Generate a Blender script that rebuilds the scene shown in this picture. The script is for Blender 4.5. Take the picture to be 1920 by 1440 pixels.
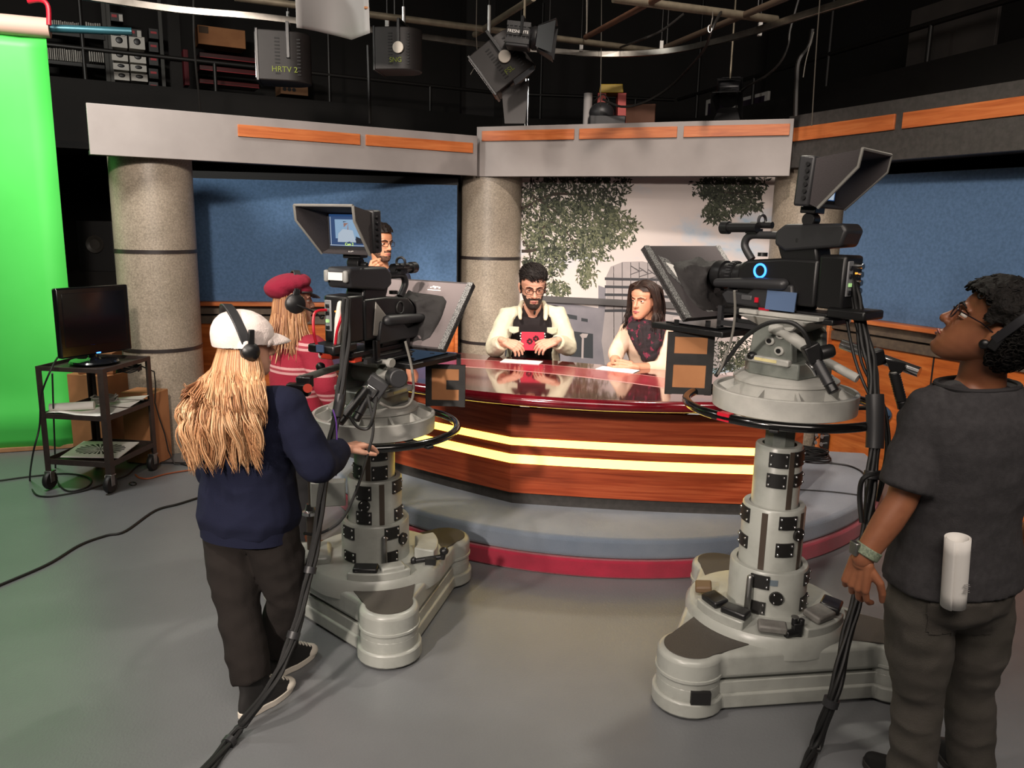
import bpy, bmesh, math, random
from math import sin, cos, pi, radians, sqrt, atan2, hypot
from mathutils import Vector, Matrix, Euler, Quaternion, noise

for _o in list(bpy.data.objects):
    bpy.data.objects.remove(_o)
S = bpy.context.scene
C = S.collection
rnd = random.Random(7)

# ------------------------------------------------------------------ camera
FOCAL, PITCH, ROLL, EYE = 1480.0, radians(11.4), radians(1.2), 1.85
_F = Vector((0, cos(PITCH), -sin(PITCH)))
_U0 = Vector((0, sin(PITCH), cos(PITCH)))
_R0 = Vector((1, 0, 0))
_R = _R0 * cos(ROLL) + _U0 * sin(ROLL)
_U = _U0 * cos(ROLL) - _R0 * sin(ROLL)
CAM = Vector((0, 0, EYE))
cd = bpy.data.cameras.new('camera')
cd.sensor_fit = 'HORIZONTAL'
cd.sensor_width = 36.0
cd.lens = 36.0 * FOCAL / 1920.0
cd.clip_start = 0.05
cam = bpy.data.objects.new('camera', cd)
C.objects.link(cam)
_m = Matrix((_R, _U, -_F)).transposed().to_4x4()
_m.translation = CAM
cam.matrix_world = _m
S.camera = cam


def ray(x, y):
    return _F + _R * ((x - 960) / FOCAL) + _U * ((720 - y) / FOCAL)


def at(x, y, Y):          # the point of the room at depth Y that is seen at photo position x, y
    d = ray(x, y)
    return CAM + d * (Y / d.y)


def on(x, y, z=0.0):      # the point at height z that is seen at photo position x, y
    d = ray(x, y)
    return CAM + d * ((z - EYE) / d.z)


# ------------------------------------------------------------------ view, world, studio lights
S.view_settings.view_transform = 'Standard'
S.view_settings.look = 'None'
S.view_settings.gamma = 1.0
S.view_settings.use_curve_mapping = False
S.view_settings.exposure = 0.0
w = bpy.data.worlds.new('studio_dark')
S.world = w
w.use_nodes = True
w.node_tree.nodes['Background'].inputs[0].default_value = (1.0, 0.93, 0.86, 1)
w.node_tree.nodes['Background'].inputs[1].default_value = 0.05


def aim(o, p, q):
    o.location = p
    o.rotation_euler = (Vector(q) - Vector(p)).to_track_quat('-Z', 'Y').to_euler()


def area(name, p, q, size, power, col=(1, 0.9, 0.8), sy=None, spread=None):
    l = bpy.data.lights.new(name, 'AREA')
    l.energy = power
    l.color = col
    l.size = size
    if sy:
        l.shape = 'RECTANGLE'
        l.size_y = sy
    if spread:
        l.spread = radians(spread)
    o = bpy.data.objects.new(name, l)
    C.objects.link(o)
    aim(o, p, q)
    return o


def spot(name, p, q, power, ang, blend=0.5, r=0.12, col=(1, 0.9, 0.8)):
    l = bpy.data.lights.new(name, 'SPOT')
    l.energy = power
    l.color = col
    l.spot_size = radians(ang)
    l.spot_blend = blend
    l.shadow_soft_size = r
    o = bpy.data.objects.new(name, l)
    C.objects.link(o)
    aim(o, p, q)
    return o


WARM = (1.0, 0.88, 0.78)
spot('key_light_for_anchors', (-1.0, 1.9, 4.1), (0.2, 5.6, 1.15), 800, 40, 0.6, 0.12, WARM)
spot('second_key_light', (2.2, 2.2, 4.1), (0.8, 5.4, 1.1), 620, 42, 0.6, 0.12, WARM)
spot('backdrop_wash', (0.8, 3.4, 5.5), (1.0, 7.3, 1.7), 700, 46, 0.7, 0.15, WARM)
spot('set_wall_wash', (-1.5, 1.6, 3.55), (-1.9, 7.2, 1.5), 700, 52, 0.7, 0.15, WARM)
spot('right_wall_wash', (0.2, 2.2, 3.8), (3.2, 5.4, 0.95), 520, 54, 0.8, 0.15, WARM)
spot('front_wash', (-2.6, -1.6, 3.0), (0.1, 4.4, 0.8), 1250, 40, 0.7, 0.14, WARM)
spot('crew_light', (-2.2, 1.2, 4.4), (-0.9, 3.0, 0.8), 360, 60, 0.7, 0.12, WARM)
spot('floor_light', (1.4, 5.6, 4.9), (0.3, 3.0, 0.2), 340, 60, 0.8, 0.12, (1, 0.93, 0.78))
area('green_screen_light', (-3.4, 4.3, 4.1), (-4.1, 6.0, 1.5), 1.0, 125, (1, 0.97, 0.9), 0.5)
area('studio_fill', (0.6, -0.6, 4.3), (0.6, 3.2, 0.8), 3.5, 160, WARM, 2.0)


# ------------------------------------------------------------------ mesh helpers
class MB:
    def __init__(s, M=None):
        s.v, s.f, s.mi, s.k = [], [], [], 0
        s.M = M or Matrix()

    def m(s, k):
        s.k = k
        return s

    def add(s, vs, fs):
        b = len(s.v)
        s.v += [s.M @ Vector(p) for p in vs]
        for f in fs:
            s.f.append([b + i for i in f])
            s.mi.append(s.k)
        return s

    def box(s, c, d, R=None):
        c = Vector(c)
        h = Vector(d) / 2
        vs = []
        for i in (-1, 1):
            for j in (-1, 1):
                for k in (-1, 1):
                    p = Vector((i * h.x, j * h.y, k * h.z))
                    vs.append(c + (R @ p if R else p))
        return s.add(vs, [(0, 1, 3, 2), (4, 6, 7, 5), (0, 4, 5, 1), (2, 3, 7, 6), (0, 2, 6, 4), (1, 5, 7, 3)])

    def hexa(s, lo, hi):      # eight corners: four below, four above, same order
        vs = list(lo) + list(hi)
        return s.add(vs, [(3, 2, 1, 0), (4, 5, 6, 7), (0, 1, 5, 4), (1, 2, 6, 5), (2, 3, 7, 6), (3, 0, 4, 7)])

    def prism(s, poly, z0, z1):
        n = len(poly)
        vs = [(p[0], p[1], z0) for p in poly] + [(p[0], p[1], z1) for p in poly]
        fs = [list(range(n))[::-1], list(range(n, 2 * n))]
        fs += [(i, (i + 1) % n, n + (i + 1) % n, n + i) for i in range(n)]
        return s.add(vs, fs)

    def loft(s, rings, cap=True, closed=False):
        n = len(rings[0])
        vs = [p for r in rings for p in r]
        fs = []
        m = len(rings)
        for a in range(m if closed else m - 1):
            b = (a + 1) % m
            for i in range(n):
                j = (i + 1) % n
                fs.append((a * n + i, a * n + j, b * n + j, b * n + i))
        if cap and not closed:
            fs.append(list(range(n))[::-1])
            fs.append(list(range((m - 1) * n, m * n)))
        return s.add(vs, fs)

    def lathe(s, prof, n=32, c=(0, 0, 0), R=None, cap=True):
        c = Vector(c)
        rings = []
        for r, z in prof:
            ring = []
            for i in range(n):
                a = 2 * pi * i / n
                p = Vector((r * cos(a), r * sin(a), z))
                ring.append(c + (R @ p if R else p))
            rings.append(ring)
        return s.loft(rings, cap)

    def cyl(s, p, q, r, r2=None, n=16, cap=True):
        p, q = Vector(p), Vector(q)
        return s.tube([p, q], [r, r if r2 is None else r2], n, cap=cap)

    def tube(s, pts, r, n=8, closed=False, cap=True, flat=None):
        pts = [Vector(p) for p in pts]
        m = len(pts)
        rs = r if isinstance(r, (list, tuple)) else [r] * m
        rings = []
        nrm = None
        for i in range(m):
            if closed:
                t = pts[(i + 1) % m] - pts[i - 1]
            else:
                t = pts[min(i + 1, m - 1)] - pts[max(i - 1, 0)]
            if t.length < 1e-9:
                t = Vector((0, 0, 1))
            t.normalize()
            if nrm is None:
                nrm = t.orthogonal().normalized()
                if flat is not None:
                    q = Vector(flat) - t * Vector(flat).dot(t)
                    nrm = q.normalized()
            else:
                nrm = (nrm - t * nrm.dot(t))
                nrm = nrm.normalized() if nrm.length > 1e-6 else t.orthogonal().normalized()
            b = t.cross(nrm)
            k = 1.0
            ring = []
            for j in range(n):
                a = 2 * pi * j / n
                ring.append(pts[i] + (nrm * cos(a) + b * sin(a)) * rs[i])
            rings.append(ring)
        return s.loft(rings, cap, closed)

    def ell(s, c, d, R=None, n=16, m=10):
        c = Vector(c)
        vs, fs = [], []
        for i in range(1, m):
            a = pi * i / m
            for j in range(n):
                b = 2 * pi * j / n
                p = Vector((d[0] * sin(a) * cos(b), d[1] * sin(a) * sin(b), d[2] * cos(a)))
                vs.append(c + (R @ p if R else p))
        for p in (Vector((0, 0, d[2])), Vector((0, 0, -d[2]))):
            vs.append(c + (R @ p if R else p))
        T, B = len(vs) - 2, len(vs) - 1
        for i in range(m - 2):
            for j in range(n):
                k = (j + 1) % n
                fs.append((i * n + j, (i + 1) * n + j, (i + 1) * n + k, i * n + k))
        for j in range(n):
            k = (j + 1) % n
            fs.append((T, j, k))
            fs.append((B, (m - 2) * n + k, (m - 2) * n + j))
        return s.add(vs, fs)

    def limb(s, pts, rs, n=14):       # a tapered limb with round ends
        pts = [Vector(p) for p in pts]
        d0 = (pts[0] - pts[1]).normalized()
        d1 = (pts[-1] - pts[-2]).normalized()
        P, Rr = [], []
        for k in (1.0, 0.85, 0.5):
            P.append(pts[0] + d0 * rs[0] * k)
            Rr.append(rs[0] * sqrt(max(0.0025, 1 - k * k)))
        P += pts
        Rr += list(rs)
        for k in (0.5, 0.85, 1.0):
            P.append(pts[-1] + d1 * rs[-1] * k)
            Rr.append(rs[-1] * sqrt(max(0.0025, 1 - k * k)))
        return s.tube(P, Rr, n)

    def grid(s, rows):
        n = len(rows[0])
        vs = [p for r in rows for p in r]
        fs = []
        for a in range(len(rows) - 1):
            for i in range(n - 1):
                fs.append((a * n + i, a * n + i + 1, (a + 1) * n + i + 1, (a + 1) * n + i))
        return s.add(vs, fs)

    def mesh(s, name):
        me = bpy.data.meshes.new(name)
        me.from_pydata(s.v, [], s.f)
        me.polygons.foreach_set('material_index', s.mi)
        bm = bmesh.new()
        bm.from_mesh(me)
        bmesh.ops.recalc_face_normals(bm, faces=bm.faces)
        bm.to_mesh(me)
        bm.free()
        return me

    def build(s, name, mats, parent=None, bevel=0, smooth=40, seg=2, me=None, solid=0):
        me = me or s.mesh(name)
        for mt in (mats if isinstance(mats, (list, tuple)) else [mats]):
            me.materials.append(mt)
        if smooth:
            me.shade_smooth()
            if smooth < 180:
                me.set_sharp_from_angle(angle=radians(smooth))
        o = bpy.data.objects.new(name, me)
        C.objects.link(o)
        if parent:
            o.parent = parent
            o.matrix_parent_inverse = parent.matrix_basis.inverted()
        if solid:
            md = o.modifiers.new('solid', 'SOLIDIFY')
            md.thickness = solid
        if bevel:
            b = o.modifiers.new('bevel', 'BEVEL')
            b.width = bevel
            b.segments = seg
            b.limit_method = 'ANGLE'
            b.angle_limit = radians(35)
            b.harden_normals = False
        return o

    def fuse(s, name, mats, parent=None, voxel=0.006, it=3, crease=0, cs=8.0, seed=0.0, fac=0.5):
        """one continuous skin over all shapes in this builder"""
        me = s.mesh('tmp')
        o = bpy.data.objects.new('tmp', me)
        C.objects.link(o)
        r = o.modifiers.new('r', 'REMESH')
        r.mode = 'VOXEL'
        r.voxel_size = voxel
        if it:
            sm = o.modifiers.new('s', 'SMOOTH')
            sm.factor = fac
            sm.iterations = it
        dg = bpy.context.evaluated_depsgraph_get()
        me2 = bpy.data.meshes.new_from_object(o.evaluated_get(dg), preserve_all_data_layers=True, depsgraph=dg)
        bpy.data.objects.remove(o)
        me2.name = name
        if crease:
            nn = [v.normal.copy() for v in me2.vertices]
            for v, nv in zip(me2.vertices, nn):
                p = v.co
                q = Vector((p.x * cs + seed, p.y * cs, p.z * cs * 1.3))
                h = 1 - abs(noise.noise(q)) * 2.2
                h2 = noise.noise(q * 2.3)
                v.co = p + nv * crease * (h * 0.7 + h2 * 0.5)
        me2.materials.clear()
        return s.build(name, mats, parent, me=me2, smooth=180)


def rotz(a):
    return Matrix.Rotation(a, 3, 'Z')


def frame(fwd, up=(0, 0, 1)):     # 3x3 with columns right, forward, up
    f = Vector(fwd).normalized()
    r = f.cross(Vector(up)).normalized()
    u = r.cross(f)
    return Matrix((r, f, u)).transposed()


def place(loc, yaw=0, pitch=0, roll=0):
    m = (Matrix.Rotation(yaw, 4, 'Z') @ Matrix.Rotation(pitch, 4, 'X') @ Matrix.Rotation(roll, 4, 'Y'))
    m.translation = Vector(loc)
    return m


def smooth_path(pts, k=6):        # Catmull-Rom through the points
    pts = [Vector(p) for p in pts]
    out = []
    n = len(pts)
    for i in range(n - 1):
        p0, p1, p2, p3 = pts[max(i - 1, 0)], pts[i], pts[i + 1], pts[min(i + 2, n - 1)]
        for j in range(k):
            t = j / k
            out.append(0.5 * ((2 * p1) + (p2 - p0) * t + (2 * p0 - 5 * p1 + 4 * p2 - p3) * t * t + (3 * p1 - p0 - 3 * p2 + p3) * t ** 3))
    out.append(pts[-1])
    return out


# ------------------------------------------------------------------ things and tags
def thing(name, label, cat, loc=(0, 0, 0), group=None, kind=None):
    o = bpy.data.objects.new(name, None)
    o.empty_display_size = 0.1
    C.objects.link(o)
    o.location = loc
    return tag(o, label, cat, group, kind)


def tag(o, label, cat, group=None, kind=None):
    o['label'] = label
    o['category'] = cat
    if group:
        o['group'] = group
    if kind:
        o['kind'] = kind
    return o


def struct(o, label=None):
    o['kind'] = 'structure'
    if label:
        o['label'] = label
    return o


def dup(root, loc, label=None):
    r = root.copy()
    C.objects.link(r)
    r.location = loc
    if label:
        r['label'] = label
    for ch in root.children:
        c = ch.copy()
        C.objects.link(c)
        c.parent = r
        for g in ch.children:
            d = g.copy()
            C.objects.link(d)
            d.parent = c
    return r


# ------------------------------------------------------------------ materials
def lin(h):
    h = h.lstrip('#')
    out = []
    for i in (0, 2, 4):
        c = int(h[i:i + 2], 16) / 255
        out.append(c / 12.92 if c <= 0.04045 else ((c + 0.055) / 1.055) ** 2.4)
    return (*out, 1)


def _nodes(name):
    mt = bpy.data.materials.new(name)
    mt.use_nodes = True
    nt = mt.node_tree
    return mt, nt, nt.nodes['Principled BSDF']


def _coord(nt, scale=(1, 1, 1), gen=False, rot=(0, 0, 0)):
    tc = nt.nodes.new('ShaderNodeTexCoord')
    mp = nt.nodes.new('ShaderNodeMapping')
    mp.inputs['Scale'].default_value = scale
    mp.inputs['Rotation'].default_value = rot
    nt.links.new(tc.outputs['Generated' if gen else 'Object'], mp.inputs[0])
    return mp.outputs[0]


def _noise(nt, co, scale, detail=4, rough=0.55, dist=0):
    n = nt.nodes.new('ShaderNodeTexNoise')
    n.inputs['Scale'].default_value = scale
    n.inputs['Detail'].default_value = detail
    n.inputs['Roughness'].default_value = rough
    n.inputs['Distortion'].default_value = dist
    nt.links.new(co, n.inputs['Vector'])
    return n.outputs['Fac']


def _ramp(nt, fac, stops):
    r = nt.nodes.new('ShaderNodeValToRGB')
    e = r.color_ramp.elements
    while len(e) < len(stops):
        e.new(0.5)
    for el, (p, c) in zip(e, stops):
        el.position = p
        el.color = lin(c) if isinstance(c, str) else c
    nt.links.new(fac, r.inputs[0])
    return r.outputs[0]


def _bump(nt, b, fac, strength, dist=0.01):
    n = nt.nodes.new('ShaderNodeBump')
    n.inputs['Strength'].default_value = strength
    n.inputs['Distance'].default_value = dist
    nt.links.new(fac, n.inputs['Height'])
    nt.links.new(n.outputs[0], b.inputs['Normal'])


def mat(name, c, rough=0.5, metal=0.0, c2=None, vs=6.0, bump=0.0, bs=60.0, coat=0.0, spec=0.5, scale=(1, 1, 1), sheen=0.0, mid=(0.35, 0.65), detail=5):
    mt, nt, b = _nodes(name)
    b.inputs['Roughness'].default_value = rough
    b.inputs['Metallic'].default_value = metal
    b.inputs['Specular IOR Level'].default_value = spec
    if coat:
        b.inputs['Coat Weight'].default_value = coat
        b.inputs['Coat Roughness'].default_value = 0.06
    if sheen:
        b.inputs['Sheen Weight'].default_value = sheen
    if c2:
        co = _coord(nt, scale)
        f = _noise(nt, co, vs, detail)
        nt.links.new(_ramp(nt, f, [(mid[0], c), (mid[1], c2)]), b.inputs['Base Color'])
    else:
        b.inputs['Base Color'].default_value = lin(c)
    if bump:
        co = _coord(nt, scale)
        _bump(nt, b, _noise(nt, co, bs, 4), bump)
    return mt


def glow(name, c, strength, back='#000000'):
    mt, nt, b = _nodes(name)
    b.inputs['Base Color'].default_value = lin(back)
    b.inputs['Emission Color'].default_value = lin(c)
    b.inputs['Emission Strength'].default_value = strength
    return mt


def wood(name, a, bcol, c, scale=(1.2, 1.2, 22), rough=0.35, coat=0.0, rot=(0, 0, 0)):
    mt, nt, b = _nodes(name)
    co = _coord(nt, scale, rot=rot)
    f = _noise(nt, co, 2.2, 7, 0.62, 0.6)
    nt.links.new(_ramp(nt, f, [(0.3, a), (0.5, bcol), (0.68, c)]), b.inputs['Base Color'])
    b.inputs['Roughness'].default_value = rough
    if coat:
        b.inputs['Coat Weight'].default_value = coat
        b.inputs['Coat Roughness'].default_value = 0.05
    return mt


def stripes(name, cols, axis=2, period=0.14, rough=0.8):
    """horizontal knitted bands that repeat every period metres; cols = [(position, colour)...]"""
    mt, nt, b = _nodes(name)
    tc = nt.nodes.new('ShaderNodeTexCoord')
    sp = nt.nodes.new('ShaderNodeSeparateXYZ')
    nt.links.new(tc.outputs['Object'], sp.inputs[0])
    dv = nt.nodes.new('ShaderNodeMath')
    dv.operation = 'DIVIDE'
    dv.inputs[1].default_value = period
    nt.links.new(sp.outputs[axis], dv.inputs[0])
    fr = nt.nodes.new('ShaderNodeMath')
    fr.operation = 'FRACT'
    nt.links.new(dv.outputs[0], fr.inputs[0])
    col = _ramp(nt, fr.outputs[0], cols)
    nt.links.new(col, b.inputs['Base Color'])
    col.node.color_ramp.interpolation = 'CONSTANT'
    b.inputs['Roughness'].default_value = rough
    _bump(nt, b, _noise(nt, _coord(nt), 220, 3), 0.4)
    return mt


BLACK = mat('matte_black', '#0d0c0c', 0.7)
BLKPAINT = mat('black_wall_paint', '#1b1917', 0.85, c2='#232020', vs=1.2, bump=0.25, bs=40)
PLASTIC = mat('black_plastic', '#161617', 0.38, bump=0.05, bs=300)
PLASTIC2 = mat('charcoal_plastic', '#29292b', 0.45, bump=0.05, bs=300)
RUBBER = mat('black_rubber', '#121212', 0.55)
CHROME = mat('bright_steel', '#c9c9c9', 0.22, 1.0)
STEEL = mat('brushed_steel', '#8d8d8c', 0.4, 1.0, c2='#a9a8a5', vs=20)
WHITE = mat('white_plastic', '#dcdad5', 0.5)
PAPER = mat('white_paper', '#e9e6e1', 0.8)
GREYP = mat('grey_green_pedestal_paint', '#979993', 0.32, c2='#858781', vs=9, bump=0.04, bs=200, mid=(0.45, 0.75))
GREYC = mat('cast_grey_aluminium', '#abaaa4', 0.42, c2='#959590', vs=7, bump=0.08, bs=120)
GREYD = mat('dark_hammered_grey', '#6f736d', 0.38, c2='#5c605b', vs=14, bump=0.1, bs=160)
GREYL = mat('charcoal_laminate', '#3a3836', 0.5, c2='#454240', vs=30, bump=0.03)
LAMIN = mat('pale_grey_laminate', '#9a9390', 0.5, c2='#8d8683', vs=3.0, mid=(0.3, 0.7))
CARD = mat('brown_cardboard', '#a9744a', 0.8, c2='#996640', vs=5)
RED = mat('red_plastic', '#b5162a', 0.4)
BRASS = mat('yellow_wear', '#c79a22', 0.5)
SKIN_L = mat('light_skin', '#d9a58c', 0.5, c2='#cf967c', vs=18)
SKIN_M = mat('tan_skin', '#c08a6a', 0.5, c2='#b47c5c', vs=18)
SKIN_D = mat('brown_skin', '#9a6244', 0.5, c2='#8b563c', vs=16)
HAIRK = mat('black_hair', '#120e0d', 0.6, c2='#1f1815', vs=60, bump=0.5, bs=130, spec=.25)


# ------------------------------------------------------------------ the studio shell
def floor_mat():
    mt, nt, b = _nodes('painted_studio_floor')
    co = _coord(nt)
    f = _noise(nt, co, 1.1, 6, 0.6)
    nt.links.new(_ramp(nt, f, [(0.3, '#646668'), (0.7, '#6f7173')]), b.inputs['Base Color'])
    b.inputs['Roughness'].default_value = 0.34
    _bump(nt, b, _noise(nt, co, 95, 2), 0.22, 0.004)
    return mt


struct(MB().box((0, 4.5, -0.05), (16, 17, 0.1)).build('floor', floor_mat(), smooth=0), 'grey painted studio floor with a slight sheen')
struct(MB().box((0, 4.5, 6.05), (16, 17, 0.1)).build('ceiling', BLACK, smooth=0), 'black studio ceiling above the lighting grid')
struct(MB().box((-7.05, 4.5, 3), (0.1, 17, 6)).build('wall_left', BLKPAINT, smooth=0))
struct(MB().box((7.05, 4.5, 3), (0.1, 17, 6)).build('wall_right', BLKPAINT, smooth=0))
struct(MB().box((0, 12.05, 3), (14, 0.1, 6)).build('wall_back', BLKPAINT, smooth=0))
struct(MB().box((0, -3.95, 3), (14, 0.1, 6)).build('wall_front', BLKPAINT, smooth=0))

# ------------------------------------------------------------------ set walls, columns, fascias
OAK = wood('orange_cherry_panel', '#9a4a1c', '#bd6228', '#d27a3a', (1.0, 1.0, 9), 0.38)
OAKT = wood('cherry_trim', '#a5542a', '#c06a38', '#cd7d48', (1.0, 1.0, 14), 0.4)
BLUE = mat('blue_felt', '#4f6d92', 0.95, c2='#436080', vs=45, bump=0.3, bs=220, sheen=0.3)
SLAT = mat('grey_brown_slat', '#55493f', 0.6, c2='#665848', vs=25)
GRANITE = None


def granite():
    mt, nt, b = _nodes('speckled_stone_laminate')
    co = _coord(nt)
    f = _noise(nt, co, 75, 6, 0.75)
    g = _noise(nt, co, 5, 3)
    mx = nt.nodes.new('ShaderNodeMix')
    mx.data_type = 'RGBA'
    mx.inputs[0].default_value = 0.35
    nt.links.new(_ramp(nt, f, [(0.32, '#5f574c'), (0.5, '#8d8273'), (0.68, '#b5a896')]), mx.inputs[6])
    nt.links.new(_ramp(nt, g, [(0.35, '#7d7365'), (0.65, '#9c8f80')]), mx.inputs[7])
    nt.links.new(mx.outputs[2], b.inputs['Base Color'])
    b.inputs['Roughness'].default_value = 0.42
    return mt


GRANITE = granite()


def set_wall(name, label, P, Q, ledge, n_side, woodmat):
    """felt panel above a wooden wainscot, from P to Q; n_side = direction of the room"""
    P, Q, n = Vector(P), Vector(Q), Vector(n_side)
    L = (Q - P).length
    x = (Q - P).normalized()
    M = Matrix((( x.x, n.x, 0, P.x), (x.y, n.y, 0, P.y), (0, 0, 1, 0), (0, 0, 0, 1)))
    b = MB(M).box((L / 2, -0.06, 1.13), (L, 0.1, 2.26)).build(name, BLACK, smooth=0)
    struct(b, label)
    MB(M).box((L / 2, 0, ledge + 0.54), (L - 0.02, 0.04, 1.08)).build('blue_panel', BLUE, b, 0.004)
    MB(M).box((L / 2, 0.0, (ledge - 0.2) / 2 + 0.01), (L, 0.03, ledge - 0.22)).build('wood_panel', woodmat, b, 0.002)
    MB(M).box((L / 2, 0.045, ledge - 0.018), (L + 0.04, 0.13, 0.036)).build('ledge', OAKT, b, 0.008)
    MB(M).box((L / 2, -0.005, ledge - 0.12), (L, 0.012, 0.2)).build('groove_board', BLACK, b)
    for k in range(2):
        MB(M).box((L / 2, 0.02, ledge - 0.08 - 0.088 * k), (L, 0.035, 0.072)).build('slat', SLAT, b, 0.004)
    if name == 'wall_side':
        for e in (.95, 2.1, 3.2):
            MB(M).box((e, .016, (ledge - 0.2) / 2 + 0.01), (0.012, 0.004, ledge - 0.22)).build('panel_joint', BLACK, b, smooth=0)
    for e in (0.012, L - 0.012):
        MB(M).box((e, 0.03, (ledge - 0.04) / 2), (0.03, 0.07, ledge - 0.04)).build('end_post', OAKT, b, 0.004)
    return b


set_wall('wall_rear', 'blue felt set wall with wood wainscot between the two stone columns', (-2.95, 7.15, 0), (-0.53, 7.45, 0), 1.115, (0.123, -0.992, 0), OAK)
set_wall('wall_side', 'blue felt set wall with orange wood wainscot behind the man in the dark tee', (2.61, 6.43, 0), (4.35, 2.78, 0), 1.195, (-0.903, -0.431, 0), OAK)


def column(c, label, r, bands):
    t = thing('stone_column', label, 'column', (c[0], c[1], 0), 'speckled stone set columns', 'thing')
    MB().lathe([(r, 0.0), (r, 2.5)], 64, (c[0], c[1], 0)).build('shaft', GRANITE, t)
    for z in bands:
        MB().lathe([(r - .01, z - 0.014), (r + 0.004, z - 0.014), (r + 0.004, z + 0.014), (r - .01, z + 0.014)], 64, (c[0], c[1], 0)).build('band', mat('dark_band', '#2b2524', 0.4), t)
    return t


column((-2.84, 6.33), 'speckled stone column behind the cart with the television', 0.30, (at(288, 473, 6.02).z, at(290, 660, 6.02).z))
column((-0.235, 7.72), 'speckled stone column between the blue wall and the tree photo mural', 0.29, (at(920, 485, 7.43).z, at(915, 645, 7.43).z))
column((2.46, 6.80), 'speckled stone column partly behind the camera with the blue ring', 0.29, (1.55, 0.78))


def fascia(label, P, Q, z0, z1, face, inlays, back):
    P, Q = Vector(P), Vector(Q)
    x = (Q - P).normalized()
    n = Vector((x.y, -x.x, 0))
    L = (Q - P).length
    M = Matrix(((x.x, n.x, 0, P.x), (x.y, n.y, 0, P.y), (0, 0, 1, 0), (0, 0, 0, 1)))
    t = thing('fascia_header', label, 'set header', (P.x, P.y, z0), 'grey laminate headers above the set', 'thing')
    MB(M).box((L / 2, -0.02, (z0 + z1) / 2), (L, 0.04, z1 - z0)).build('face_board', face, t, 0.003)
    MB(M).box((L / 2, -0.04 - back / 2, z0 + 0.03), (L - 0.02, back, 0.03)).build('soffit', BLACK, t)
    h = z1 - z0
    for a, b_, c, d in inlays:
        MB(M).box(((a + b_) / 2 * L, 0.008, z0 + (c + d) / 2 * h), ((b_ - a) * L, 0.016, (d - c) * h)).build('wood_strip', OAKT, t, 0.002)
    return t


fascia('long pale grey header over the column behind the television', (-3.0, 5.75, 0), (-0.353, 7.34, 0), 2.275, 2.622, LAMIN,
       [(0.328, 0.643, 0.56, 0.81), (0.659, 0.983, 0.56, 0.81)], 0.3)
fascia('pale grey header with three wood strips over the photo mural', (-0.366, 7.44, 0), (2.164, 6.47, 0), 2.275, 2.71, LAMIN,
       [(0.021, 0.34, 0.71, 0.91), (0.357, 0.666, 0.71, 0.91), (0.686, 0.99, 0.71, 0.91)], 0.35)
fascia('dark grey header with two long wood strips meeting the mural header', (2.16, 6.58, 0), (3.95, 2.6, 0), 2.34, 2.74, GREYL,
       [(0.01, 0.235, 0.50, 0.76), (0.25, 0.78, 0.50, 0.76)], 0.3)


# ------------------------------------------------------------------ photo mural (a flat print: sky, foliage, campus buildings)
def sky_mat():
    mt, nt, b = _nodes('printed_sky')
    co = _coord(nt, (0.55, 0.55, 1.0))
    f = _noise(nt, co, 2.1, 5, 0.55, 0.3)
    nt.links.new(_ramp(nt, f, [(0.30, '#8fb0c8'), (0.37, '#b9bec6'), (0.45, '#cdc2be'), (0.7, '#d6cac3')]), b.inputs['Base Color'])
    b.inputs['Roughness'].default_value = 0.7
    return mt


def flat(name, c, c2=None, vs=4):
    return mat(name, c, 0.75, c2=c2, vs=vs)


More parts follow.
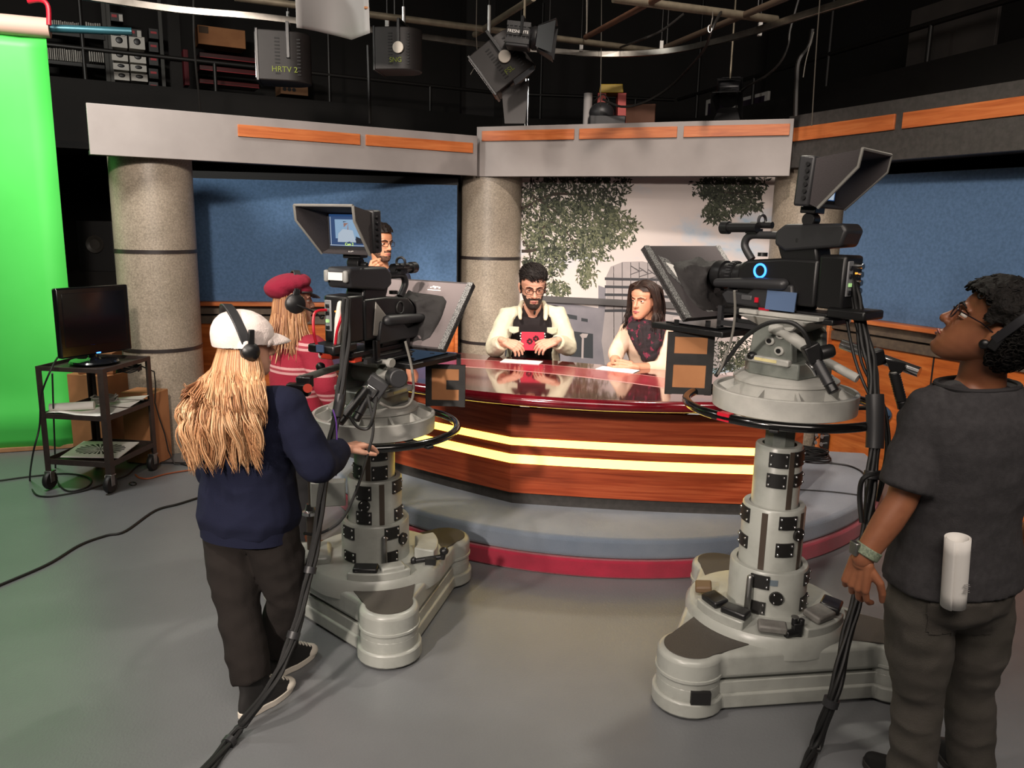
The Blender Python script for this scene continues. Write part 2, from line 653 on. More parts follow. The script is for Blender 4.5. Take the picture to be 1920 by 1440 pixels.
def mural():
    A, B = Vector((-0.02, 7.73, 0)), Vector((2.42, 6.98, 0))
    x = (B - A).normalized()
    n = Vector((x.y, -x.x, 0))
    L = (B - A).length
    mats = [sky_mat(), flat('print_bark', '#33261f'), flat('print_leaf_dark', '#1f2418'), flat('print_leaf_mid', '#3c4230'),
            flat('print_leaf_light', '#676a50'), flat('print_tower', '#97908f', '#a59c9b'), flat('print_tower_band', '#38383c'),
            flat('print_grid', '#4f4a4c'), flat('print_building', '#76737a', '#858186'), flat('print_dark_glass', '#35393d'),
            flat('print_pale_concrete', '#aa9e9c', '#b5aaa7'), flat('print_path', '#c9b9b8')]
    t = thing('photo_mural', 'large photo mural of trees and a round glass tower behind the anchors', 'mural', A)
    mb = MB()
    layer = [0]

    def P(u, v, d):
        q = A + x * u + n * d
        return Vector((q.x, q.y, v))

    def quad(k, pts):
        layer[0] += 1
        d = 0.001 + 0.0002 * (layer[0] % 12)
        mb.m(k).add([P(u, v, d) for u, v in pts], [list(range(len(pts)))])

    def uv(px, py):       # where the photograph shows this point of the print
        d = ray(px, py)
        s = (A - CAM).dot(n) / d.dot(n)
        q = CAM + d * s
        return ((q - A).dot(x), q.z)
    mb.m(0).add([P(0, 0.0, 0), P(L, 0.0, 0), P(L, 2.5, 0), P(0, 2.5, 0)], [(0, 1, 2, 3)])
    Q = lambda k, *pp: quad(k, [uv(*p) for p in pp])
    # buildings
    Q(8, (985, 555), (1135, 580), (1135, 690), (985, 690))
    Q(9, (1060, 588), (1082, 592), (1082, 600), (1060, 596))
    Q(9, (1090, 596), (1102, 598), (1102, 604), (1090, 602))
    Q(9, (1068, 620), (1112, 626), (1112, 672), (1068, 668))
    Q(8, (1122, 535), (1136, 540), (1136, 690), (1122, 690))
    tower = [(1135, 690), (1128, 640), (1137, 560), (1136, 520), (1145, 500), (1168, 491), (1205, 490), (1235, 497), (1270, 520), (1310, 560), (1345, 590), (1350, 690)]
    Q(5, *tower)
    for k in range(11):
        y0 = 520 + k * 15
        Q(6, (1134, y0), (1165, y0 + 1 - k * 0.3), (1235, y0 + 2), (1300 + k * 4, y0 + 12), (1300 + k * 4, y0 + 17), (1235, y0 + 7), (1165, y0 + 6 - k * 0.3), (1134, y0 + 5))
    for px in (1150, 1166, 1182, 1198, 1214, 1230, 1247, 1264, 1283, 1303):
        Q(7, (px, 492 + max(0, px - 1225) * 0.6 + max(0, 1160 - px) * 0.8), (px + 1.3, 492 + max(0, px - 1225) * 0.6 + max(0, 1160 - px) * 0.8), (px + 2.3, 690), (px + 0.6, 690))
    for k in range(9):
        Q(7, (1166 + k * 16, 496 + k * 3.2), (1167 + k * 16, 494.5 + k * 3.2), (1184 + k * 16, 504 + k * 4), (1183 + k * 16, 506 + k * 4))
        Q(7, (1164 + k * 17, 512 + k * 4), (1165 + k * 17, 510 + k * 4), (1190 + k * 17, 500 + k * 5), (1189 + k * 17, 502 + k * 5))
    Q(10, (1262, 595), (1300, 588), (1382, 590), (1382, 640), (1262, 640))
    Q(8, (1310, 592), (1380, 600), (1380, 625), (1310, 618))
    for k in range(8):
        Q(7, (1312 + k * 8, 593), (1313 + k * 8, 593), (1313 + k * 8, 622), (1312 + k * 8, 622))
    Q(11, (1350, 700), (1440, 690), (1440, 760), (1340, 760))
    # lamp posts in the print
    Q(10, (1091, 634), (1095, 634), (1094, 672), (1090, 672))
    Q(10, (1087, 628), (1092, 625), (1103, 626), (1100, 633), (1091, 634))
    # branches
    def branch(pp, w0, w1):
        pp = [uv(*p) for p in pp]
        pp = [(p.x, p.y) for p in smooth_path([(a, b, 0) for a, b in pp], 5)]
        for i in range(len(pp) - 1):
            w_a = w0 + (w1 - w0) * i / len(pp)
            a, b = Vector(pp[i]), Vector(pp[i + 1])
            t_ = (b - a).normalized()
            o_ = Vector((-t_.y, t_.x)) * w_a / 2
            quad(1, [a + o_, b + o_, b - o_, a - o_])
    branch([(978, 391), (1010, 376), (1040, 364), (1080, 365), (1110, 368)], 0.035, 0.015)
    branch([(978, 471), (1005, 468), (1020, 450), (1018, 430), (1032, 416), (1058, 430), (1085, 470)], 0.03, 0.008)
    branch([(980, 350), (1005, 372), (1040, 395), (1060, 408)], 0.018, 0.006)
    branch([(995, 330), (1000, 360), (990, 380)], 0.014, 0.008)
    branch([(980, 452), (992, 465), (996, 485), (1015, 486)], 0.022, 0.008)
    branch([(995, 385), (1010, 405), (1018, 420)], 0.012, 0.006)
    branch([(1425, 350), (1390, 362), (1350, 360)], 0.012, 0.006)
    rl = random.Random(3)

    def leaves(cx, cy, rx, ry, nl, ks, size=0.045):
        for _ in range(nl):
            a = rl.uniform(0, 2 * pi)
            r = sqrt(rl.random()) * (1 + 0.25 * rl.uniform(-1, 1))
            px, py = cx + rx * r * cos(a), cy + ry * r * sin(a)
            if px < 979 or px > 1440 or py < 325:
                continue
            u0, v0 = uv(px, py)
            if not (0.0 < u0 < L):
                continue
            th = rl.gauss(-1.2, 0.9)
            for j in range(rl.choice((2, 3))):
                t2 = th + rl.uniform(-0.7, 0.7)
                l_ = size * rl.uniform(0.6, 1.3)
                dx, dy = cos(t2) * l_, sin(t2) * l_
                ox, oy = -dy * 0.17, dx * 0.17
                u1, v1 = u0 + rl.uniform(-.02, .02), v0 + rl.uniform(-.02, .02)
                quad(rl.choice(ks), [(u1, v1), (u1 + dx * .5 + ox, v1 + dy * .5 + oy), (u1 + dx, v1 + dy), (u1 + dx * .5 - ox, v1 + dy * .5 - oy)])
    leaves(1080, 350, 95, 45, 650, (2, 2, 3))
    leaves(1010, 400, 50, 40, 260, (2, 3, 4))
    leaves(1090, 405, 75, 35, 420, (3, 3, 4))
    leaves(1060, 450, 70, 30, 340, (3, 4, 2))
    leaves(1150, 425, 45, 32, 240, (3, 4))
    leaves(1115, 460, 40, 28, 150, (3, 4))
    leaves(1000, 440, 25, 40, 120, (3, 4))
    leaves(1030, 490, 28, 35, 170, (2, 3, 4))
    leaves(1100, 510, 15, 28, 90, (3, 4, 4))
    leaves(1045, 540, 20, 14, 80, (3, 4))
    leaves(995, 495, 18, 14, 70, (2, 3))
    leaves(1370, 350, 65, 28, 420, (2, 2, 3))
    leaves(1345, 392, 28, 20, 130, (3, 3, 2))
    leaves(1400, 385, 28, 12, 80, (2, 3))
    leaves(1360, 660, 45, 42, 420, (2, 2, 3), 0.03)
    leaves(1400, 690, 35, 30, 220, (2, 3, 4), 0.03)
    mb.build('print', mats, t, smooth=0)
    r = MB()
    a, b = P(*uv(985, 561), 0.02), P(*uv(1432, 578), 0.02)
    r.M = Matrix()
    zc = (a.z + b.z) / 2
    c = (a + b) / 2
    r.box((c.x, c.y, zc), ((b - a).length, 0.03, 0.06), Matrix((x, n, Vector((0, 0, 1)))).transposed())
    r.build('cover_rail', mat('rail_grey', '#4d4a4a', 0.6), t, 0.004)
    MB().hexa([P(0, 0, -.002), P(L, 0, -.002), P(L, 0, -.05), P(0, 0, -.05)], [P(0, 2.5, -.002), P(L, 2.5, -.002), P(L, 2.5, -.05), P(0, 2.5, -.05)]).build('backing_board', BLACK, t, smooth=0)


mural()

# ------------------------------------------------------------------ carpeted riser
BCARP = mat('blue_grey_carpet', '#5c6878', 0.95, c2='#6f7884', vs=3.0, bump=0.5, bs=260, sheen=0.4)
RCARP = mat('crimson_carpet', '#a01334', 0.95, c2='#8a0f2c', vs=6.0, bump=0.5, bs=260, sheen=0.3)
ris = thing('stage_riser', 'round carpeted riser with a blue top and a crimson lower step under the desk', 'riser', (0.65, 5.5, 0), kind='thing')


def arc(R, a0=173, a1=353, n=72, c=(0.65, 6.0)):
    return [(c[0] + R * cos(radians(a0 + (a1 - a0) * i / n)), c[1] + R * sin(radians(a0 + (a1 - a0) * i / n))) for i in range(n + 1)]


MB().prism(arc(2.06), 0.0, 0.1).build('lower_step', RCARP, ris, 0.012, smooth=30)
MB().prism(arc(2.045), 0.102, 0.22).build('carpet_top', BCARP, ris, 0.025, seg=4, smooth=30)

# ------------------------------------------------------------------ anchor desk
K = Vector((0, 4.45, 0))
DX = Vector((0.933, -0.358, 0))
DN = Vector((0.358, 0.933, 0))


def D(u, v, z=0.0):
    p = K + DX * u + DN * v
    return Vector((p.x, p.y, z))


MD = Matrix(((DX.x, DN.x, 0, K.x), (DX.y, DN.y, 0, K.y), (0, 0, 1, 0), (0, 0, 0, 1)))
DESKW = wood('red_brown_desk_veneer', '#7e2f17', '#a04526', '#b45935', (0.9, 0.9, 26), 0.33)
TOPW = wood('dark_cherry_gloss', '#3a0a0c', '#4d0f12', '#5a1518', (2, 18, 2), 0.07, 0.6)
BANDW = wood('red_inlay_band', '#7d1a24', '#8f2430', '#9c3039', (2, 14, 2), 0.2, 0.3)
EDGEW = mat('oxblood_edge', '#5a0b15', 0.15, c2='#72121d', vs=9, coat=0.6)
STRIP = glow('lit_yellow_strip', '#ffd955', 4.0, '#fff0b0')
desk = thing('anchor_desk', 'curved red cherry news desk with two glowing yellow strips on its front', 'desk', D(0, 0.3, 0.22))
ZT = 0.97


def front(u):
    return 0.29 * abs(u) - 0.03 * sin(pi * min(1, abs(u) / 1.45))


us = [-1.45 + 2.9 * i / 40 for i in range(41)]
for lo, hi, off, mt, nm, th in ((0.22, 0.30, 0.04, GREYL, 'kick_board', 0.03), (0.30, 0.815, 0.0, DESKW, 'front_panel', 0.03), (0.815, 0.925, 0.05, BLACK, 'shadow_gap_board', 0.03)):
    for sgn in (-1, 1):
        uu = [u for u in us if u * sgn >= -1e-6]
        poly = [(u, front(u) + off) for u in uu] + [(u, front(u) + off + th) for u in uu[::-1]]
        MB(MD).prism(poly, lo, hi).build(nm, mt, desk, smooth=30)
for lo, hi in ((0.482, 0.535), (0.592, 0.636)):
    for sgn in (-1, 1):
        uu = [u for u in us if u * sgn >= -1e-6]
        poly = [(u, front(u) - 0.004) for u in uu] + [(u, front(u) + 0.004) for u in uu[::-1]]
        MB(MD).prism(poly, lo, hi).build('light_strip', STRIP, desk, smooth=30)
for sgn in (-1, 1):
    u0, v0 = 1.45 * sgn, front(1.45)
    MB(MD).prism([(u0, v0), (u0 + 0.14 * sgn, 0.86), (u0 + 0.11 * sgn, 0.86), (u0 - 0.03 * sgn, v0)], 0.22, 0.925).build('end_panel', DESKW, desk, smooth=0)


def tf(u):
    return -0.36 + u * u / 4.4


uu = [-1.5 + 3.0 * i / 60 for i in range(61)]
top = [(u, tf(u)) for u in uu] + [(1.62, 0.8), (1.0, 0.78), (0, 0.79), (-1.0, 0.78), (-1.62, 0.8)]
MB(MD).prism(top, ZT - 0.05, ZT).build('desktop', TOPW, desk, 0.004, smooth=30)
ed = [D(1.62, 0.8, ZT - .02)] + [D(u, tf(u), ZT - .024) for u in uu[::-1]] + [D(-1.62, 0.8, ZT - .02)]
MB().tube(ed, 0.03, 12).build('edge_moulding', EDGEW, desk)


def band(f0, f1, z0, z1, u0, u1, nm, mt):
    q = [u0 + (u1 - u0) * i / 40 for i in range(41)]
    MB(MD).prism([(u, f0(u)) for u in q] + [(u, f1(u)) for u in q[::-1]], z0, z1).build(nm, mt, desk, smooth=30)


g0 = lambda u: 0.33 - 0.17 * u * u
g1 = lambda u: 0.60 - 0.15 * u * u
band(g0, g1, ZT - 0.004, ZT + 0.0012, -1.1, 1.1, 'inlay_band', BANDW)
LINE = mat('pale_inlay_line', '#c79a94', 0.25)
band(lambda u: g0(u) - 0.006, g0, ZT - 0.004, ZT + 0.0016, -1.1, 1.1, 'inlay_line', LINE)
band(g1, lambda u: g1(u) + 0.006, ZT - 0.004, ZT + 0.0016, -1.1, 1.1, 'inlay_line', LINE)
for sgn in (-1, 1):
    mb = MB(MD)
    for a, b in (((0.93, g0(.93)), (1.1, g1(1.1))), ((1.1, g0(1.1)), (0.97, g1(.97))), ((1.1, g0(1.1)), (1.1, g1(1.1))), ((0.93, g0(.93)), (0.97, g1(.97)))):
        p, q = Vector((a[0] * sgn, a[1])), Vector((b[0] * sgn, b[1]))
        t = (q - p).normalized() * 0.003
        o = Vector((-t.y, t.x))
        mb.prism([p + o, q + o, q - o, p - o], ZT - 0.003, ZT + 0.0016)
    mb.build('inlay_diamond', LINE, desk, smooth=0)


# ------------------------------------------------------------------ chroma backdrop on the left
GREEN = mat('chroma_green_vinyl', '#4fd857', 0.5, c2='#58e061', vs=1.0, bump=0.05, bs=4)
gsA, gsB = Vector((-3.49, 6.2, 0)), Vector((-5.4, 5.5, 0))
gx = (gsB - gsA).normalized()
gn = Vector((-gx.y, gx.x, 0))
if gn.y > 0:
    gn = -gn
gt = thing('green_screen', 'bright green chroma backdrop hanging from a roll behind the television', 'green screen', gsA)
rows = []
for i in range(41):
    z = 3.13 - (3.13 - 0.02) * i / 40
    row = []
    for j in range(13):
        p = gsA + gx * (2.0 * j / 12)
        b = 0.012 * sin(j * 1.3 + z * 1.1) + (0.05 * math.exp(-((z - 0.25) / 0.13) ** 2))
        row.append((p.x + gn.x * b, p.y + gn.y * b, z))
    rows.append(row)
MB().grid(rows).build('backdrop_sheet', GREEN, gt, smooth=180, solid=0.004)
a, b = gsA - gx * 0.03, gsA + gx * 2.0
MB().cyl((a.x, a.y, 3.2), (b.x, b.y, 3.2), 0.07, n=24).build('roll_tube', mat('pale_backing', '#cfa99a', 0.7), gt)
MB().box(((a.x + b.x) / 2, (a.y + b.y) / 2, 0.02), (2.06, 0.035, 0.035), rotz(atan2(gx.y, gx.x))).build('bottom_batten', mat('raw_pine', '#b98a63', 0.7, c2='#a5764f', vs=9), gt, 0.004)
MB().cyl((a.x, a.y, 3.2), (a.x - gx.x * 0.55, a.y - gx.y * 0.55, 3.23), 0.028, n=16).build('end_pole', mat('teal_pole', '#31606b', 0.35, 0.4), gt)
ck = thing('spring_clamp', 'red spring clamp with a chain on the end of the backdrop roll', 'clamp', (a.x, a.y, 3.3))
c0 = Vector((a.x, a.y - 0.09, 3.3))
MB().tube(smooth_path([c0 + Vector(q) for q in ((-.09, 0, .06), (0, 0, .07), (.05, 0, .03), (.05, -.01, -.1))], 5), 0.017, 8).build('jaw', RED, ck)
MB().tube(smooth_path([c0 + Vector(q) for q in ((-.02, 0, .07), (-.04, 0, .2), (0, 0, .3), (.01, 0, .22), (-.01, 0, .07))], 5), 0.006, 6).build('hanging_loop', STEEL, ck)

# ------------------------------------------------------------------ television cart
DKST = mat('brown_black_cart_steel', '#2b2320', 0.5, c2='#362c27', vs=20, bump=0.05)
CY = radians(-7)
CO = Vector((-2.91, 5.415, 0))
MC = place(CO, CY)
cart = thing('equipment_cart', 'dark steel three-shelf cart on wheels holding the television', 'cart', CO)
W, DPT = 0.485, 0.55
for sx in (-1, 1):
    for sy in (-1, 1):
        x, y = sx * (W / 2 - .02), sy * (DPT / 2 - .02)
        MB(MC).prism([(x + sx * .02, y + sy * .02), (x - sx * .022, y + sy * .02), (x - sx * .022, y + sy * .016), (x + sx * .015, y + sy * .016), (x + sx * .015, y - sy * .022), (x + sx * .02, y - sy * .022)][::(1 if sx * sy > 0 else -1)], 0.13, 0.86).build('leg', DKST, cart, smooth=0)
        wx, wy = x, y
        cs = MB(MC)
        cs.box((wx, wy, 0.125), (0.05, 0.05, 0.012))
        cs.box((wx - .022, wy - .01, 0.09), (0.004, 0.04, 0.075)).box((wx + .022, wy - .01, 0.09), (0.004, 0.04, 0.075))
        c_ = cs.build('caster_fork', STEEL, cart, 0.002)
        MB(MC).lathe([(.012, -.018), (.055, -.018), (.062, -.008), (.062, .008), (.055, .018), (.012, .018)], 24, (wx, wy - .012, 0.064), Matrix.Rotation(pi / 2, 3, 'Y')).build('wheel', RUBBER, c_)
for z, t in ((0.845, 0.03), (0.52, 0.035), (0.2, 0.04)):
    mb = MB(MC)
    mb.box((0, 0, z - 0.012), (W - .01, DPT - .01, 0.006))
    for sx in (-1, 1):
        mb.box((sx * (W / 2 - .004), 0, z), (0.006, DPT - .04, t))
        mb.box((0, sx * (DPT / 2 - .004), z), (W - .04, 0.006, t))
    mb.build('shelf', DKST, cart, 0.002)

# television
tv = thing('television', 'black flat television on top of the dark steel cart', 'television', CO + Vector((0, 0, .85)))
MT = place((-2.87, 5.40, 0.90), radians(62))
mb = MB(MT)
mb.box((0, 0.03, 0.245), (0.53, 0.05, 0.47))
mb.box((0, 0.085, 0.25), (0.43, 0.06, 0.36))
body = mb.build('body', mat('gloss_black', '#0a0a0b', 0.18, coat=0.3), tv, 0.012)
MB(MT).box((0, 0.004, 0.262), (0.46, 0.004, 0.36)).build('screen', mat('dark_glass', '#0b0c10', 0.12, spec=0.7), tv, 0.002)
MB(MT).lathe([(0.16, 0), (0.15, 0.012), (0.05, 0.02), (0.035, 0.03), (0.035, 0.07)], 32, (0, 0.06, -0.045)).build('stand', mat('smoked_stand', '#16171a', 0.12, coat=0.4), tv)
MB(MT).box((0.0, 0.002, 0.022), (0.03, 0.004, 0.008)).build('power_light', glow('blue_led', '#3f7bff', 5), tv)

# things on the cart
pr = thing('paper_roll', 'loose roll of white paper on the middle shelf of the cart', 'paper', CO + Vector((-.1, -.1, .53)))
MB(MC).tube([(-.23, -.19, .56), (.03, -.09, .565)], [.026, .03], 16).build('roll', PAPER, pr)
MB(MC).grid([[(-.23 + .46 * i / 8, -.24 + .3 * j / 5, .532 + .008 * sin(i * .9 + j)) for i in range(9)] for j in range(6)]).build('sheet', PAPER, pr, smooth=180)
MB(MC).grid([[(-.05 + .28 * i / 6, .0 + .25 * j / 5, .54 + .035 * i / 6 * (j / 5)) for i in range(7)] for j in range(6)]).build('sheet', PAPER, pr, smooth=180)
cc = MB(MC)
pp = []
for i in range(70):
    a = i * 0.42
    pp.append((.05 + .085 * cos(a) * (1 + .1 * sin(i)), .0 + .06 * sin(a), .565 + .01 * sin(i * 1.7) + i * .0006 + .02 * max(0, cos(a))))
tag(cc.tube(smooth_path(pp + [(.2, .1, .57), (.24, .16, .56)], 2), 0.0045, 6).build('coiled_cable', mat('grey_cable', '#77756f', 0.6)), 'grey cable coiled over the papers on the cart', 'cable')
cc = MB(MC)
pp = []
for i in range(56):
    a = i * 0.5
    pp.append((.17 + .07 * cos(a), .12 + .1 * sin(a), .775 + .006 * sin(i * 2.1) + .0006 * i))
pp += [(.25, .3, .74), (.22, .33, .5), (.25, .38, .25), (.3, .4, .01), (.5, .45, .008)]
tag(cc.tube(smooth_path(pp, 2), 0.005, 6).build('power_cord', RUBBER), 'black cord bundled under the top shelf of the cart and trailing to the floor', 'cable')


def star_chart():
    t = thing('focus_chart', 'white focus chart with a black star burst on the bottom shelf of the cart', 'chart', CO + Vector((0, 0, .2)))
    M2 = MC @ place((0.0, -0.02, 0.225), radians(8), radians(4))
    mb = MB(M2)
    mb.m(0).box((0, 0, 0), (0.40, 0.32, 0.006))
    k = MB(M2)
    for i in range(24):
        a = 2 * pi * i / 24
        r0, r1 = 0.03, 0.10 + .04 * abs(cos(a))
        d = 0.075
        k.add([(r0 * cos(a), r0 * .8 * sin(a), .0036), (r1 * 1.2 * cos(a - d), r1 * .95 * sin(a - d), .0036), (r1 * 1.2 * cos(a + d), r1 * .95 * sin(a + d), .0036)], [(0, 1, 2)])
    for i in range(8):
        a = 2 * pi * i / 8 + pi / 8
        k.add([(0, 0, .004), (.035 * cos(a - .2), .028 * sin(a - .2), .004), (.035 * cos(a + .2), .028 * sin(a + .2), .004)], [(0, 1, 2)])
    mb.build('card', PAPER, t)
    k.build('star_print', BLACK, t, smooth=0)


star_chart()
bx = thing('cardboard_box', 'tall plain cardboard box standing behind the television cart', 'box', (-3.1, 6.0, 0))
MB().box((-3.22, 6.02, 0.33), (0.34, 0.26, 0.66), rotz(radians(-12))).build('carton', CARD, bx, 0.004)
MB().box((-3.22, 6.02, 0.661), (0.06, 0.262, 0.003), rotz(radians(-12))).build('tape', mat('packing_tape', '#c79a6b', 0.3), bx)
bx2 = tag(MB().box((-3.2, 6.03, 0.745), (0.26, 0.2, 0.165), rotz(radians(6))).build('cardboard_box', CARD, None, 0.004), 'small cardboard box stacked on the tall one behind the cart', 'box')
bx3 = tag(MB().box((-2.80, 5.88, 0.28), (0.26, 0.2, 0.55), rotz(radians(-8))).build('cardboard_box', CARD, None, 0.004), 'slim cardboard carton between the cart and the stone column', 'box')

# cables on the floor
def cable(label, pts, r=0.006, m=RUBBER, k=6, name='floor_cable', cat='cable'):
    return tag(MB().tube(smooth_path(pts, k), r, 8).build(name, m), label, cat)


g = lambda x, y, z=0.007: on(x, y, z)
cable('long black cable winding over the floor from the green screen side to the blonde operator', [g(-30, 1110), g(0, 1097), g(90, 1058), g(150, 1022), g(200, 1004), g(235, 996), g(290, 958), g(335, 945), g(385, 930), g(420, 925), g(520, 930)], 0.008)
cable('black cable looping on the floor around the front wheels of the cart', [g(-20, 903), g(0, 901), g(60, 893), g(120, 888), g(160, 893), g(172, 903), g(160, 915), g(130, 921), g(112, 910), g(104, 890), g(104, 876), on(102, 820, .3), on(98, 700, .84)], 0.006)
cable('black cable falling from the television to a wide loop on the floor', [at(130, 645, 5.5), at(112, 665, 5.3), on(97, 690, .87), at(78, 740, 5.05), at(74, 800, 5.05), at(62, 850, 5.02), g(56, 900), g(65, 925), g(85, 931), g(115, 928), g(165, 918), g(215, 900), g(240, 890), g(262, 872), g(300, 868), g(372, 868)], 0.006)
cable('black cable along the floor at the foot of the stone column', [g(256, 862), g(300, 866), g(340, 870), g(375, 880), g(420, 884)], 0.006)
cable('orange cord on the floor beside the cart wheels', [g(254, 890), g(262, 896), g(280, 897), g(310, 889), g(345, 883), g(400, 876), g(450, 872)], 0.006, mat('orange_cord', '#8d4a2b', 0.6))
tag(MB().tube([on(249 + 6.5 * cos(a), 907 + 3 * sin(a), .006) for a in [2 * pi * i / 16 for i in range(16)]], 0.004, 6, True).build('rubber_ring', RUBBER), 'small black ring lying on the floor beside a cart wheel', 'ring')


# ------------------------------------------------------------------ studio pedestals
TREAD = mat('black_tread_mat', '#4c4741', 0.7, bump=0.8, bs=420)
PLATE = mat('black_bolt_plate', '#171615', 0.45)
SLOT = mat('dark_guide_strip', '#4a4038', 0.4, 0.3)


def patch(mb, r, a, wdt, z0, z1, th=0.006, n=6):
    """a curved plate lying on a cylinder of radius r"""
    h = wdt / r / 2
    rows_o, rows_i = [], []
    for z in (z0, z1):
        rows_o.append([((r + th) * cos(a - h + 2 * h * i / n), (r + th) * sin(a - h + 2 * h * i / n), z) for i in range(n + 1)])
        rows_i.append([((r - .004) * cos(a - h + 2 * h * i / n), (r - .004) * sin(a - h + 2 * h * i / n), z) for i in range(n + 1)])
    ring0 = rows_o[0] + rows_i[0][::-1]
    ring1 = rows_o[1] + rows_i[1][::-1]
    mb.loft([ring0, ring1])


def star(rc, rr, a0, span=112, n=16, inset=0.0):
    out = []
    for k in range(3):
        a = a0 + k * 2 * pi / 3
        c = Vector((rc * cos(a), rc * sin(a)))
        for i in range(n + 1):
            b = a - radians(span) + 2 * radians(span) * i / n
            out.append((c.x + (rr - inset) * cos(b), c.y + (rr - inset) * sin(b)))
    return out


def pedestal(loc, a0, label, zs, view, plates, extras, rc=0.45):
    """zs = tops of the three telescopic stages, then tub bottom, rim, hub; view = direction of the photographer"""
    M = place(loc)
    t = thing('camera_pedestal', label, 'camera pedestal', loc, 'studio camera pedestals')
    rr = 0.128
    MB(M).prism(star(rc, rr + 0.012, a0), 0.012, 0.075).build('bumper_skirt', GREYP, t, 0.008)
    MB(M).prism(star(rc, rr - 0.014, a0, 118), 0.07, 0.136).build('wheel_housing', mat('shadow_grey', '#3d3f3a', 0.5), t, 0.004)
    MB(M).prism(star(rc, rr - 0.003, a0, 113), 0.072, 0.124).build('side_panel', GREYP, t, 0.004)
    MB(M).prism(star(rc, rr, a0), 0.133, 0.245).build('base_cover', GREYP, t, 0.022, seg=4)
    for k in range(3):
        a = a0 + k * 2 * pi / 3
        R = rotz(a)
        cx, cy = rc * cos(a), rc * sin(a)
        mb = MB(M)
        mb.lathe([(rr - .004, 0.074), (rr - .004, 0.15), (rr + .004, 0.153), (rr + .004, 0.163), (rr - .004, 0.167)], 40, (cx, cy, 0))
        mb.build('corner_drum', GREYP, t)
        pad = []
        for i in range(17):
            b = a - radians(95) + radians(190) * i / 16
            pad.append((cx + (rr - .026) * cos(b), cy + (rr - .026) * sin(b)))
        for s_, f in ((1, .45), (-1, .45)):
            b = a + s_ * 0.42
            pad.append((0.335 * cos(b), 0.335 * sin(b)))
        pad.insert(-1, (0.33 * cos(a + .2), 0.33 * sin(a + .2)))
        pad.insert(-1, (0.33 * cos(a - .2), 0.33 * sin(a - .2)))
        MB(M).prism(pad, 0.24, 0.2495).build('tread_pad', TREAD, t, smooth=0)
        for s_ in (-1, 1):
            b = a + pi / 3 + s_ * 0.42
            mb = MB(M)
            mb.box((0.236 / cos(s_ * .42) * cos(b), 0.236 / cos(s_ * .42) * sin(b), 0.126), (0.02, 0.1, 0.02), rotz(a + pi / 3))
            mb.build('vent_slot', BLACK, t)
    MB(M).lathe([(0.335, 0.2), (0.335, 0.262), (0.318, 0.285), (0.17, 0.292)], 64).build('turntable', GREYP, t, smooth=50)
    # telescopic column
    z0 = 0.288
    for (r, z1), nm in zip(((0.16, zs[0]), (0.127, zs[1]), (0.095, zs[2])), ('lower_stage', 'middle_stage', 'upper_stage')):
        stg = MB(M).lathe([(r + .004, z0), (r, z0 + .012), (r, z1 - .008), (r - .005, z1), (r - .026, z1), (r - .028, z1 - .02)], 48).build(nm, GREYP, t, smooth=50)
        for (da, kind, f0, f1) in plates.get(nm, ()):
            a = view + radians(da)
            zz0, zz1 = z0 + (z1 - z0) * f0, z0 + (z1 - z0) * f1
            mb = MB(M)
            if kind == 'p':
                patch(mb, r, a, 0.075, zz0, zz1)
                mb.m(1)
                for i in (-1, 1):
                    for j in (0.2, 0.8):
                        b = a + i * 0.028 / r
                        mb.ell(((r + .007) * cos(b), (r + .007) * sin(b), zz0 + (zz1 - zz0) * j), (.006, .006, .006), n=8, m=6)
                mb.build('bolt_plate', [PLATE, CHROME], stg)
            elif kind == 's':
                patch(mb, r, a, 0.024, zz0, zz1, 0.002)
                mb.build('guide_strip', SLOT, stg)
            elif kind == 'k':
                zc = (zz0 + zz1) / 2
                mb.cyl((r * cos(a), r * sin(a), zc), ((r + .012) * cos(a), (r + .012) * sin(a), zc), 0.028, n=20).m(1)
                for j in range(3):
                    q = Vector((-sin(a), cos(a), 0)) * .02 * cos(j * 2.1) + Vector((0, 0, 1)) * .02 * sin(j * 2.1)
                    mb.ell(Vector(((r + .013) * cos(a), (r + .013) * sin(a), zc)) + q, (.005, .005, .005), n=8, m=6)
                mb.build('round_cap', [PLATE, CHROME], stg)
        z0 = z1 - 0.012
    MB(M).cyl((0, 0, zs[2] - .03), (0, 0, zs[3] + .03), 0.062, n=8).build('top_stage', GREYD, t)
    zb, zr, zh = zs[3:]
    # tub with ribs
    tub = MB(M).lathe([(0.06, zb), (0.268, zb), (0.282, zb + .006), (0.284, zr - .004), (0.28, zr), (0.268, zr), (0.266, zr - .03), (0.2, zr - .035), (0.2, zh - .03), (0.206, zh - .028), (0.206, zh - .016), (0.192, zh - .01), (0.18, zh), (0.03, zh)], 72).build('weight_tub', GREYC, t, smooth=40)
    for k in range(10):
        mb = MB(M)
        a = k * 2 * pi / 10 + 0.2
        mb.hexa([Vector((.2 * cos(a - .03), .2 * sin(a - .03), zr - .04)), Vector((.27 * cos(a - .022), .27 * sin(a - .022), zr - .04)), Vector((.27 * cos(a + .022), .27 * sin(a + .022), zr - .04)), Vector((.2 * cos(a + .03), .2 * sin(a + .03), zr - .04))],
                [Vector((.2 * cos(a - .03), .2 * sin(a - .03), zr + .02)), Vector((.27 * cos(a - .022), .27 * sin(a - .022), zr - .012)), Vector((.27 * cos(a + .022), .27 * sin(a + .022), zr - .012)), Vector((.2 * cos(a + .03), .2 * sin(a + .03), zr + .02))])
        mb.build('rib', GREYC, tub)
    zk = zb + 0.012
    R = 0.388
    wheel = MB(M).tube([(R * cos(2 * pi * i / 72), R * sin(2 * pi * i / 72), zk) for i in range(72)], 0.0175, 12, True).build('steering_ring', mat('worn_black_enamel', '#0d0d0d', 0.18, coat=0.5), t)
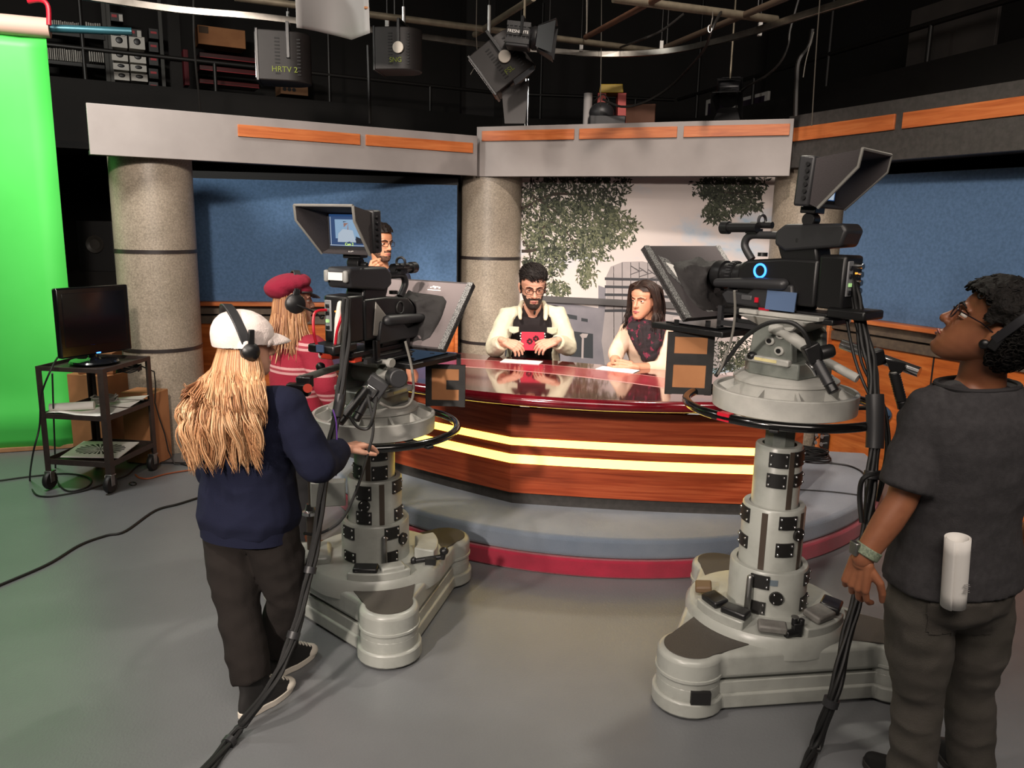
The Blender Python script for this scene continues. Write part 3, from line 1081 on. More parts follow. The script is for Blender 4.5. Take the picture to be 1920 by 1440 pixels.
    for k in range(3):
        a = a0 + k * 2 * pi / 3 + 0.5
        MB(M).box((0.27 * cos(a), 0.27 * sin(a), zk - .016), (0.29, 0.034, 0.012), rotz(a)).build('spoke', PLASTIC, wheel, 0.003)
    a = view - 0.55
    mb = MB(M)
    patch(mb, R - .012, a, 0.05, zk - .012, zk + .019, 0.028)
    mb.build('red_index_tag', RED, wheel)
    extras(M, t)
    return t


VIEW1 = atan2(-3.55, 0.635)
VIEW2 = atan2(-3.15, -1.11)


def pads(M, t, spots):
    for (a, r, z, dx, dy, m_, tilt) in spots:
        R = rotz(a)
        q = Vector((r * cos(a), r * sin(a), z))
        MB(M).box(q, (dx, dy, 0.03), R @ Matrix.Rotation(tilt, 3, 'Y')).build('brake_pedal', m_, t, 0.008)


def extras1(M, t):
    a = VIEW1 + .05
    mb = MB(M)
    arcs = [((.225) * cos(a - .52 + 1.04 * i / 10), .225 * sin(a - .52 + 1.04 * i / 10)) for i in range(11)] + [(.31 * cos(a + .48 - .96 * i / 10), .31 * sin(a + .48 - .96 * i / 10)) for i in range(11)]
    mb.prism(arcs, 0.28, 0.318)
    mb.build('pedal_tray', GREYP, t, 0.006)
    pads(M, t, [(a - .22, .268, .325, .06, .11, PLASTIC, .1), (a + .22, .268, .322, .06, .11, GREYP, .05)])
    a2 = VIEW1 + 1.5
    mb = MB(M)
    mb.prism([(.2 * cos(a2 - .4 + .8 * i / 8), .2 * sin(a2 - .4 + .8 * i / 8)) for i in range(9)] + [(.3 * cos(a2 + .4 - .8 * i / 8), .3 * sin(a2 + .4 - .8 * i / 8)) for i in range(9)], 0.28, 0.34)
    mb.build('pedal_tray', GREYP, t, 0.006)
    a3 = VIEW1 + 1.0
    mb = MB(M)
    q = Vector((.3 * cos(a3), .3 * sin(a3), .3))
    mb.cyl(q + Vector((-.07, 0, 0)), q + Vector((.05, .03, .01)), .012).ell(q + Vector((.06, .03, .04)), (.022, .022, .02)).box(q, (.05, .03, .03)).cyl(q + Vector((.05, .03, .0)), q + Vector((.06, .03, .05)), .014).ell(q + Vector((-.08, 0, .0)), (.015, .015, .02))
    mb.build('fill_valve', PLASTIC, t)
    # hydraulic post and bracket on the far side
    a4 = VIEW1 - 1.55
    q = Vector((.3 * cos(a4), .3 * sin(a4), 0))
    mb = MB(M)
    mb.cyl(q + Vector((0, 0, .28)), q + Vector((0, 0, .52)), .02).cyl(q + Vector((0, 0, .52)), q + Vector((0, 0, .9)), .008)
    mb.build('guide_rod', SLOT, t)
    MB(M).lathe([(.01, .5), (.04, .5), (.04, .515), (.025, .52), (.018, .55), (.01, .55)], 20, q).build('rod_collar', CHROME, t)
    MB(M).box(q * .72 + Vector((0, 0, .6)), (.16, .06, .12), rotz(a4)).build('rod_bracket', GREYP, t, .006)
    MB(M).box(q * 1.0 + Vector((0, 0, .29)), (.18, .2, .07), rotz(a4)).build('valve_box', GREYP, t, .02)
    lev = VIEW1 + .22
    mb = MB(M)
    p = Vector((.166 * cos(lev), .166 * sin(lev), 0))
    o = Vector((cos(lev), sin(lev), 0))
    mb.limb([p + o * .012 + Vector((0, 0, .43)), p + o * .016 + Vector((0, 0, .31))], [.012, .013], 10)
    mb.build('lock_lever', STEEL, t)


def extras2(M, t):
    for da, w_ in ((-.65, .0), (.95, .0)):
        a = VIEW2 + da
        mb = MB(M)
        mb.prism([(.215 * cos(a - .45 + .9 * i / 8), .215 * sin(a - .45 + .9 * i / 8)) for i in range(9)] + [(.315 * cos(a + .4 - .8 * i / 8), .315 * sin(a + .4 - .8 * i / 8)) for i in range(9)], 0.28, 0.322)
        mb.build('pedal_tray', GREYP, t, .006)
    wornbrown = mat('worn_brown_rubber', '#5a452f', 0.6)
    worngrey = mat('worn_grey_rubber', '#55534f', 0.6, c2='#6b6965', vs=20)
    pads(M, t, [(VIEW2 - .85, .265, .338, .07, .1, PLASTIC, .12), (VIEW2 - .42, .268, .335, .06, .11, PLASTIC, .1), (VIEW2 - 1.45, .262, .32, .07, .08, wornbrown, .1),
                (VIEW2 + .12, .285, .315, .06, .11, worngrey, .1), (VIEW2 + .92, .262, .345, .08, .11, worngrey, .14), (VIEW2 + 1.35, .262, .345, .08, .1, PLASTIC, .14)])
    a = VIEW2 + .45
    q = Vector((.29 * cos(a), .29 * sin(a), .3))
    mb = MB(M)
    mb.box(q + Vector((0, 0, .01)), (.035, .03, .06)).cyl(q + Vector((-.05, -.02, .0)), q, .016).cyl(q + Vector((-.012, 0, .03)), q + Vector((-.012, 0, .062)), .012).cyl(q + Vector((.015, 0, .03)), q + Vector((.015, 0, .056)), .012)
    mb.build('fill_valve', PLASTIC, t, .003)
    mb = MB(M)
    mb.lathe([(.002, .062), (.015, .062), (.015, .066), (.002, .066)], 14, q + Vector((-.012, 0, 0)))
    mb.build('valve_cap', STEEL, t)
    lev = VIEW2 - .38
    mb = MB(M)
    p = Vector((.166 * cos(lev), .166 * sin(lev), 0))
    o = Vector((cos(lev), sin(lev), 0))
    mb.limb([p + o * .014 + Vector((0, 0, .455)), p + o * .018 + Vector((0, 0, .32))], [.013, .014], 10)
    mb.build('lock_lever', STEEL, t)
    k = VIEW2 - radians(141 - 90)
    mb = MB(M)
    ca = radians(218.5)
    mb.box((.495 * cos(ca) + .02, .495 * sin(ca) - .13, .1), (.075, .02, .05))
    mb.build('wheel_window', BLACK, t)
    a = VIEW2 + .15
    mb = MB(M)
    patch(mb, .16, a, .036, .43, .455, .002)
    mb.build('maker_badge', mat('badge_grey', '#5f6a72', .4), t)


P1L = (-0.64, 3.57, 0)
P2L = (1.11, 3.15, 0)
pedestal(P1L, radians(-73), 'grey camera pedestal behind the blonde operator with its column lowered', (0.475, 0.68, 0.845, 0.905, 0.985, 1.035), VIEW1,
         {'lower_stage': [(-48, 'p', .05, .3), (-50, 'p', .65, .95), (25, 'p', .05, .33), (28, 'p', .66, .96), (50, 'k', .4, .75)],
          'middle_stage': [(-24, 'p', .08, .35), (-24, 'p', .62, .92), (-22, 'k', .38, .6), (14, 's', 0, .95), (60, 'p', .08, .35), (55, 'p', .7, .97)],
          'upper_stage': [(-60, 'p', .1, .45), (14, 'p', .08, .45), (14, 'p', .6, .95), (-18, 's', 0, .95)]}, extras1)
pedestal(P2L, radians(218.5), 'grey camera pedestal with its column raised beside the man in the dark tee', (0.48, 0.735, 0.99, 1.14, 1.225, 1.285), VIEW2,
         {'lower_stage': [(-13, 'p', .06, .34), (-10, 'p', .64, .94), (70, 'p', .1, .4), (75, 'p', .66, .94), (14, 'k', .33, .62)],
          'middle_stage': [(-62, 'p', .3, .5), (-62, 'p', .72, .95), (-14, 's', 0, .95), (28, 'p', .72, .93), (26, 'p', .28, .5), (52, 'k', .5, .75), (62, 's', 0, .95)],
          'upper_stage': [(2, 'p', .7, .93), (0, 'p', .38, .6), (35, 's', 0, .95), (62, 'p', .72, .95), (65, 'p', .4, .6)]}, extras2, 0.495)


# ------------------------------------------------------------------ pan and tilt heads
def pan_head(loc, az, label, mirror=1, zk=.85):
    M = place(loc, -az) @ Matrix.Diagonal((1, 1, zk, 1))
    t = thing('pan_tilt_head', label, 'tripod head', loc, 'pan and tilt heads')
    s = mirror
    mb = MB(M)
    mb.prism([(-.12, -.13), (.12, -.13), (.14, -.05), (.14, .08), (.1, .13), (-.1, .13), (-.14, .08), (-.14, -.05)], 0.0, 0.075)
    mb.build('base_casting', GREYD, t, .006)
    # cheeks
    for sx in (-1, 1):
        mb = MB(M)
        x0, x1 = sx * .085, sx * .125
        prof = [(-.1, .07), (.1, .07), (.085, .2), (.05, .235), (-.05, .235), (-.09, .2)]
        mb.loft([[(x0, y, z) for y, z in prof], [(x1, y, z) for y, z in prof]])
        ck = mb.build('cheek', GREYD, t, .006)
        kb = MB(M)
        for y, z in ((-.045, .2), (.0, .165), (-.045, .125)):
            kb.cyl((sx * .12, y, z), (sx * .137, y, z), .021, n=18)
        kb.build('drag_knobs', GREYC, ck, .003)
        kb = MB(M)
        for y, z in ((-.045, .2), (.0, .165), (-.045, .125)):
            kb.cyl((sx * .135, y, z), (sx * .1385, y, z), .011, n=14)
        kb.build('knob_centres', PLASTIC, ck)
        MB(M).box((sx * .135, 0, .075), (.03, .2, .032)).build('level_bar', GREYC, ck, .006)
        MB(M).box((sx * .151, .0, .077), (.003, .1, .014)).build('bar_label', mat('aged_label', '#cbbf8d', .5), ck)
    MB(M).ell((s * -.14, .07, .085), (.02, .02, .02)).build('lock_ball', PLASTIC, t)
    mb = MB(M)
    mb.cyl((-.09, 0, .16), (.09, 0, .16), .055, n=24)
    mb.build('tilt_drum', GREYP, t)
    mb = MB(M)
    mb.loft([[(-.07, y, .2) for y in (-.05, .05)] + [(.07, y, .2) for y in (.05, -.05)], [(-.13, y, .27) for y in (-.16, .16)] + [(.13, y, .27) for y in (.16, -.16)]])
    mb.build('cradle', GREYC, t, .004)
    MB(M).box((0, 0, .283), (.2, .36, .022)).build('slide_plate', GREYC, t, .004)
    MB(M).box((0, .02, .3), (.13, .42, .014)).build('wedge_plate', PLASTIC, t, .003)
    for sx in (-1, 1):
        MB(M).cyl((sx * .1, -.12, .255), (sx * .185, -.12, .255), .014, n=12).cyl((sx * .18, -.12, .255), (sx * .2, -.12, .255), .024, n=14).build('clamp_knob', GREYC, t, .002)
    return t, M


def handle_bar(t, pts, r, grip, name='pan_bar', gm=None, barm=None):
    b = MB().tube([Vector(p) for p in pts], r, 14).build(name, barm or GREYC, t)
    if grip:
        p, q = Vector(grip[0]), Vector(grip[1])
        d = (q - p)
        prof = []
        for i in range(25):
            prof.append(p + d * i / 24)
        MB().tube(prof, [.019 + .0025 * (i % 2) for i in range(25)], 14).build('grip', gm or PLASTIC2, b, smooth=180)
        MB().cyl(q, q + d.normalized() * .03, .02, n=16).build('grip_cap', PLASTIC, b, .003)
    return b


h1, MH1 = pan_head((-0.64, 3.57, 1.035), radians(28), 'grey pan and tilt head on the lowered pedestal beside the blonde operator')
h2, MH2 = pan_head((1.11, 3.15, 1.285), radians(-38), 'grey pan and tilt head with steel pan bars on the raised pedestal')
# bars on the left head
handle_bar(h1, [at(742, 702, 3.42), at(722, 705, 3.38), at(700, 718, 3.3)], .024, None, 'bar_socket')
MB().cyl(at(738, 706, 3.36), at(748, 710, 3.27), .04, n=24).build('round_knob', PLASTIC2, h1, .006)
handle_bar(h1, [at(705, 715, 3.32), at(684, 745, 3.24)], .016, (at(690, 742, 3.22), at(672, 776, 3.18)))
MB().box(at(702, 728, 3.25), (.09, .05, .1), Matrix.Rotation(.6, 3, 'Y')).build('zoom_control', PLASTIC2, h1, .006)
MB().box(at(695, 733, 3.215), (.05, .012, .04), Matrix.Rotation(.6, 3, 'Y')).build('zoom_rocker', CHROME, h1, .003)
handle_bar(h1, [at(688, 728, 3.24), at(680, 740, 3.2)], .02, (at(685, 730, 3.2), at(644, 782, 3.12)), 'pan_bar', PLASTIC)
handle_bar(h1, [at(634, 688, 3.42), at(612, 695, 3.3), at(560, 712, 3.1)], .015, None, 'pan_bar', barm=GREYD)
MB().ell(at(601, 688, 3.3), (.02, .02, .02)).build('bar_ball', PLASTIC, h1)
MB().box(at(572, 716, 3.12), (.06, .05, .05)).box(at(560, 730, 3.1), (.09, .05, .05)).build('focus_control', PLASTIC, h1, .006)
MB().cyl(at(576, 728, 3.09), at(577, 728, 3.04), .018, n=16).build('red_button', mat('orange_red', '#e0452b', .4), h1)
# bars on the right head
handle_bar(h2, [at(1448, 615, 3.05), at(1470, 622, 3.0), at(1512, 652, 2.93)], .022, (at(1528, 672, 2.88), at(1556, 722, 2.82)))
MB().box(at(1524, 662, 2.88), (.06, .05, .07), Matrix.Rotation(-.5, 3, 'Y')).build('zoom_control', PLASTIC, h2, .006)
MB().lathe([(.02, -.02), (.026, -.018), (.026, .02), (.02, .03)], 18, at(1548, 660, 2.86), Matrix.Rotation(1.3, 3, 'Y')).build('zoom_dial', PLASTIC, h2)
MB().tube(smooth_path([at(1512, 680, 2.88), at(1522, 690, 2.86), at(1530, 704, 2.86)], 4), .006, 8).build('brake_lever', CHROME, h2)
handle_bar(h2, [at(1546, 676, 3.0), at(1608, 710, 2.9)], .017, None)
handle_bar(h2, [at(1578, 645, 3.2), at(1640, 668, 3.1), at(1724, 698, 2.98)], .0205, None, 'pan_bar', barm=CHROME)
MB().box(at(1640, 670, 3.05), (.06, .06, .06), Matrix.Rotation(-.3, 3, 'Y')).build('clamp', PLASTIC, h2, .006)
MB().hexa([at(1668, 695, 3.02), at(1690, 700, 3.02), at(1690, 700, 2.98), at(1668, 695, 2.98)], [at(1660, 672, 3.04), at(1700, 682, 3.04), at(1700, 682, 2.98), at(1660, 672, 2.98)]).build('grip_bracket', PLASTIC, h2, .004)
handle_bar(h2, [at(1676, 695, 3.0), at(1680, 705, 3.0)], .018, (at(1676, 698, 3.0), at(1690, 752, 2.99)), 'focus_grip', PLASTIC)


# ------------------------------------------------------------------ studio cameras
def star_text(txt, size, M, name, m_, parent, depth=0.0015):
    c = bpy.data.curves.new('txt', 'FONT')
    c.body = txt
    c.size = size
    c.extrude = depth
    c.align_x = 'CENTER'
    c.align_y = 'CENTER'
    o = bpy.data.objects.new('txt', c)
    C.objects.link(o)
    dg = bpy.context.evaluated_depsgraph_get()
    me = bpy.data.meshes.new_from_object(o.evaluated_get(dg))
    bpy.data.objects.remove(o)
    me.transform(M)
    me.name = name
    return MB().build(name, m_, parent, me=me, smooth=0)


def face(M, c, nrm, up=(0, 0, 1)):       # a 4x4 whose z axis is the surface normal
    nv = Vector(nrm).normalized()
    u = Vector(up)
    u = (u - nv * u.dot(nv)).normalized()
    r = u.cross(nv)
    q = Matrix((r, u, nv)).transposed().to_4x4()
    q.translation = Vector(c)
    return M @ q


CLOTH = mat('black_shroud_cloth', '#1d1a1a', 0.75, bump=0.2, bs=60)
HOODM = mat('grey_hood_felt', '#3a3536', 0.85, bump=0.2, bs=200)
VELC = mat('silver_grey_velcro', '#8a8a88', 0.7, c2='#2f2f2f', vs=260, mid=(.45, .55))
BTAPE = mat('blue_tape', '#4a5f80', 0.7)


def studio_camera(loc, az, label, tally, extra=None):
    M = place(loc, -az)
    t = thing('studio_camera', label, 'camera', loc, 'studio video cameras')
    mb = MB(M)                                    # main body, side profile swept across
    prof = [(-.17, .02), (.16, .02), (.19, .06), (.19, .15), (.15, .185), (-.02, .2), (-.17, .2)]
    mb.loft([[(-.065, y, z) for y, z in prof], [(.065, y, z) for y, z in prof]])
    mb.build('body', PLASTIC, t, .012, seg=3)
    mb = MB(M)
    for sx in (-1, 1):
        mb.loft([[(sx * .062, y, z) for y, z in ((-.1, .0), (.22, .0), (.25, .04), (.22, .06), (.12, .05), (.08, .09), (-.08, .1))], [(sx * .084, y, z) for y, z in ((-.1, .0), (.22, .0), (.25, .04), (.22, .06), (.12, .05), (.08, .09), (-.08, .1))]])
    mb.build('shoulder_base', PLASTIC2, t, .008)
    # rear block with its battery and buttons
    mb = MB(M)
    mb.box((0, -.225, .12), (.125, .11, .2))
    r = mb.build('battery', PLASTIC, t, .012)
    MB(M).box((-.035, -.283, .135), (.035, .006, .13)).build('button_panel', mat('grey_panel', '#77787a', .4), r, .006)
    b = MB(M)
    for z in (.175, .145, .085):
        MB(M).box((-.035, -.288, z), (.018, .006, .016)).build('rear_button', PLASTIC, r, .002)
    MB(M).box((-.035, -.288, .113), (.016, .006, .013)).build('green_button', glow('lit_green', '#a6d487', .7, '#7f9f6f'), r)
    b = MB(M)
    for z in (.18, .15, .12, .09):
        MB(M).cyl((.03, -.28, z), (.03, -.297, z), .011, n=12).build('socket', CHROME, r)
    b = MB(M)
    for x, z in ((.008, .155), (.01, .1)):
        MB(M).box((x, -.284, z), (.012, .004, .006)).build('amber_lamp', glow('amber_lamp', '#ff9a2e', 2), r)
    MB(M).box((0, -.3, .008), (.14, .15, .035)).build('rear_foot', PLASTIC, t, .008)
    # raised handle with its rear module
    mb = MB(M)
    hp = [(-.25, .25), (-.02, .225), (.03, .25), (.03, .3), (-.01, .33), (-.25, .335), (-.27, .31)]
    mb.loft([[(-.062, y, z) for y, z in hp], [(.062, y, z) for y, z in hp]])
    mb.build('handle_module', PLASTIC2, t, .012, seg=3)
    MB(M).loft([[(-.05, y, z) for y, z in ((-.16, .19), (.0, .19), (.03, .26), (-.14, .28))], [(.05, y, z) for y, z in ((-.16, .19), (.0, .19), (.03, .26), (-.14, .28))]]).build('handle_pillar', PLASTIC, t, .01)
    mb = MB(M)
    mb.tube(smooth_path([(0, .0, .285), (0, .12, .285), (0, .19, .28), (0, .21, .24), (0, .17, .185)], 6), .016, 12)
    mb.build('carry_handle', PLASTIC2, t)
    mb = MB(M)
    mb.cyl((-.02, .14, .315), (-.02, .30, .312), .02, n=16).cyl((-.02, .28, .312), (-.02, .315, .312), .027, n=16).cyl((.02, .1, .325), (.02, .2, .325), .014, n=12).box((0, .17, .3), (.05, .05, .02))
    mb.build('microphone', PLASTIC, t)
    MB(M).tube([(0.02 + .024 * cos(a), .15, .343 + .022 * sin(a)) for a in [2 * pi * i / 18 for i in range(18)]], .006, 8, True).build('mic_ring', PLASTIC2, t)
    # lens
    mb = MB(M)
    mb.lathe([(.058, .17), (.06, .2), (.05, .205), (.05, .23), (.056, .232), (.056, .26), (.05, .262), (.05, .29), (.06, .292), (.06, .33), (.055, .34)], 36, (0, 0, 0.115), Matrix.Rotation(-pi / 2, 3, 'X'))
    ln = mb.build('lens', PLASTIC, t, smooth=35)
    b = MB(M)
    for k in range(28):
        a = 2 * pi * k / 28
        b.box((.058 * cos(a), .246, .115 + .058 * sin(a)), (.006, .022, .006), Matrix.Rotation(-a, 3, 'Y'))
    b.build('focus_teeth', PLASTIC2, ln)
    for sx in (-1, 1):
        mb = MB(M)
        mb.limb([(sx * .085, -.04, .1), (sx * .088, .1, .095), (sx * .085, .27, .085)], [.024, .023, .018], 12)
        mb.build('zoom_servo', PLASTIC2, t)
        MB(M).tube([(sx * .067, .08 + .026 * cos(a), .145 + .026 * sin(a)) for a in [2 * pi * i / 24 for i in range(24)]], .0045, 8, True).build('focus_ring_light', glow('blue_ring', '#2f7dff', 4 if tally else 0.0, '#222222'), t)
    MB(M).cyl((0, .12, .2), (0, .12, .215), .02).build('hot_shoe', PLASTIC, t)
    # base rails
    MB(M).box((0, .0, -.03), (.12, .5, .022)).build('base_rail', PLASTIC, t, .004)
    mb = MB(M)
    mb.box((-.04, .03, -.008), (.02, .12, .03)).box((.04, .03, -.008), (.02, .12, .03))
    mb.build('rail_riser', PLASTIC2, t)
    if extra:
        extra(M, t)
    return t, M


def prompter(M, loc, label, cam_label, card_label, gap=-.11, logo=None, panel=None):
    t = thing('teleprompter', label, 'teleprompter', M.translation, 'teleprompters')
    y0, z0, y1, z1 = .27, -.045, .525, .24
    w2 = .255
    up = Vector((0, y1 - y0, z1 - z0)).normalized()
    nb = Vector((0, -up.z, up.y))             # normal towards the camera body
    c0, c1 = Vector((0, y0, z0)), Vector((0, y1, z1))
    L = (c1 - c0).length

    def q(x, s, d=0.0):
        return c0 + up * (s * L) + Vector((x, 0, 0)) + nb * d
    # frame of four bars
    mb = MB(M)
    for (xa, xb, sa, sb) in ((-w2, w2, 0, .1), (-w2, w2, .9, 1), (-w2, -w2 + .05, .1, .9), (w2 - .05, w2, .1, .9)):
        mb.hexa([q(xa, sa, -.012), q(xb, sa, -.012), q(xb, sb, -.012), q(xa, sb, -.012)], [q(xa, sa, .012), q(xb, sa, .012), q(xb, sb, .012), q(xa, sb, .012)])
    mb.build('glass_frame', HOODM, t)
    mb = MB(M)
    mb.hexa([q(-w2, 0, -.002), q(w2, 0, -.002), q(w2, 1, -.002), q(-w2, 1, -.002)], [q(-w2, 0, .002), q(w2, 0, .002), q(w2, 1, .002), q(-w2, 1, .002)])
    MB(M).hexa([q(-w2 + .01, .02, .004), q(w2 - .01, .02, .004), q(w2 - .01, .98, .004), q(-w2 + .01, .98, .004)], [q(-w2 + .01, .02, .0125), q(w2 - .01, .02, .0125), q(w2 - .01, .98, .0125), q(-w2 + .01, .98, .0125)]).build('hood_panel', panel or HOODM, t, .002)
    gl, nt, b = _nodes('beam_splitter_glass')
    b.inputs['Base Color'].default_value = (.02, .02, .02, 1)
    b.inputs['Roughness'].default_value = .03
    mb.build('glass', gl, t, smooth=0)
    for sx in (-1, 1):
        mb = MB(M)
        mb.hexa([q(sx * w2, 0, -.014), q(sx * (w2 - .03), 0, -.014), q(sx * (w2 - .03), 1, -.014), q(sx * w2, 1, -.014)], [q(sx * w2, 0, .016), q(sx * (w2 - .03), 0, .016), q(sx * (w2 - .03), 1, .016), q(sx * w2, 1, .016)])
        mb.build('velcro_strip', VELC, t)
    # cloth shroud from the frame to the lens
    rings = []
    n = 28
    for k in range(9):
        f = k / 8
        ring = []
        for i in range(n):
            a = 2 * pi * i / n
            ca, sa = cos(a), sin(a)
            e = max(abs(ca), abs(sa))
            px = (w2 - .085) * ca / (e ** .7) - .0
            ps = .42 + .37 * sa / (e ** .7)
            A = q(px, ps, .012)
            B = Vector((.063 * ca, .325, .115 + .063 * sa))
            p = A.lerp(B, f ** .8)
            sag = sin(pi * f) * (.018 * sin(a * 7 + f * 5) + .012 * sin(a * 11))
            p += Vector((ca, 0, sa)) * sag
            ring.append(p)
        rings.append(ring)
    MB(M).loft(rings, cap=False).build('cloth_shroud', CLOTH, t, smooth=180, solid=.003)
    if not logo:
        MB(M).add([q(-w2 + .05, .86, .0135), q(-w2 + .05, .62, .0135), q(-w2 + .19, .06, .0135), q(-w2 + .15, .06, .0135), q(-w2 + .10, .80, .0135)], [(0, 1, 2, 3, 4)]).build('velcro_patch', VELC, t, smooth=0)
        MB(M).add([q(-w2 + .07, .76, .0145), q(-w2 + .085, .56, .0145), q(-w2 + .12, .42, .0145), q(-w2 + .11, .72, .0145)], [(0, 1, 2, 3)]).build('white_sticker', WHITE, t, smooth=0)
    if logo:
        F2 = face(M, q(.06, .88, .0135), nb, up)
        lg = MB(F2).box((0, -.012, .0), (.075, .004, .002))
        for k in range(5):
            lg.box((-.024 + k * .012, .004 + .004 * (k % 2), 0), (.009, .006 + .004 * (k % 3), .002))
        lg.build('hood_logo', WHITE, t, smooth=0)
    # monitor tray below with arms
    mb = MB(M)
    mb.hexa([(-.17, .14, gap - .025), (.17, .14, gap - .025), (.2, .50, gap - .022), (-.2, .50, gap - .022)], [(-.17, .14, gap), (.17, .14, gap), (.2, .50, gap + .003), (-.2, .50, gap + .003)])
    mb.build('monitor_tray', PLASTIC, t, .004)
    MB(M).box((0, .32, gap + .005), (.3, .28, .008)).build('prompt_screen', mat('prompt_glass', '#07080a', .1), t)
    mb = MB(M)
    for sx in (-1, 1):
        mb.box((sx * .06, .1, gap / 2 - .02), (.02, .3, .02))
        mb.box((sx * .06, .24, gap / 2), (.02, .02, abs(gap) + .02))
    mb.build('support_rail', PLASTIC2, t)
    return t


def vf_monitor(loc, az, label, pic, txt, tall, pitch=0.0, brand=None):
    M = place(loc, -az, pitch)
    t = thing('viewfinder_monitor', label, 'monitor', loc, 'viewfinder monitors')
    w2, h2 = .115, .082
    mb = MB(M)
    mb.box((0, .03, 0), (2 * w2 + .02, .06, 2 * h2 + .015))
    bd = mb.build('casing', PLASTIC2, t, .008)
    b = MB(M)
    for k in range(6):
        for sx in (-1, 1):
            b = MB(M)
            b.cyl((sx * (w2 + .008), .02, .06 - k * .024), (sx * (w2 + .022), .02, .06 - k * .024), .0075, n=12)
            b.build('side_knob', PLASTIC, bd)
    MB(M).box((0, -.001, .004), (2 * w2 - .03, .004, 2 * h2 - .03)).build('screen', pic[0], t, smooth=0)
    if len(pic) > 1:
        mb2 = MB(M)
        for k, pts in pic[1]:
            mb2.m(k).add([(x, -.0036 - .0002 * i, z) for i, (x, z) in enumerate([(a, b_) for a, b_ in pts])], [list(range(len(pts)))])
        mb2.build('picture', pic[2], t, smooth=0)
    if txt:
        star_text(txt, .016, face(M, (0.0, -.005, -h2 + .028), (0, -1, 0)), 'camera_caption', glow('caption_green', '#c8e860', 1.6), t, .0003)
    if brand:
        star_text(brand, .017, face(M, (.02, -.024, -h2 - .004), (0, -1, 0)), 'maker_name', WHITE, t, .0005)
    # hood: top, sides with a slanted edge, bottom lip
    d, fl = .17, .03
    T = [(-w2, 0, h2), (w2, 0, h2), (w2 + fl, -d, h2 + fl), (-w2 - fl, -d, h2 + fl)]
    th = .006
    mb = MB(M)

    def slab(p):
        p = [Vector(x) for x in p]
        nn = (p[1] - p[0]).cross(p[2] - p[0]).normalized() * th
        k = len(p)
        mb.add(p + [x + nn for x in p], [list(range(k))[::-1], list(range(k, 2 * k))] + [(i, (i + 1) % k, k + (i + 1) % k, k + i) for i in range(k)])
    slab(T)
    for sx in (-1, 1):
        p = [(sx * w2, 0, -h2), (sx * w2, 0, h2), (sx * (w2 + fl), -d, h2 + fl), (sx * (w2 + fl), -d * .97, h2 - .03), (sx * (w2 + .008), -.035, -h2 - .012)]
        slab(p if sx < 0 else p[::-1])
    slab([(w2, 0, -h2), (-w2, 0, -h2), (-w2 - .01, -.035, -h2 - .012), (w2 + .01, -.035, -h2 - .012)])
    mb.build('hood', HOODM, t)
    mb = MB(M)
    for sx in (-1, 1):
        mb.tube([(sx * (w2 + fl), -d, h2 + fl), (sx * (w2 + fl), -d * .97, h2 - .03), (sx * (w2 + .008), -.035, -h2 - .012)], .006, 6)
    mb.tube([(-(w2 + fl), -d, h2 + fl), ((w2 + fl), -d, h2 + fl)], .006, 6)
    mb.build('hood_edging', mat('worn_grey_edge', '#7d7b76', .6), t)
    mb = MB(M)
    mb.box((0, .035, -h2 - .02), (.09, .06, .025)).cyl((-.03, .035, -h2 - .055), (.03, .035, -h2 - .055), .026, n=16).box((0, .035, -h2 - .05 - tall / 2), (.03, .035, tall)).box((0, .035, -h2 - .045 - tall), (.07, .07, .02)).cyl((.03, .035, -h2 - .06), (.06, .035, -h2 - .06), .013, n=10)
    mb.build('mount', PLASTIC, t, .004)
    return t


def white_tape(M, t):
    MB(M).box((-.0, -.273, .298), (.075, .006, .032)).build('white_label', WHITE, t)
    for sx in (-1, 1):
        MB(M).box((sx * .05, -.27, .298), (.022, .02, .05)).build('grey_corner', mat('grey_corner_plastic', '#8a8a87', .5), t, .008)
    MB(M).box((.0, -.377, .012), (.04, .004, .03)).build('blue_tape_tab', BTAPE, t)
    MB(M).limb([(.02, -.3, -.0), (.035, -.3, .13), (.04, -.295, .19)], [.014, .016, .012], 10).build('white_connector', mat('worn_white_sleeve', '#d3cec6', .6), t)
    for sx in (-1, 1):
        MB(M).loft([[(sx * .066, y, z) for y, z in ((-.12, .04), (-.03, .02), (.0, .1), (-.1, .19))], [(sx * .072, y, z) for y, z in ((-.12, .05), (-.03, .03), (-.01, .1), (-.1, .18))]]).build('grey_side_cover', mat('warm_grey_plastic', '#8e8a84', .5), t, .004)
    MB(M).tube(smooth_path([(-.03, -.3, .16), (-.04, -.36, .15), (-.035, -.37, .06), (-.01, -.36, -.02)], 6), .006, 8).build('red_cable', RED, t)
    MB(M).tube(smooth_path([(.05, -.29, .16), (.07, -.33, .13), (.05, -.33, .08), (.03, -.32, .02)], 6), .006, 8).build('red_cable', RED, t)


def right_extra(M, t):
    MB(M).hexa([(-.092, -.02, .03), (-.094, .0, .03), (-.094, .0, .03), (-.092, -.02, .03)], [(-.092, -.02, .03), (-.094, .0, .03), (-.094, .0, .03), (-.092, -.02, .03)]) if 0 else None
    MB(M).box((-.088, -.04, .035), (.004, .13, .075), Matrix.Rotation(.1, 3, 'Y')).build('blue_tape', BTAPE, t)
    MB(M).box((-.085, .12, .035), (.006, .05, .02)).build('grey_plate', mat('dark_grey_panel', '#4a4a4c', .4), t, .003)
    MB(M).box((-.088, .07, .03), (.006, .016, .02)).build('red_button', RED, t)
    MB(M).box((-.04, .05, -.0), (.06, .04, .02)).build('red_tally', glow('tally_red', '#c0182a', .8, '#400000'), t)


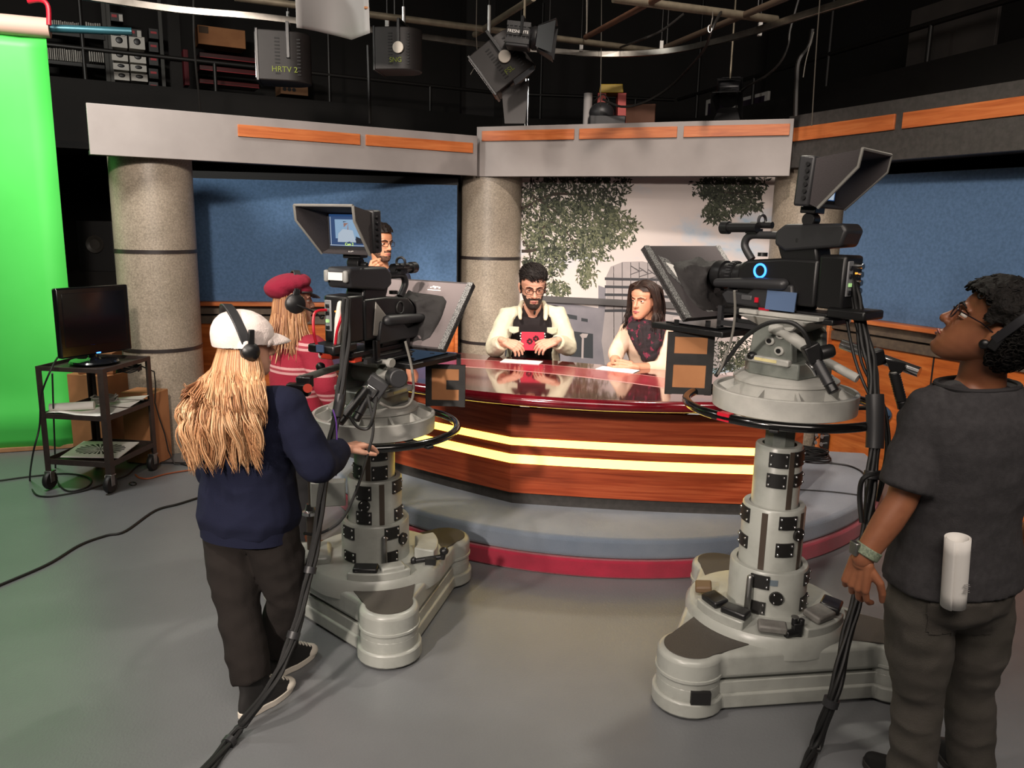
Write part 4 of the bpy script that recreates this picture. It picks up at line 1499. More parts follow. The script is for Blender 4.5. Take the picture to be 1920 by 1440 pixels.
C1 = Vector((-0.605, 3.50, 1.33))
C2 = Vector((1.085, 3.17, 1.545))
cam1, MC1 = studio_camera(C1, radians(28), 'video camera with a white label on its rear handle on the lowered pedestal', False, white_tape)
cam2, MC2 = studio_camera(C2, radians(-38), 'video camera with a glowing blue ring and blue tape on the raised pedestal', True, right_extra)
prompter(MC1 @ place((0, -.115, 0)), C1, 'teleprompter with a grey logo hood on the lowered camera', '', '', -.095, True, mat('grey_prompter_cloth', '#6b6262', .85, bump=.15, bs=200))
prompter(MC2 @ place((0, .02, -.02)), C2, 'teleprompter with a black cloth shroud on the raised camera', '', '', -.085)
# riser blocks between head and left camera
mb = MB(MC1)
for x in (-.08, .07):
    for y in (-.1, .12):
        mb.box((x, y, -.03), (.025, .025, .1))
mb.box((-.005, .01, -.075), (.19, .26, .012))
tag(mb.build('riser_frame', PLASTIC, None, .003), 'black riser frame under the camera with the white label', 'camera plate')
rb = thing('lens_remote', 'small orange red control box under the camera with the white label', 'control box', MC1 @ Vector((.0, -.16, -.06)))
for q in ((-.13, -.17, -.05), (.02, -.2, -.045)):
    MB(MC1).box(q, (.065, .05, .042)).build('housing', mat('orange_box', '#d8452c', .5), rb, .004)
MB(MC1).box((.02, -.227, -.045), (.03, .004, .02)).build('display', PLASTIC, rb)

SCRB = glow('screen_blue', '#2a4a78', 0.8)
SCR = [glow('screen_sky', '#8fb0cf', .8), glow('screen_dark', '#141d2c', .8), glow('screen_pale', '#b9c7d6', .8), glow('screen_red', '#c8323c', .8), glow('screen_skin', '#9c7268', .8)]
pic1 = (SCRB, [(0, [(-.07, -.03), (.08, -.03), (.08, .05), (-.07, .05)]), (2, [(-.06, -.045), (.035, -.045), (.02, .005), (-.03, .01), (-.055, -.01)]), (1, [(-.03, -.045), (.005, -.045), (.0, .0), (-.02, .0)]),
               (4, [(-.025, .0), (-.002, .0), (-.002, .035), (-.025, .035)]), (1, [(-.027, .025), (.0, .025), (.0, .042), (-.027, .042)]), (3, [(-.022, -.025), (-.002, -.025), (-.004, -.008), (-.02, -.008)]),
               (1, [(.035, -.05), (.08, -.05), (.08, -.035), (.035, -.02)]), (4, [(.05, -.03), (.08, -.04), (.085, -.02)]), (2, [(-.1, -.06), (.1, -.06), (.1, -.057), (-.1, -.057)]), (2, [(-.095, .06), (-.092, .06), (-.092, -.06), (-.095, -.06)])], SCR)
pic2 = (SCRB, [(0, [(-.1, -.06), (-.02, -.06), (-.03, .02), (-.06, .03), (-.1, .0)]), (2, [(0.02, -.06), (.09, -.06), (.09, .0), (.05, .0)]), (1, [(-.02, -.06), (.02, -.06), (.03, .0), (-.03, .01)])], SCR)
vf_monitor(at(655, 434, 3.42), radians(24), 'hooded viewfinder monitor with a picture of the seated man on its screen', pic1, 'Cam 2', .1, 0.05, 'JVC')
vf_monitor(at(1548, 343, 3.05), radians(-47), 'hooded viewfinder monitor showing blue above the camera with the blue ring', pic2, 'Cam 3', .09, 0.05)


# hanging counter boards under the prompter trays
def board(M, x, y, z, w_, h_, label, yaw, notch):
    t = thing('hanging_board', label, 'board', M @ Vector((x, y, z)))
    R = M @ place((x, y, z), yaw)
    MB(R).box((0, 0, -h_ / 2), (w_, .012, h_)).build('cardboard', CARD, t, .002)
    mb = MB(R)
    e = .03
    mb.box((-w_ / 2 + e / 2, 0, -h_ / 2), (e, .015, h_ + .004)).box((w_ / 2 - e / 2, 0, -h_ / 2), (e, .015, h_ + .004)).box((0, 0, -h_ + e / 2), (w_, .0152, e)).box((0, 0, -.008), (w_, .0152, .02))
    for n in notch:
        mb.box((n[0], 0, n[1]), (n[2], .0156, n[3]))
    mb.build('gaffer_tape', mat('black_gaffer_tape', '#1a1918', .6, c2='#232120', vs=30), t)
    mb = MB(R)
    mb.box((-w_ / 3, .0, .02), (.02, .014, .07)).box((w_ / 3, .0, .02), (.02, .014, .07))
    mb.build('hanger', PLASTIC, t)


board(MC1, .16, .31, -.14, .19, .2, 'cardboard panel edged with black tape hanging under the grey hooded teleprompter', radians(25), [(.045, -.095, .08, .045)])
board(MC2, -.12, .36, -.135, .2, .27, 'cardboard panel with a black tape band hanging under the black shrouded teleprompter', radians(-42), [(0, -.115, .2, .05)])


# ------------------------------------------------------------------ people
def fuse_raw(mb, voxel, it=3):
    me = mb.mesh('tmp')
    o = bpy.data.objects.new('tmp', me)
    C.objects.link(o)
    r = o.modifiers.new('r', 'REMESH')
    r.mode = 'VOXEL'
    r.voxel_size = voxel
    sm = o.modifiers.new('s', 'SMOOTH')
    sm.factor = 0.5
    sm.iterations = it
    dg = bpy.context.evaluated_depsgraph_get()
    m2 = bpy.data.meshes.new_from_object(o.evaluated_get(dg), depsgraph=dg)
    bpy.data.objects.remove(o)
    vs = [v.co.copy() for v in m2.vertices]
    ns = [v.normal.copy() for v in m2.vertices]
    fs = [tuple(p.vertices) for p in m2.polygons]
    bpy.data.meshes.remove(m2)
    return vs, fs, ns


HEAD_RINGS = [  # height over the chin, half width, front, back
    (-.004, .014, .080, .052), (.0, .026, .090, .040), (.012, .036, .097, .018), (.03, .047, .098, -.012), (.05, .056, .096, -.048), (.075, .064, .094, -.074),
    (.10, .069, .090, -.090), (.118, .072, .087, -.097), (.135, .0745, .092, -.101), (.155, .0755, .093, -.103), (.175, .074, .088, -.100),
    (.195, .068, .073, -.092), (.212, .055, .052, -.076), (.224, .036, .026, -.05), (.230, .012, -.004, -.02)]


def head_shape(Mh):
    mb = MB(Mh)
    n = 44
    rings = []
    for z, wd, f, b in HEAD_RINGS:
        cy, ry = (f + b) / 2, (f - b) / 2
        ring = []
        for i in range(n):
            a = 2 * pi * i / n
            ca, sa = cos(a), sin(a)
            e = 2.25
            k = (abs(ca) ** e + abs(sa) ** e) ** (-1 / e)
            x, y = wd * ca * k, ry * sa * k
            if y > 0 and .05 < z < .15:
                x *= 1 - .10 * (y / ry)
            p = Vector((x, cy + y, z - .115))
            # eye sockets
            for s in (-1, 1):
                d = ((x - s * .031) / .018) ** 2 + ((z - .117) / .012) ** 2
                if y > 0:
                    p.y -= .010 * math.exp(-d)
            ring.append(p)
        rings.append(ring)
    mb.loft(rings)
    # nose, brow, lips, chin, ears
    mb.limb([(0, .090, .018), (0, .100, -.012), (0, .109, -.030)], [.0075, .0095, .0125], 12)
    for s in (-1, 1):
        mb.ell((s * .011, .098, -.034), (.009, .011, .008))
        mb.limb([(s * .012, .090, .021), (s * .034, .084, .024), (s * .052, .068, .016)], [.0055, .006, .005], 8)
        R = Matrix.Rotation(s * .35, 3, 'Z')
        mb.ell((s * .078, -.012, -.006), (.007, .017, .029), R)
        mb.ell((s * .083, -.020, .004), (.005, .012, .020), R)
        mb.ell((s * .076, -.002, -.03), (.006, .009, .011))
    mb.ell((0, .093, -.062), (.024, .010, .006)).ell((0, .093, -.071), (.021, .010, .007))
    mb.ell((0, .086, -.098), (.019, .015, .014))
    return mb


def hand(mb, wrist, d, palm, side, curl=(.5, .55, .6, .65), thumb=.5, sc=1.0, spread=.10):
    """palm along d, palm side facing palm; side=+1 when the thumb lies along d x palm"""
    d = Vector(d).normalized()
    pn = Vector(palm)
    pn = (pn - d * pn.dot(d)).normalized()
    x = d.cross(pn) * side
    w = Vector(wrist)
    P = lambda a, b, c: w + (d * a + x * b + pn * c) * sc
    mb.limb([P(-.03, 0, 0), P(.01, 0, 0)], [.024 * sc, .025 * sc], 12)
    L = [.074, .082, .076, .060]
    for i in range(4):
        bx = .031 - .0205 * i
        k = P(.088 - .004 * abs(i - 1.2), bx, 0)
        mb.limb([P(.01, bx * .62, 0), k], [.0165 * sc, .0115 * sc], 10)
        a = 0
        p = k
        pts = [p]
        rs = [.0098 * sc]
        dirb = (d + x * spread * (1.2 - i)).normalized()
        for j, f in enumerate((.45, .31, .24)):
            a += curl[i] * (1.0, 1.15, .8)[j]
            p = p + (dirb * cos(a) + pn * sin(a)) * L[i] * f * sc * 1.0
            pts.append(p)
            rs.append((.0094, .0086, .0074)[j] * sc)
        mb.limb(pts, rs, 10)
    t0 = P(.025, .026, .006)
    t1 = t0 + (d * .62 + x * .72 + pn * .25).normalized() * .042 * sc
    t2 = t1 + (d * .85 + x * (.5 - thumb * .7) + pn * (.15 + thumb * .5)).normalized() * .033 * sc
    t3 = t2 + (d * .9 + x * (.3 - thumb * .8) + pn * (.15 + thumb * .6)).normalized() * .026 * sc
    mb.limb([P(.012, .012, .004), t0, t1, t2, t3], [.016 * sc, .0155 * sc, .012 * sc, .0105 * sc, .008 * sc], 10)


TORSO = [(-.12, .10, .075), (-.06, .150, .105), (.06, .168, .118), (.2, .158, .108), (.4, .140, .098), (.6, .150, .106), (.8, .166, .112), (.92, .166, .100), (1.0, .140, .078), (1.06, .085, .062), (1.12, .055, .055)]


def torso_rings(J, inf=0.0, t0=-.2, t1=1.2, wk=1.0, dk=1.0, hemflare=0):
    P, Ch = J['pelvis'], J['chest']
    wp = (J['hip_r'] - J['hip_l'])
    wc = (J['sh_r'] - J['sh_l'])
    wp.normalize()
    wc.normalize()
    ax = (Ch - P)
    bend = J.get('bend', Vector((0, 0, 0)))
    rings = []
    for t, hw, hd in TORSO:
        if t < t0 - 1e-6 or t > t1 + 1e-6:
            continue
        c = P + ax * t + bend * (4 * t * (1 - t) if 0 < t < 1 else 0)
        if t > 1:
            c = Ch + (J['neck'] - Ch) * ((t - 1) / .12)
        wv = wp.lerp(wc, max(0, min(1, t))).normalized()
        u = ax.normalized()
        wv = (wv - u * wv.dot(u)).normalized()
        dv = u.cross(wv)
        ring = []
        for i in range(28):
            a = 2 * pi * i / 28
            ca, sa = cos(a), sin(a)
            k = (abs(ca) ** 2.4 + abs(sa) ** 2.4) ** (-1 / 2.4)
            ring.append(c + wv * ca * k * (hw * wk + inf) + dv * sa * k * (hd * dk + inf))
        rings.append(ring)
    return rings


def sh_w(J):
    return (J['sh_r'] - J['sh_l']).length


class Fig:
    def __init__(s, name, label, J, Mh, skin, loc, wk=1.0, dk=1.0, hs=1.0, hands=(), arm=(.047, .039, .028), leg=(.08, .055, .04), voxel=.007):
        s.J = {k: Vector(v) for k, v in J.items()}
        J = s.J
        s.Mh = Mh @ Matrix.Scale(hs, 4)
        s.wk, s.dk, s.arm, s.leg, s.skin = wk, dk, arm, leg, skin
        s.t = thing('person', label, 'person', loc)
        mb = MB()
        mb.loft(torso_rings(J, -.012, wk=wk, dk=dk))
        hd = Mh @ Vector((0, -.012, -.05))
        mb.limb([J['neck'] - Vector((0, 0, .03)), J['neck'].lerp(hd, .6), hd], [.058 * hs, .052 * hs, .05 * hs], 16)
        for q in 'lr':
            mb.limb([J['chest'].lerp(J['sh_' + q], .4), J['sh_' + q]], [.055, arm[0] + .006])
            mb.limb([J['sh_' + q], J['sh_' + q].lerp(J['el_' + q], .5), J['el_' + q]], [arm[0], arm[0] * .95, arm[1]])
            mb.limb([J['el_' + q], J['el_' + q].lerp(J['wr_' + q], .35), J['wr_' + q]], [arm[1], arm[1] * 1.02, arm[2]])
            mb.limb([J['hip_' + q], J['hip_' + q].lerp(J['kn_' + q], .5), J['kn_' + q]], [leg[0], leg[0] * .9, leg[1]])
            mb.limb([J['kn_' + q], J['kn_' + q].lerp(J['an_' + q], .35), J['an_' + q]], [leg[1], leg[1] * 1.05, leg[2] * .8])
            mb.limb([J['an_' + q] + Vector((0, 0, -.02)), J['toe_' + q]], [.026, .014])
        v1, f1, _ = fuse_raw(mb, voxel, 4)
        s.hv, s.hf, s.hn = fuse_raw(head_shape(s.Mh), .0032 * hs, 4)
        body = MB()
        body.add(v1, f1)
        body.add(s.hv, s.hf)
        for h in hands:
            hb = MB()
            hand(hb, **h)
            v3, f3, _ = fuse_raw(hb, .0027, 2)
            body.add(v3, f3)
        s.body = body.build('body', skin, s.t, smooth=180)
        inv = s.Mh.inverted()
        s.loc = [inv @ v for v in s.hv]

    def shell(s, name, m, pred, off, parent=None):
        """a layer (hair, beard, lips) grown from the part of the head that pred picks"""
        cen = [sum((s.loc[i] for i in f), Vector()) / len(f) for f in s.hf]
        if name in ('hair', 'beard'):        # leave the ears free
            keep = [f for f, q in zip(s.hf, cen) if pred(q) and abs(q.x) < .0768]
        else:
            keep = [f for f, q in zip(s.hf, cen) if pred(q)]
        idx = {}
        vs = []
        for f in keep:
            for i in f:
                if i not in idx:
                    idx[i] = len(vs)
                    q = s.loc[i]
                    vs.append(s.hv[i] + s.hn[i] * (off(q) if callable(off) else off))
        mb = MB()
        mb.add(vs, [[idx[i] for i in f] for f in keep])
        return mb.build(name, m, parent or s.t, smooth=180)

    def face(s, iris='#2a1a10', brow=HAIRK, lip='#a5605a', lids=None, open_=1.0, brw=.003):
        M = s.Mh
        ey = MB(M)
        ir = MB(M)
        pu = MB(M)
        li = MB(M)
        br = MB(M)
        ld = MB(M)
        for q in (-1, 1):
            c = Vector((q * .031, .0712, .001))
            ey.ell(c, (.0125, .0125, .0095 * open_))
            ld.ell(c + Vector((0, .0008, .0062)), (.0138, .0132, .0062)).ell(c + Vector((0, .0004, -.0078)), (.0135, .0126, .0050))
            ir.ell(c + Vector((0, .0115, 0)), (.0062, .0024, .0062 * open_))
            br.limb([(q * .014, .0985, .020), (q * .032, .0935, .0265), (q * .05, .078, .020)], [brw, brw * 1.1, brw * .5], 8)
        e = ey.build('eyes', mat('eye_white', '#e6ddd4', .25), s.t)
        ld.build('eyelids', lids or s.skin, e)
        ir.build('irises', mat('iris', iris, .2), e)
        br.build('eyebrows', brow, s.t, smooth=180)
        li.limb([(-.022, .0945, -.066), (-.008, .1025, -.0625), (.008, .1025, -.0625), (.022, .0945, -.066)], [.0018, .0038, .0038, .0018], 8)
        li.limb([(-.020, .094, -.067), (0, .1025, -.072), (.020, .094, -.067)], [.0018, .0048, .0018], 8)
        li.build('lips', mat('lips', lip, .45), s.t, smooth=180)

    def glasses(s, m=None):
        m = m or mat('dark_glasses_frame', '#241d1b', .35)
        fr = MB(s.Mh)
        for q in (-1, 1):
            pts = []
            for i in range(20):
                a = 2 * pi * i / 20
                ca, sa = cos(a), sin(a)
                k = (abs(ca) ** 3.5 + abs(sa) ** 3.5) ** (-1 / 3.5)
                pts.append((q * .033 + .0235 * ca * k, .105 - .012 * abs(q * .033 + .0235 * ca) / .05, .0 + .0165 * sa * k))
            fr.tube(pts, .0017, 6, True)
            fr.tube([(q * .056, .093, .006), (q * .079, .03, .008), (q * .081, -.015, .0)], .0016, 6)
        fr.tube([(-.010, .104, .003), (0, .107, .005), (.010, .104, .003)], .0016, 6)
        return fr.build('glasses', m, s.t)

    def top(s, m, inf=.018, t0=.02, t1=1.06, sleeve=1.0, wide=.02, cuff=.012, crease=.006, name='sweater', voxel=.008, wk=None, seed=0.0, cs=7.0, parts=None, skip=''):
        J = s.J
        mb = MB()
        mb.loft(torso_rings(J, inf, t0, t1, wk or s.wk, s.dk))
        for q in 'lr':
            if q in skip:
                continue
            mb.limb([J['chest'].lerp(J['sh_' + q], .35), J['sh_' + q]], [.07, s.arm[0] + wide + .004])
            if sleeve > .5:
                e = J['el_' + q]
                mb.limb([J['sh_' + q], J['sh_' + q].lerp(e, .5), e], [s.arm[0] + wide, s.arm[0] + wide, s.arm[1] + wide])
                f = (sleeve - .5) * 2
                wp = e.lerp(J['wr_' + q], f)
                mb.tube([e, e.lerp(wp, .5), wp], [s.arm[1] + wide, s.arm[1] + wide * .9, s.arm[2] + cuff], 14)
            else:
                wp = J['sh_' + q].lerp(J['el_' + q], sleeve * 2)
                mb.tube([J['sh_' + q], wp], [s.arm[0] + wide, s.arm[0] + wide * 1.1], 16)
        if parts:
            parts(mb)
        return mb.fuse(name, m, s.t, voxel, 3, crease, cs, seed)

    def trousers(s, m, inf=.018, t1=.2, wide=.02, hem=.025, crease=.007, voxel=.009, name='trousers', seed=3.0, low=0.03):
        J = s.J
        mb = MB()
        mb.loft(torso_rings(J, inf, -.2, t1, s.wk, s.dk))
        for q in 'lr':
            mb.limb([J['pelvis'].lerp(J['hip_' + q], .6), J['hip_' + q]], [s.leg[0] + wide, s.leg[0] + wide])
            mb.limb([J['hip_' + q], J['hip_' + q].lerp(J['kn_' + q], .5), J['kn_' + q]], [s.leg[0] + wide, s.leg[0] + wide * .8, s.leg[1] + wide])
            an = J['an_' + q] + Vector((0, 0, low))
            mb.tube([J['kn_' + q], J['kn_' + q].lerp(an, .45), an], [s.leg[1] + wide, s.leg[1] + wide * 1.0, s.leg[2] + hem], 16)
        return mb.fuse(name, m, s.t, voxel, 3, crease, 7.0, seed)

    def shoes(s, upper, sole, toe=None, L=.25):
        J = s.J
        for q in 'lr':
            a, b = J['an_' + q], J['toe_' + q]
            f = Vector((b.x - a.x, b.y - a.y, 0)).normalized()
            z = min(a.z - .075, b.z - .03)
            base = Vector((a.x, a.y, z))
            M = Matrix(((f.y, f.x, 0, base.x), (-f.x, f.y, 0, base.y), (0, 0, 1, base.z), (0, 0, 0, 1)))
            out = []
            for i in range(28):
                t = 2 * pi * i / 28
                y = .062 + sin(t) * L * .5
                x = cos(t) * (.040 if y < .06 else .046)
                out.append((x * (abs(cos(t)) ** -.25 if abs(cos(t)) > .2 else 1), y))
            mb = MB(M)
            mb.prism(out, .0, .028)
            sh = mb.build('shoe', sole, s.t, .004)
            mb = MB(M)
            mb.loft([[(x * .95 * k, .062 + (y - .062) * k2 - dy, zz) for x, y in out] for zz, k, k2, dy in ((.026, 1, .985, 0), (.05, .96, .95, .004), (.075, .8, .72, .03), (.10, .92, .48, .052), (.17, 1.0, .48, .060))])
            mb.build('shoe_upper', upper, sh, .003, smooth=60)
            if toe:
                MB(M).ell((0, .062 + L * .36, .028), (.041, .05, .03)).build('toe_cap', toe, sh)
                lb = MB(M)
                for k in range(4):
                    lb.tube([(-.022, .10 + k * .018, .094 - k * .012), (0, .106 + k * .018, .1 - k * .012), (.022, .10 + k * .018, .094 - k * .012)], .0035, 6)
                lb.build('laces', toe, sh)


def headM(c, fwd, up=(0, 0, 1)):
    m = frame(fwd, up).to_4x4()
    m.translation = Vector(c)
    return m


def headset(label, P, Mh, hs, ear=1, cup=.036, boom=None, cup_off=(0, -.006, .0), m=PLASTIC2, tilt=-.15, top=.135, both=True, pad='grey_foam'):
    """headband over the head with ear cups; ear=+1 puts the microphone on the right"""
    t = thing('headset', label, 'headset', Mh.translation)
    M = Mh @ Matrix.Scale(hs, 4)
    pts = []
    for i in range(25):
        a = pi * i / 24
        pts.append((.092 * cos(a) * (1 if sin(a) < .5 else 1.0), tilt * sin(a) * .25 - .01, top * sin(a) * 1.0 - .01))
    bm = MB(M)
    rows = []
    for k, p in enumerate(pts):
        q0, q1 = Vector(pts[max(0, k - 1)]), Vector(pts[min(24, k + 1)])
        tg = (q1 - q0).normalized()
        n_ = Vector((0, 1, 0)).cross(tg).normalized()
        rows.append([Vector(p) + Vector((0, w_, 0)) + n_ * d for w_, d in ((-.017, -.004), (.017, -.004), (.017, .004), (-.017, .004))])
    bm.loft(rows)
    bm.build('headband', m, t, .003)
    for s in ((-1, 1) if both else (ear,)):
        c = Vector((s * .092, cup_off[1], cup_off[2] - .012))
        c_ = MB(M).lathe([(.004, .022), (cup * .6, .02), (cup, .008), (cup, -.006), (cup * .8, -.012), (.004, -.012)], 28, c, Matrix.Rotation(s * pi / 2, 3, 'Y')).build('ear_cup', PLASTIC, t)
        MB(M).lathe([(cup * .5, -.02), (cup * 1.02, -.018), (cup * 1.08, -.01), (cup * 1.0, -.004)], 28, c, Matrix.Rotation(s * pi / 2, 3, 'Y')).build('ear_pad', mat(pad, '#3a3a3a', .9), c_)
        MB(M).box(c + Vector((s * .006, 0, .05)), (.01, .02, .05)).build('slider', PLASTIC, t, .003)
    if boom:
        MB(M).tube(smooth_path([Vector((ear * .112, cup_off[1], cup_off[2] - .015))] + [Vector(b) for b in boom], 6), .005, 8).build('microphone_boom', PLASTIC, t)
        MB(M).ell(Vector(boom[-1]), (.009, .012, .009)).build('microphone_tip', RUBBER, t)
    return t


def tuft(f, m, n, seed, len_, zmin, lift, curl=0.0, wdt=.0032, back=-.5, name='hair_tufts', ymax=.085):
    """short locks standing on the scalp, swept back or curled"""
    cand = [(q, nv) for q, nv, v in zip(f.loc, f.hn, f.hv) if (q.z > zmin and q.y < ymax and abs(q.x) < .0768) or (curl and q.y < -.02 and q.z > -.06 and abs(q.x) < .0768)]
    R3 = f.Mh.to_3x3().normalized()
    Ri = R3.inverted()

    def path(r):
        q, nv = r.choice(cand)
        nl = (Ri @ nv).normalized()
        L = len_ * r.uniform(.6, 1.2)
        if curl:
            u = nl.orthogonal().normalized()
            w_ = nl.cross(u)
            ph = r.uniform(0, 6.3)
            pts = [q + nl * (lift + L * k / 7 * .5) + (u * cos(ph + k * curl) + w_ * sin(ph + k * curl)) * .009 for k in range(8)]
        else:
            d = Vector((r.gauss(.5, .25), back, .15))
            d = (d - nl * d.dot(nl)).normalized()
            h = lift + .034 * max(0, min(1, (q.z - .05) / .065)) * (.8 + .6 * q.y / .09)
            pts = [q + nl * h * .5 - d * L * .3, q + nl * h * 1.02, q + nl * h * 1.06 + d * L * .35, q + nl * h * .9 + d * L * .7]
        return [f.Mh @ p for p in pts], 0
    return strands(name, m, f.t, None, n, seed, wdt, path)


# ---------------- the blonde operator in the white cap
NAVY = mat('navy_sweatshirt', '#15182b', .95, bump=.3, bs=300, spec=.2)
DKTR = mat('dark_jogging_cloth', '#211d1b', .95, bump=.25, bs=260, spec=.2)
DKJN = mat('dark_denim', '#1a191b', .85, bump=.3, bs=300)
BLUJ = mat('blue_denim', '#2c3f5e', .85, bump=.3, bs=300)
hA = headM(at(457, 646, 2.84), (.80, .58, -.06))
wrA = at(641, 843, 3.04)
A = Fig('person', 'blonde woman in white cap and navy sweatshirt resting a hand on the pedestal ring',
        dict(pelvis=at(468, 975, 2.86), chest=at(462, 755, 2.86), neck=at(458, 712, 2.85), sh_l=at(395, 762, 2.92), sh_r=at(533, 764, 2.80), el_l=at(398, 880, 2.98), el_r=at(594, 872, 2.80),
             wr_l=at(430, 905, 3.15), wr_r=wrA, hip_l=at(433, 1000, 2.88), hip_r=at(508, 1000, 2.84), kn_l=at(446, 1140, 2.80), kn_r=at(540, 1115, 2.86), an_l=on(474, 1296, .085), an_r=on(522, 1228, .085),
             toe_l=on(545, 1276, .03), toe_r=on(580, 1218, .03)), hA, SKIN_L, (on(490, 1305, 0)),
        wk=.95, dk=1.0, hs=.97, hands=[dict(wrist=wrA + Vector((.01, .015, 0)), d=(.55, .60, .02), palm=(.1, .1, -1), side=-1, curl=(.35, .4, .42, .45), thumb=.3, sc=.95)])
A.top(NAVY, .036, -.06, 1.06, .97, .030, .018, .008, 'sweatshirt', seed=1.0)
rb = MB()
J = A.J
rg = torso_rings(J, .040, -.06, -.06, .95)
rb.loft([[p + Vector((0, 0, -.025)) for p in rg[0]], [p + Vector((0, 0, .045)) for p in rg[0]]])
rb.build('waist_rib', NAVY, A.t, smooth=60)
A.trousers(DKTR, .012, .1, .022, .035, .009, seed=5.0, low=.045)
A.shoes(mat('black_canvas', '#1d1b1a', .8), mat('white_rubber_sole', '#d8cfc2', .7), mat('white_rubber_toe', '#d8cfc2', .6), .26)
CAPW = mat('white_cap_cotton', '#e9dad4', .85, bump=.3, bs=180)
A.shell('cap', CAPW, lambda q: q.z > .012 - .35 * (q.y if q.y < 0 else 0) * .3 or (q.z > .0 and q.y < .0), lambda q: .017 + .0015 * noise.noise(q * 30))
bm = MB(A.Mh)
rows = []
for j in range(7):
    f = j / 6
    rows.append([(.07 * cos(a) * (1 - .12 * f), .078 + .035 * (sin(a) - .5) + f * (.085 * sin(a) + .0), .046 - .03 * f * f - .014 * cos(a) ** 2) for a in [pi * (.08 + .84 * i / 14) for i in range(15)]])
bm.grid(rows).build('cap_brim', CAPW, A.t, smooth=180, solid=.004)
BLOND_N = None


def blonde():
    mt, nt, b = _nodes('blonde_hair')
    at_ = nt.nodes.new('ShaderNodeAttribute')
    at_.attribute_name = 'tone'
    nt.links.new(_ramp(nt, at_.outputs['Fac'], [(0.0, '#7d5137'), (.35, '#b07f58'), (.65, '#d2a67c'), (1.0, '#e6c9a2')]), b.inputs['Base Color'])
    b.inputs['Roughness'].default_value = .42
    return mt


def strands(name, m, parent, roots, n, seed, wdt, path):
    r = random.Random(seed)
    mb = MB()
    tones = []
    for i in range(n):
        pts, tone = path(r)
        before = len(mb.f)
        pts = smooth_path(pts, 4)
        k = len(pts)
        w_ = wdt * r.uniform(.6, 1.4)
        mb.tube(pts, [w_ * (1 - .75 * (j / (k - 1)) ** 2) for j in range(k)], 5)
        tones += [tone] * (len(mb.f) - before)
    me = mb.mesh(name)
    a = me.attributes.new('tone', 'FLOAT', 'FACE')
    a.data.foreach_set('value', tones)
    return MB().build(name, m, parent, me=me, smooth=180)


BLOND = blonde()
_c = A.Mh.translation.copy()
_fw, _rt = Vector((.80, .58, 0)).normalized(), Vector((.58, -.80, 0)).normalized()


_rc = random.Random(77)
CLUMPS = []
for _i in range(95):
    _a = -1.6 + 3.3 * (_i + _rc.uniform(-.4, .4)) / 94
    CLUMPS.append((_a, _rc.gauss(0, .014), _rc.gauss(0, .010), (_rc.uniform(.985, 1.10) if _rc.random() < .75 else _rc.uniform(1.1, 1.24)), _rc.random(), _rc.gauss(.5, .17), _rc.uniform(0, 6.3)))


def pathA(r):
    ac, nx, ny, ez, lay, tn, ph = r.choice(CLUMPS)
    a = ac + r.gauss(0, .07)                       # around the back of the head
    back = -_fw * cos(a) + _rt * sin(a)
    p0 = _c + back * .086 + Vector((0, 0, -.005 - .05 * r.random()))
    bx = -.01 + .165 * sin(ac * .62 - .30)
    yb = -.10 - .035 * lay
    tgt = Vector((_c.x + bx, _c.y - .07 + yb * (1 - .5 * abs(bx) / .2), 0))
    p1 = p0 + Vector((back.x, back.y * .9, 0)) * .025 + Vector((0, 0, -.07))
    end_z = ez + r.gauss(0, .018)
    g = lambda k: Vector((r.gauss(0, .0075) * k, r.gauss(0, .006) * k, 0))
    sp = g(1)
    p2 = Vector((p1.x * .5 + tgt.x * .5, p1.y * .45 + tgt.y * .55, 1.29)) + sp * .8
    p3 = Vector((tgt.x + nx * .6, tgt.y - .015 + ny, 1.27 * .5 + end_z * .5)) + sp * 1.2
    p4 = Vector((tgt.x + nx * 1.6, tgt.y + ny, end_z)) + sp * .5
    w_ = .006 * (.5 + lay)
    out_ = []
    for p, k_ in ((p0, 0), (p1, 0), (p2, .6), (p2.lerp(p3, .5), 1), (p3, 1.3), (p3.lerp(p4, .5), 1.6), (p4, 1.6)):
        out_.append(p + Vector((w_ * k_ * sin(ph + p.z * 26), w_ * k_ * .5 * cos(ph + p.z * 26), 0)))
    return out_, min(1, max(0, tn + r.gauss(0, .12)))


strands('hair', BLOND, A.t, None, 2200, 11, .0025, pathA)
headset('black headset with a headband over the white cap', None, hA, 1.06, 1, .030, None, top=.145, tilt=-.2)

# ---------------- the woman in the red beret and striped sweater
STRIPE = stripes('red_striped_knit', [(0.0, '#981c34'), (.46, '#cf9c9c'), (.56, '#a03a48'), (.66, '#cf9c9c'), (.76, '#981c34')], 2, .128)
hB = headM(at(548, 562, 4.05), (.86, .48, -.05))
B = Fig('person', 'woman in crimson beret and red striped sweater standing behind the blonde operator',
        dict(pelvis=at(556, 790, 4.08), chest=at(556, 650, 4.06), neck=at(552, 615, 4.05), sh_l=at(530, 650, 4.22), sh_r=at(586, 655, 3.95), el_l=at(560, 735, 4.3), el_r=at(612, 722, 3.92),
             wr_l=at(610, 760, 4.3), wr_r=at(640, 775, 4.02), hip_l=at(543, 815, 4.14), hip_r=at(572, 815, 4.02), kn_l=at(556, 915, 4.2), kn_r=at(576, 915, 4.06), an_l=on(552, 1005, .085), an_r=on(572, 1028, .085),
             toe_l=on(585, 1002, .03), toe_r=on(604, 1022, .03)), hB, SKIN_L, on(563, 1025, 0), wk=.92, hs=.97,
        hands=[dict(wrist=at(640, 775, 4.02), d=(.6, .5, -.3), palm=(0, .3, -1), side=-1)])
B.top(STRIPE, .020, .0, 1.06, .97, .026, .014, .003, 'striped_sweater', seed=9.0)
rg = torso_rings(B.J, .02, .06, .06, .92)
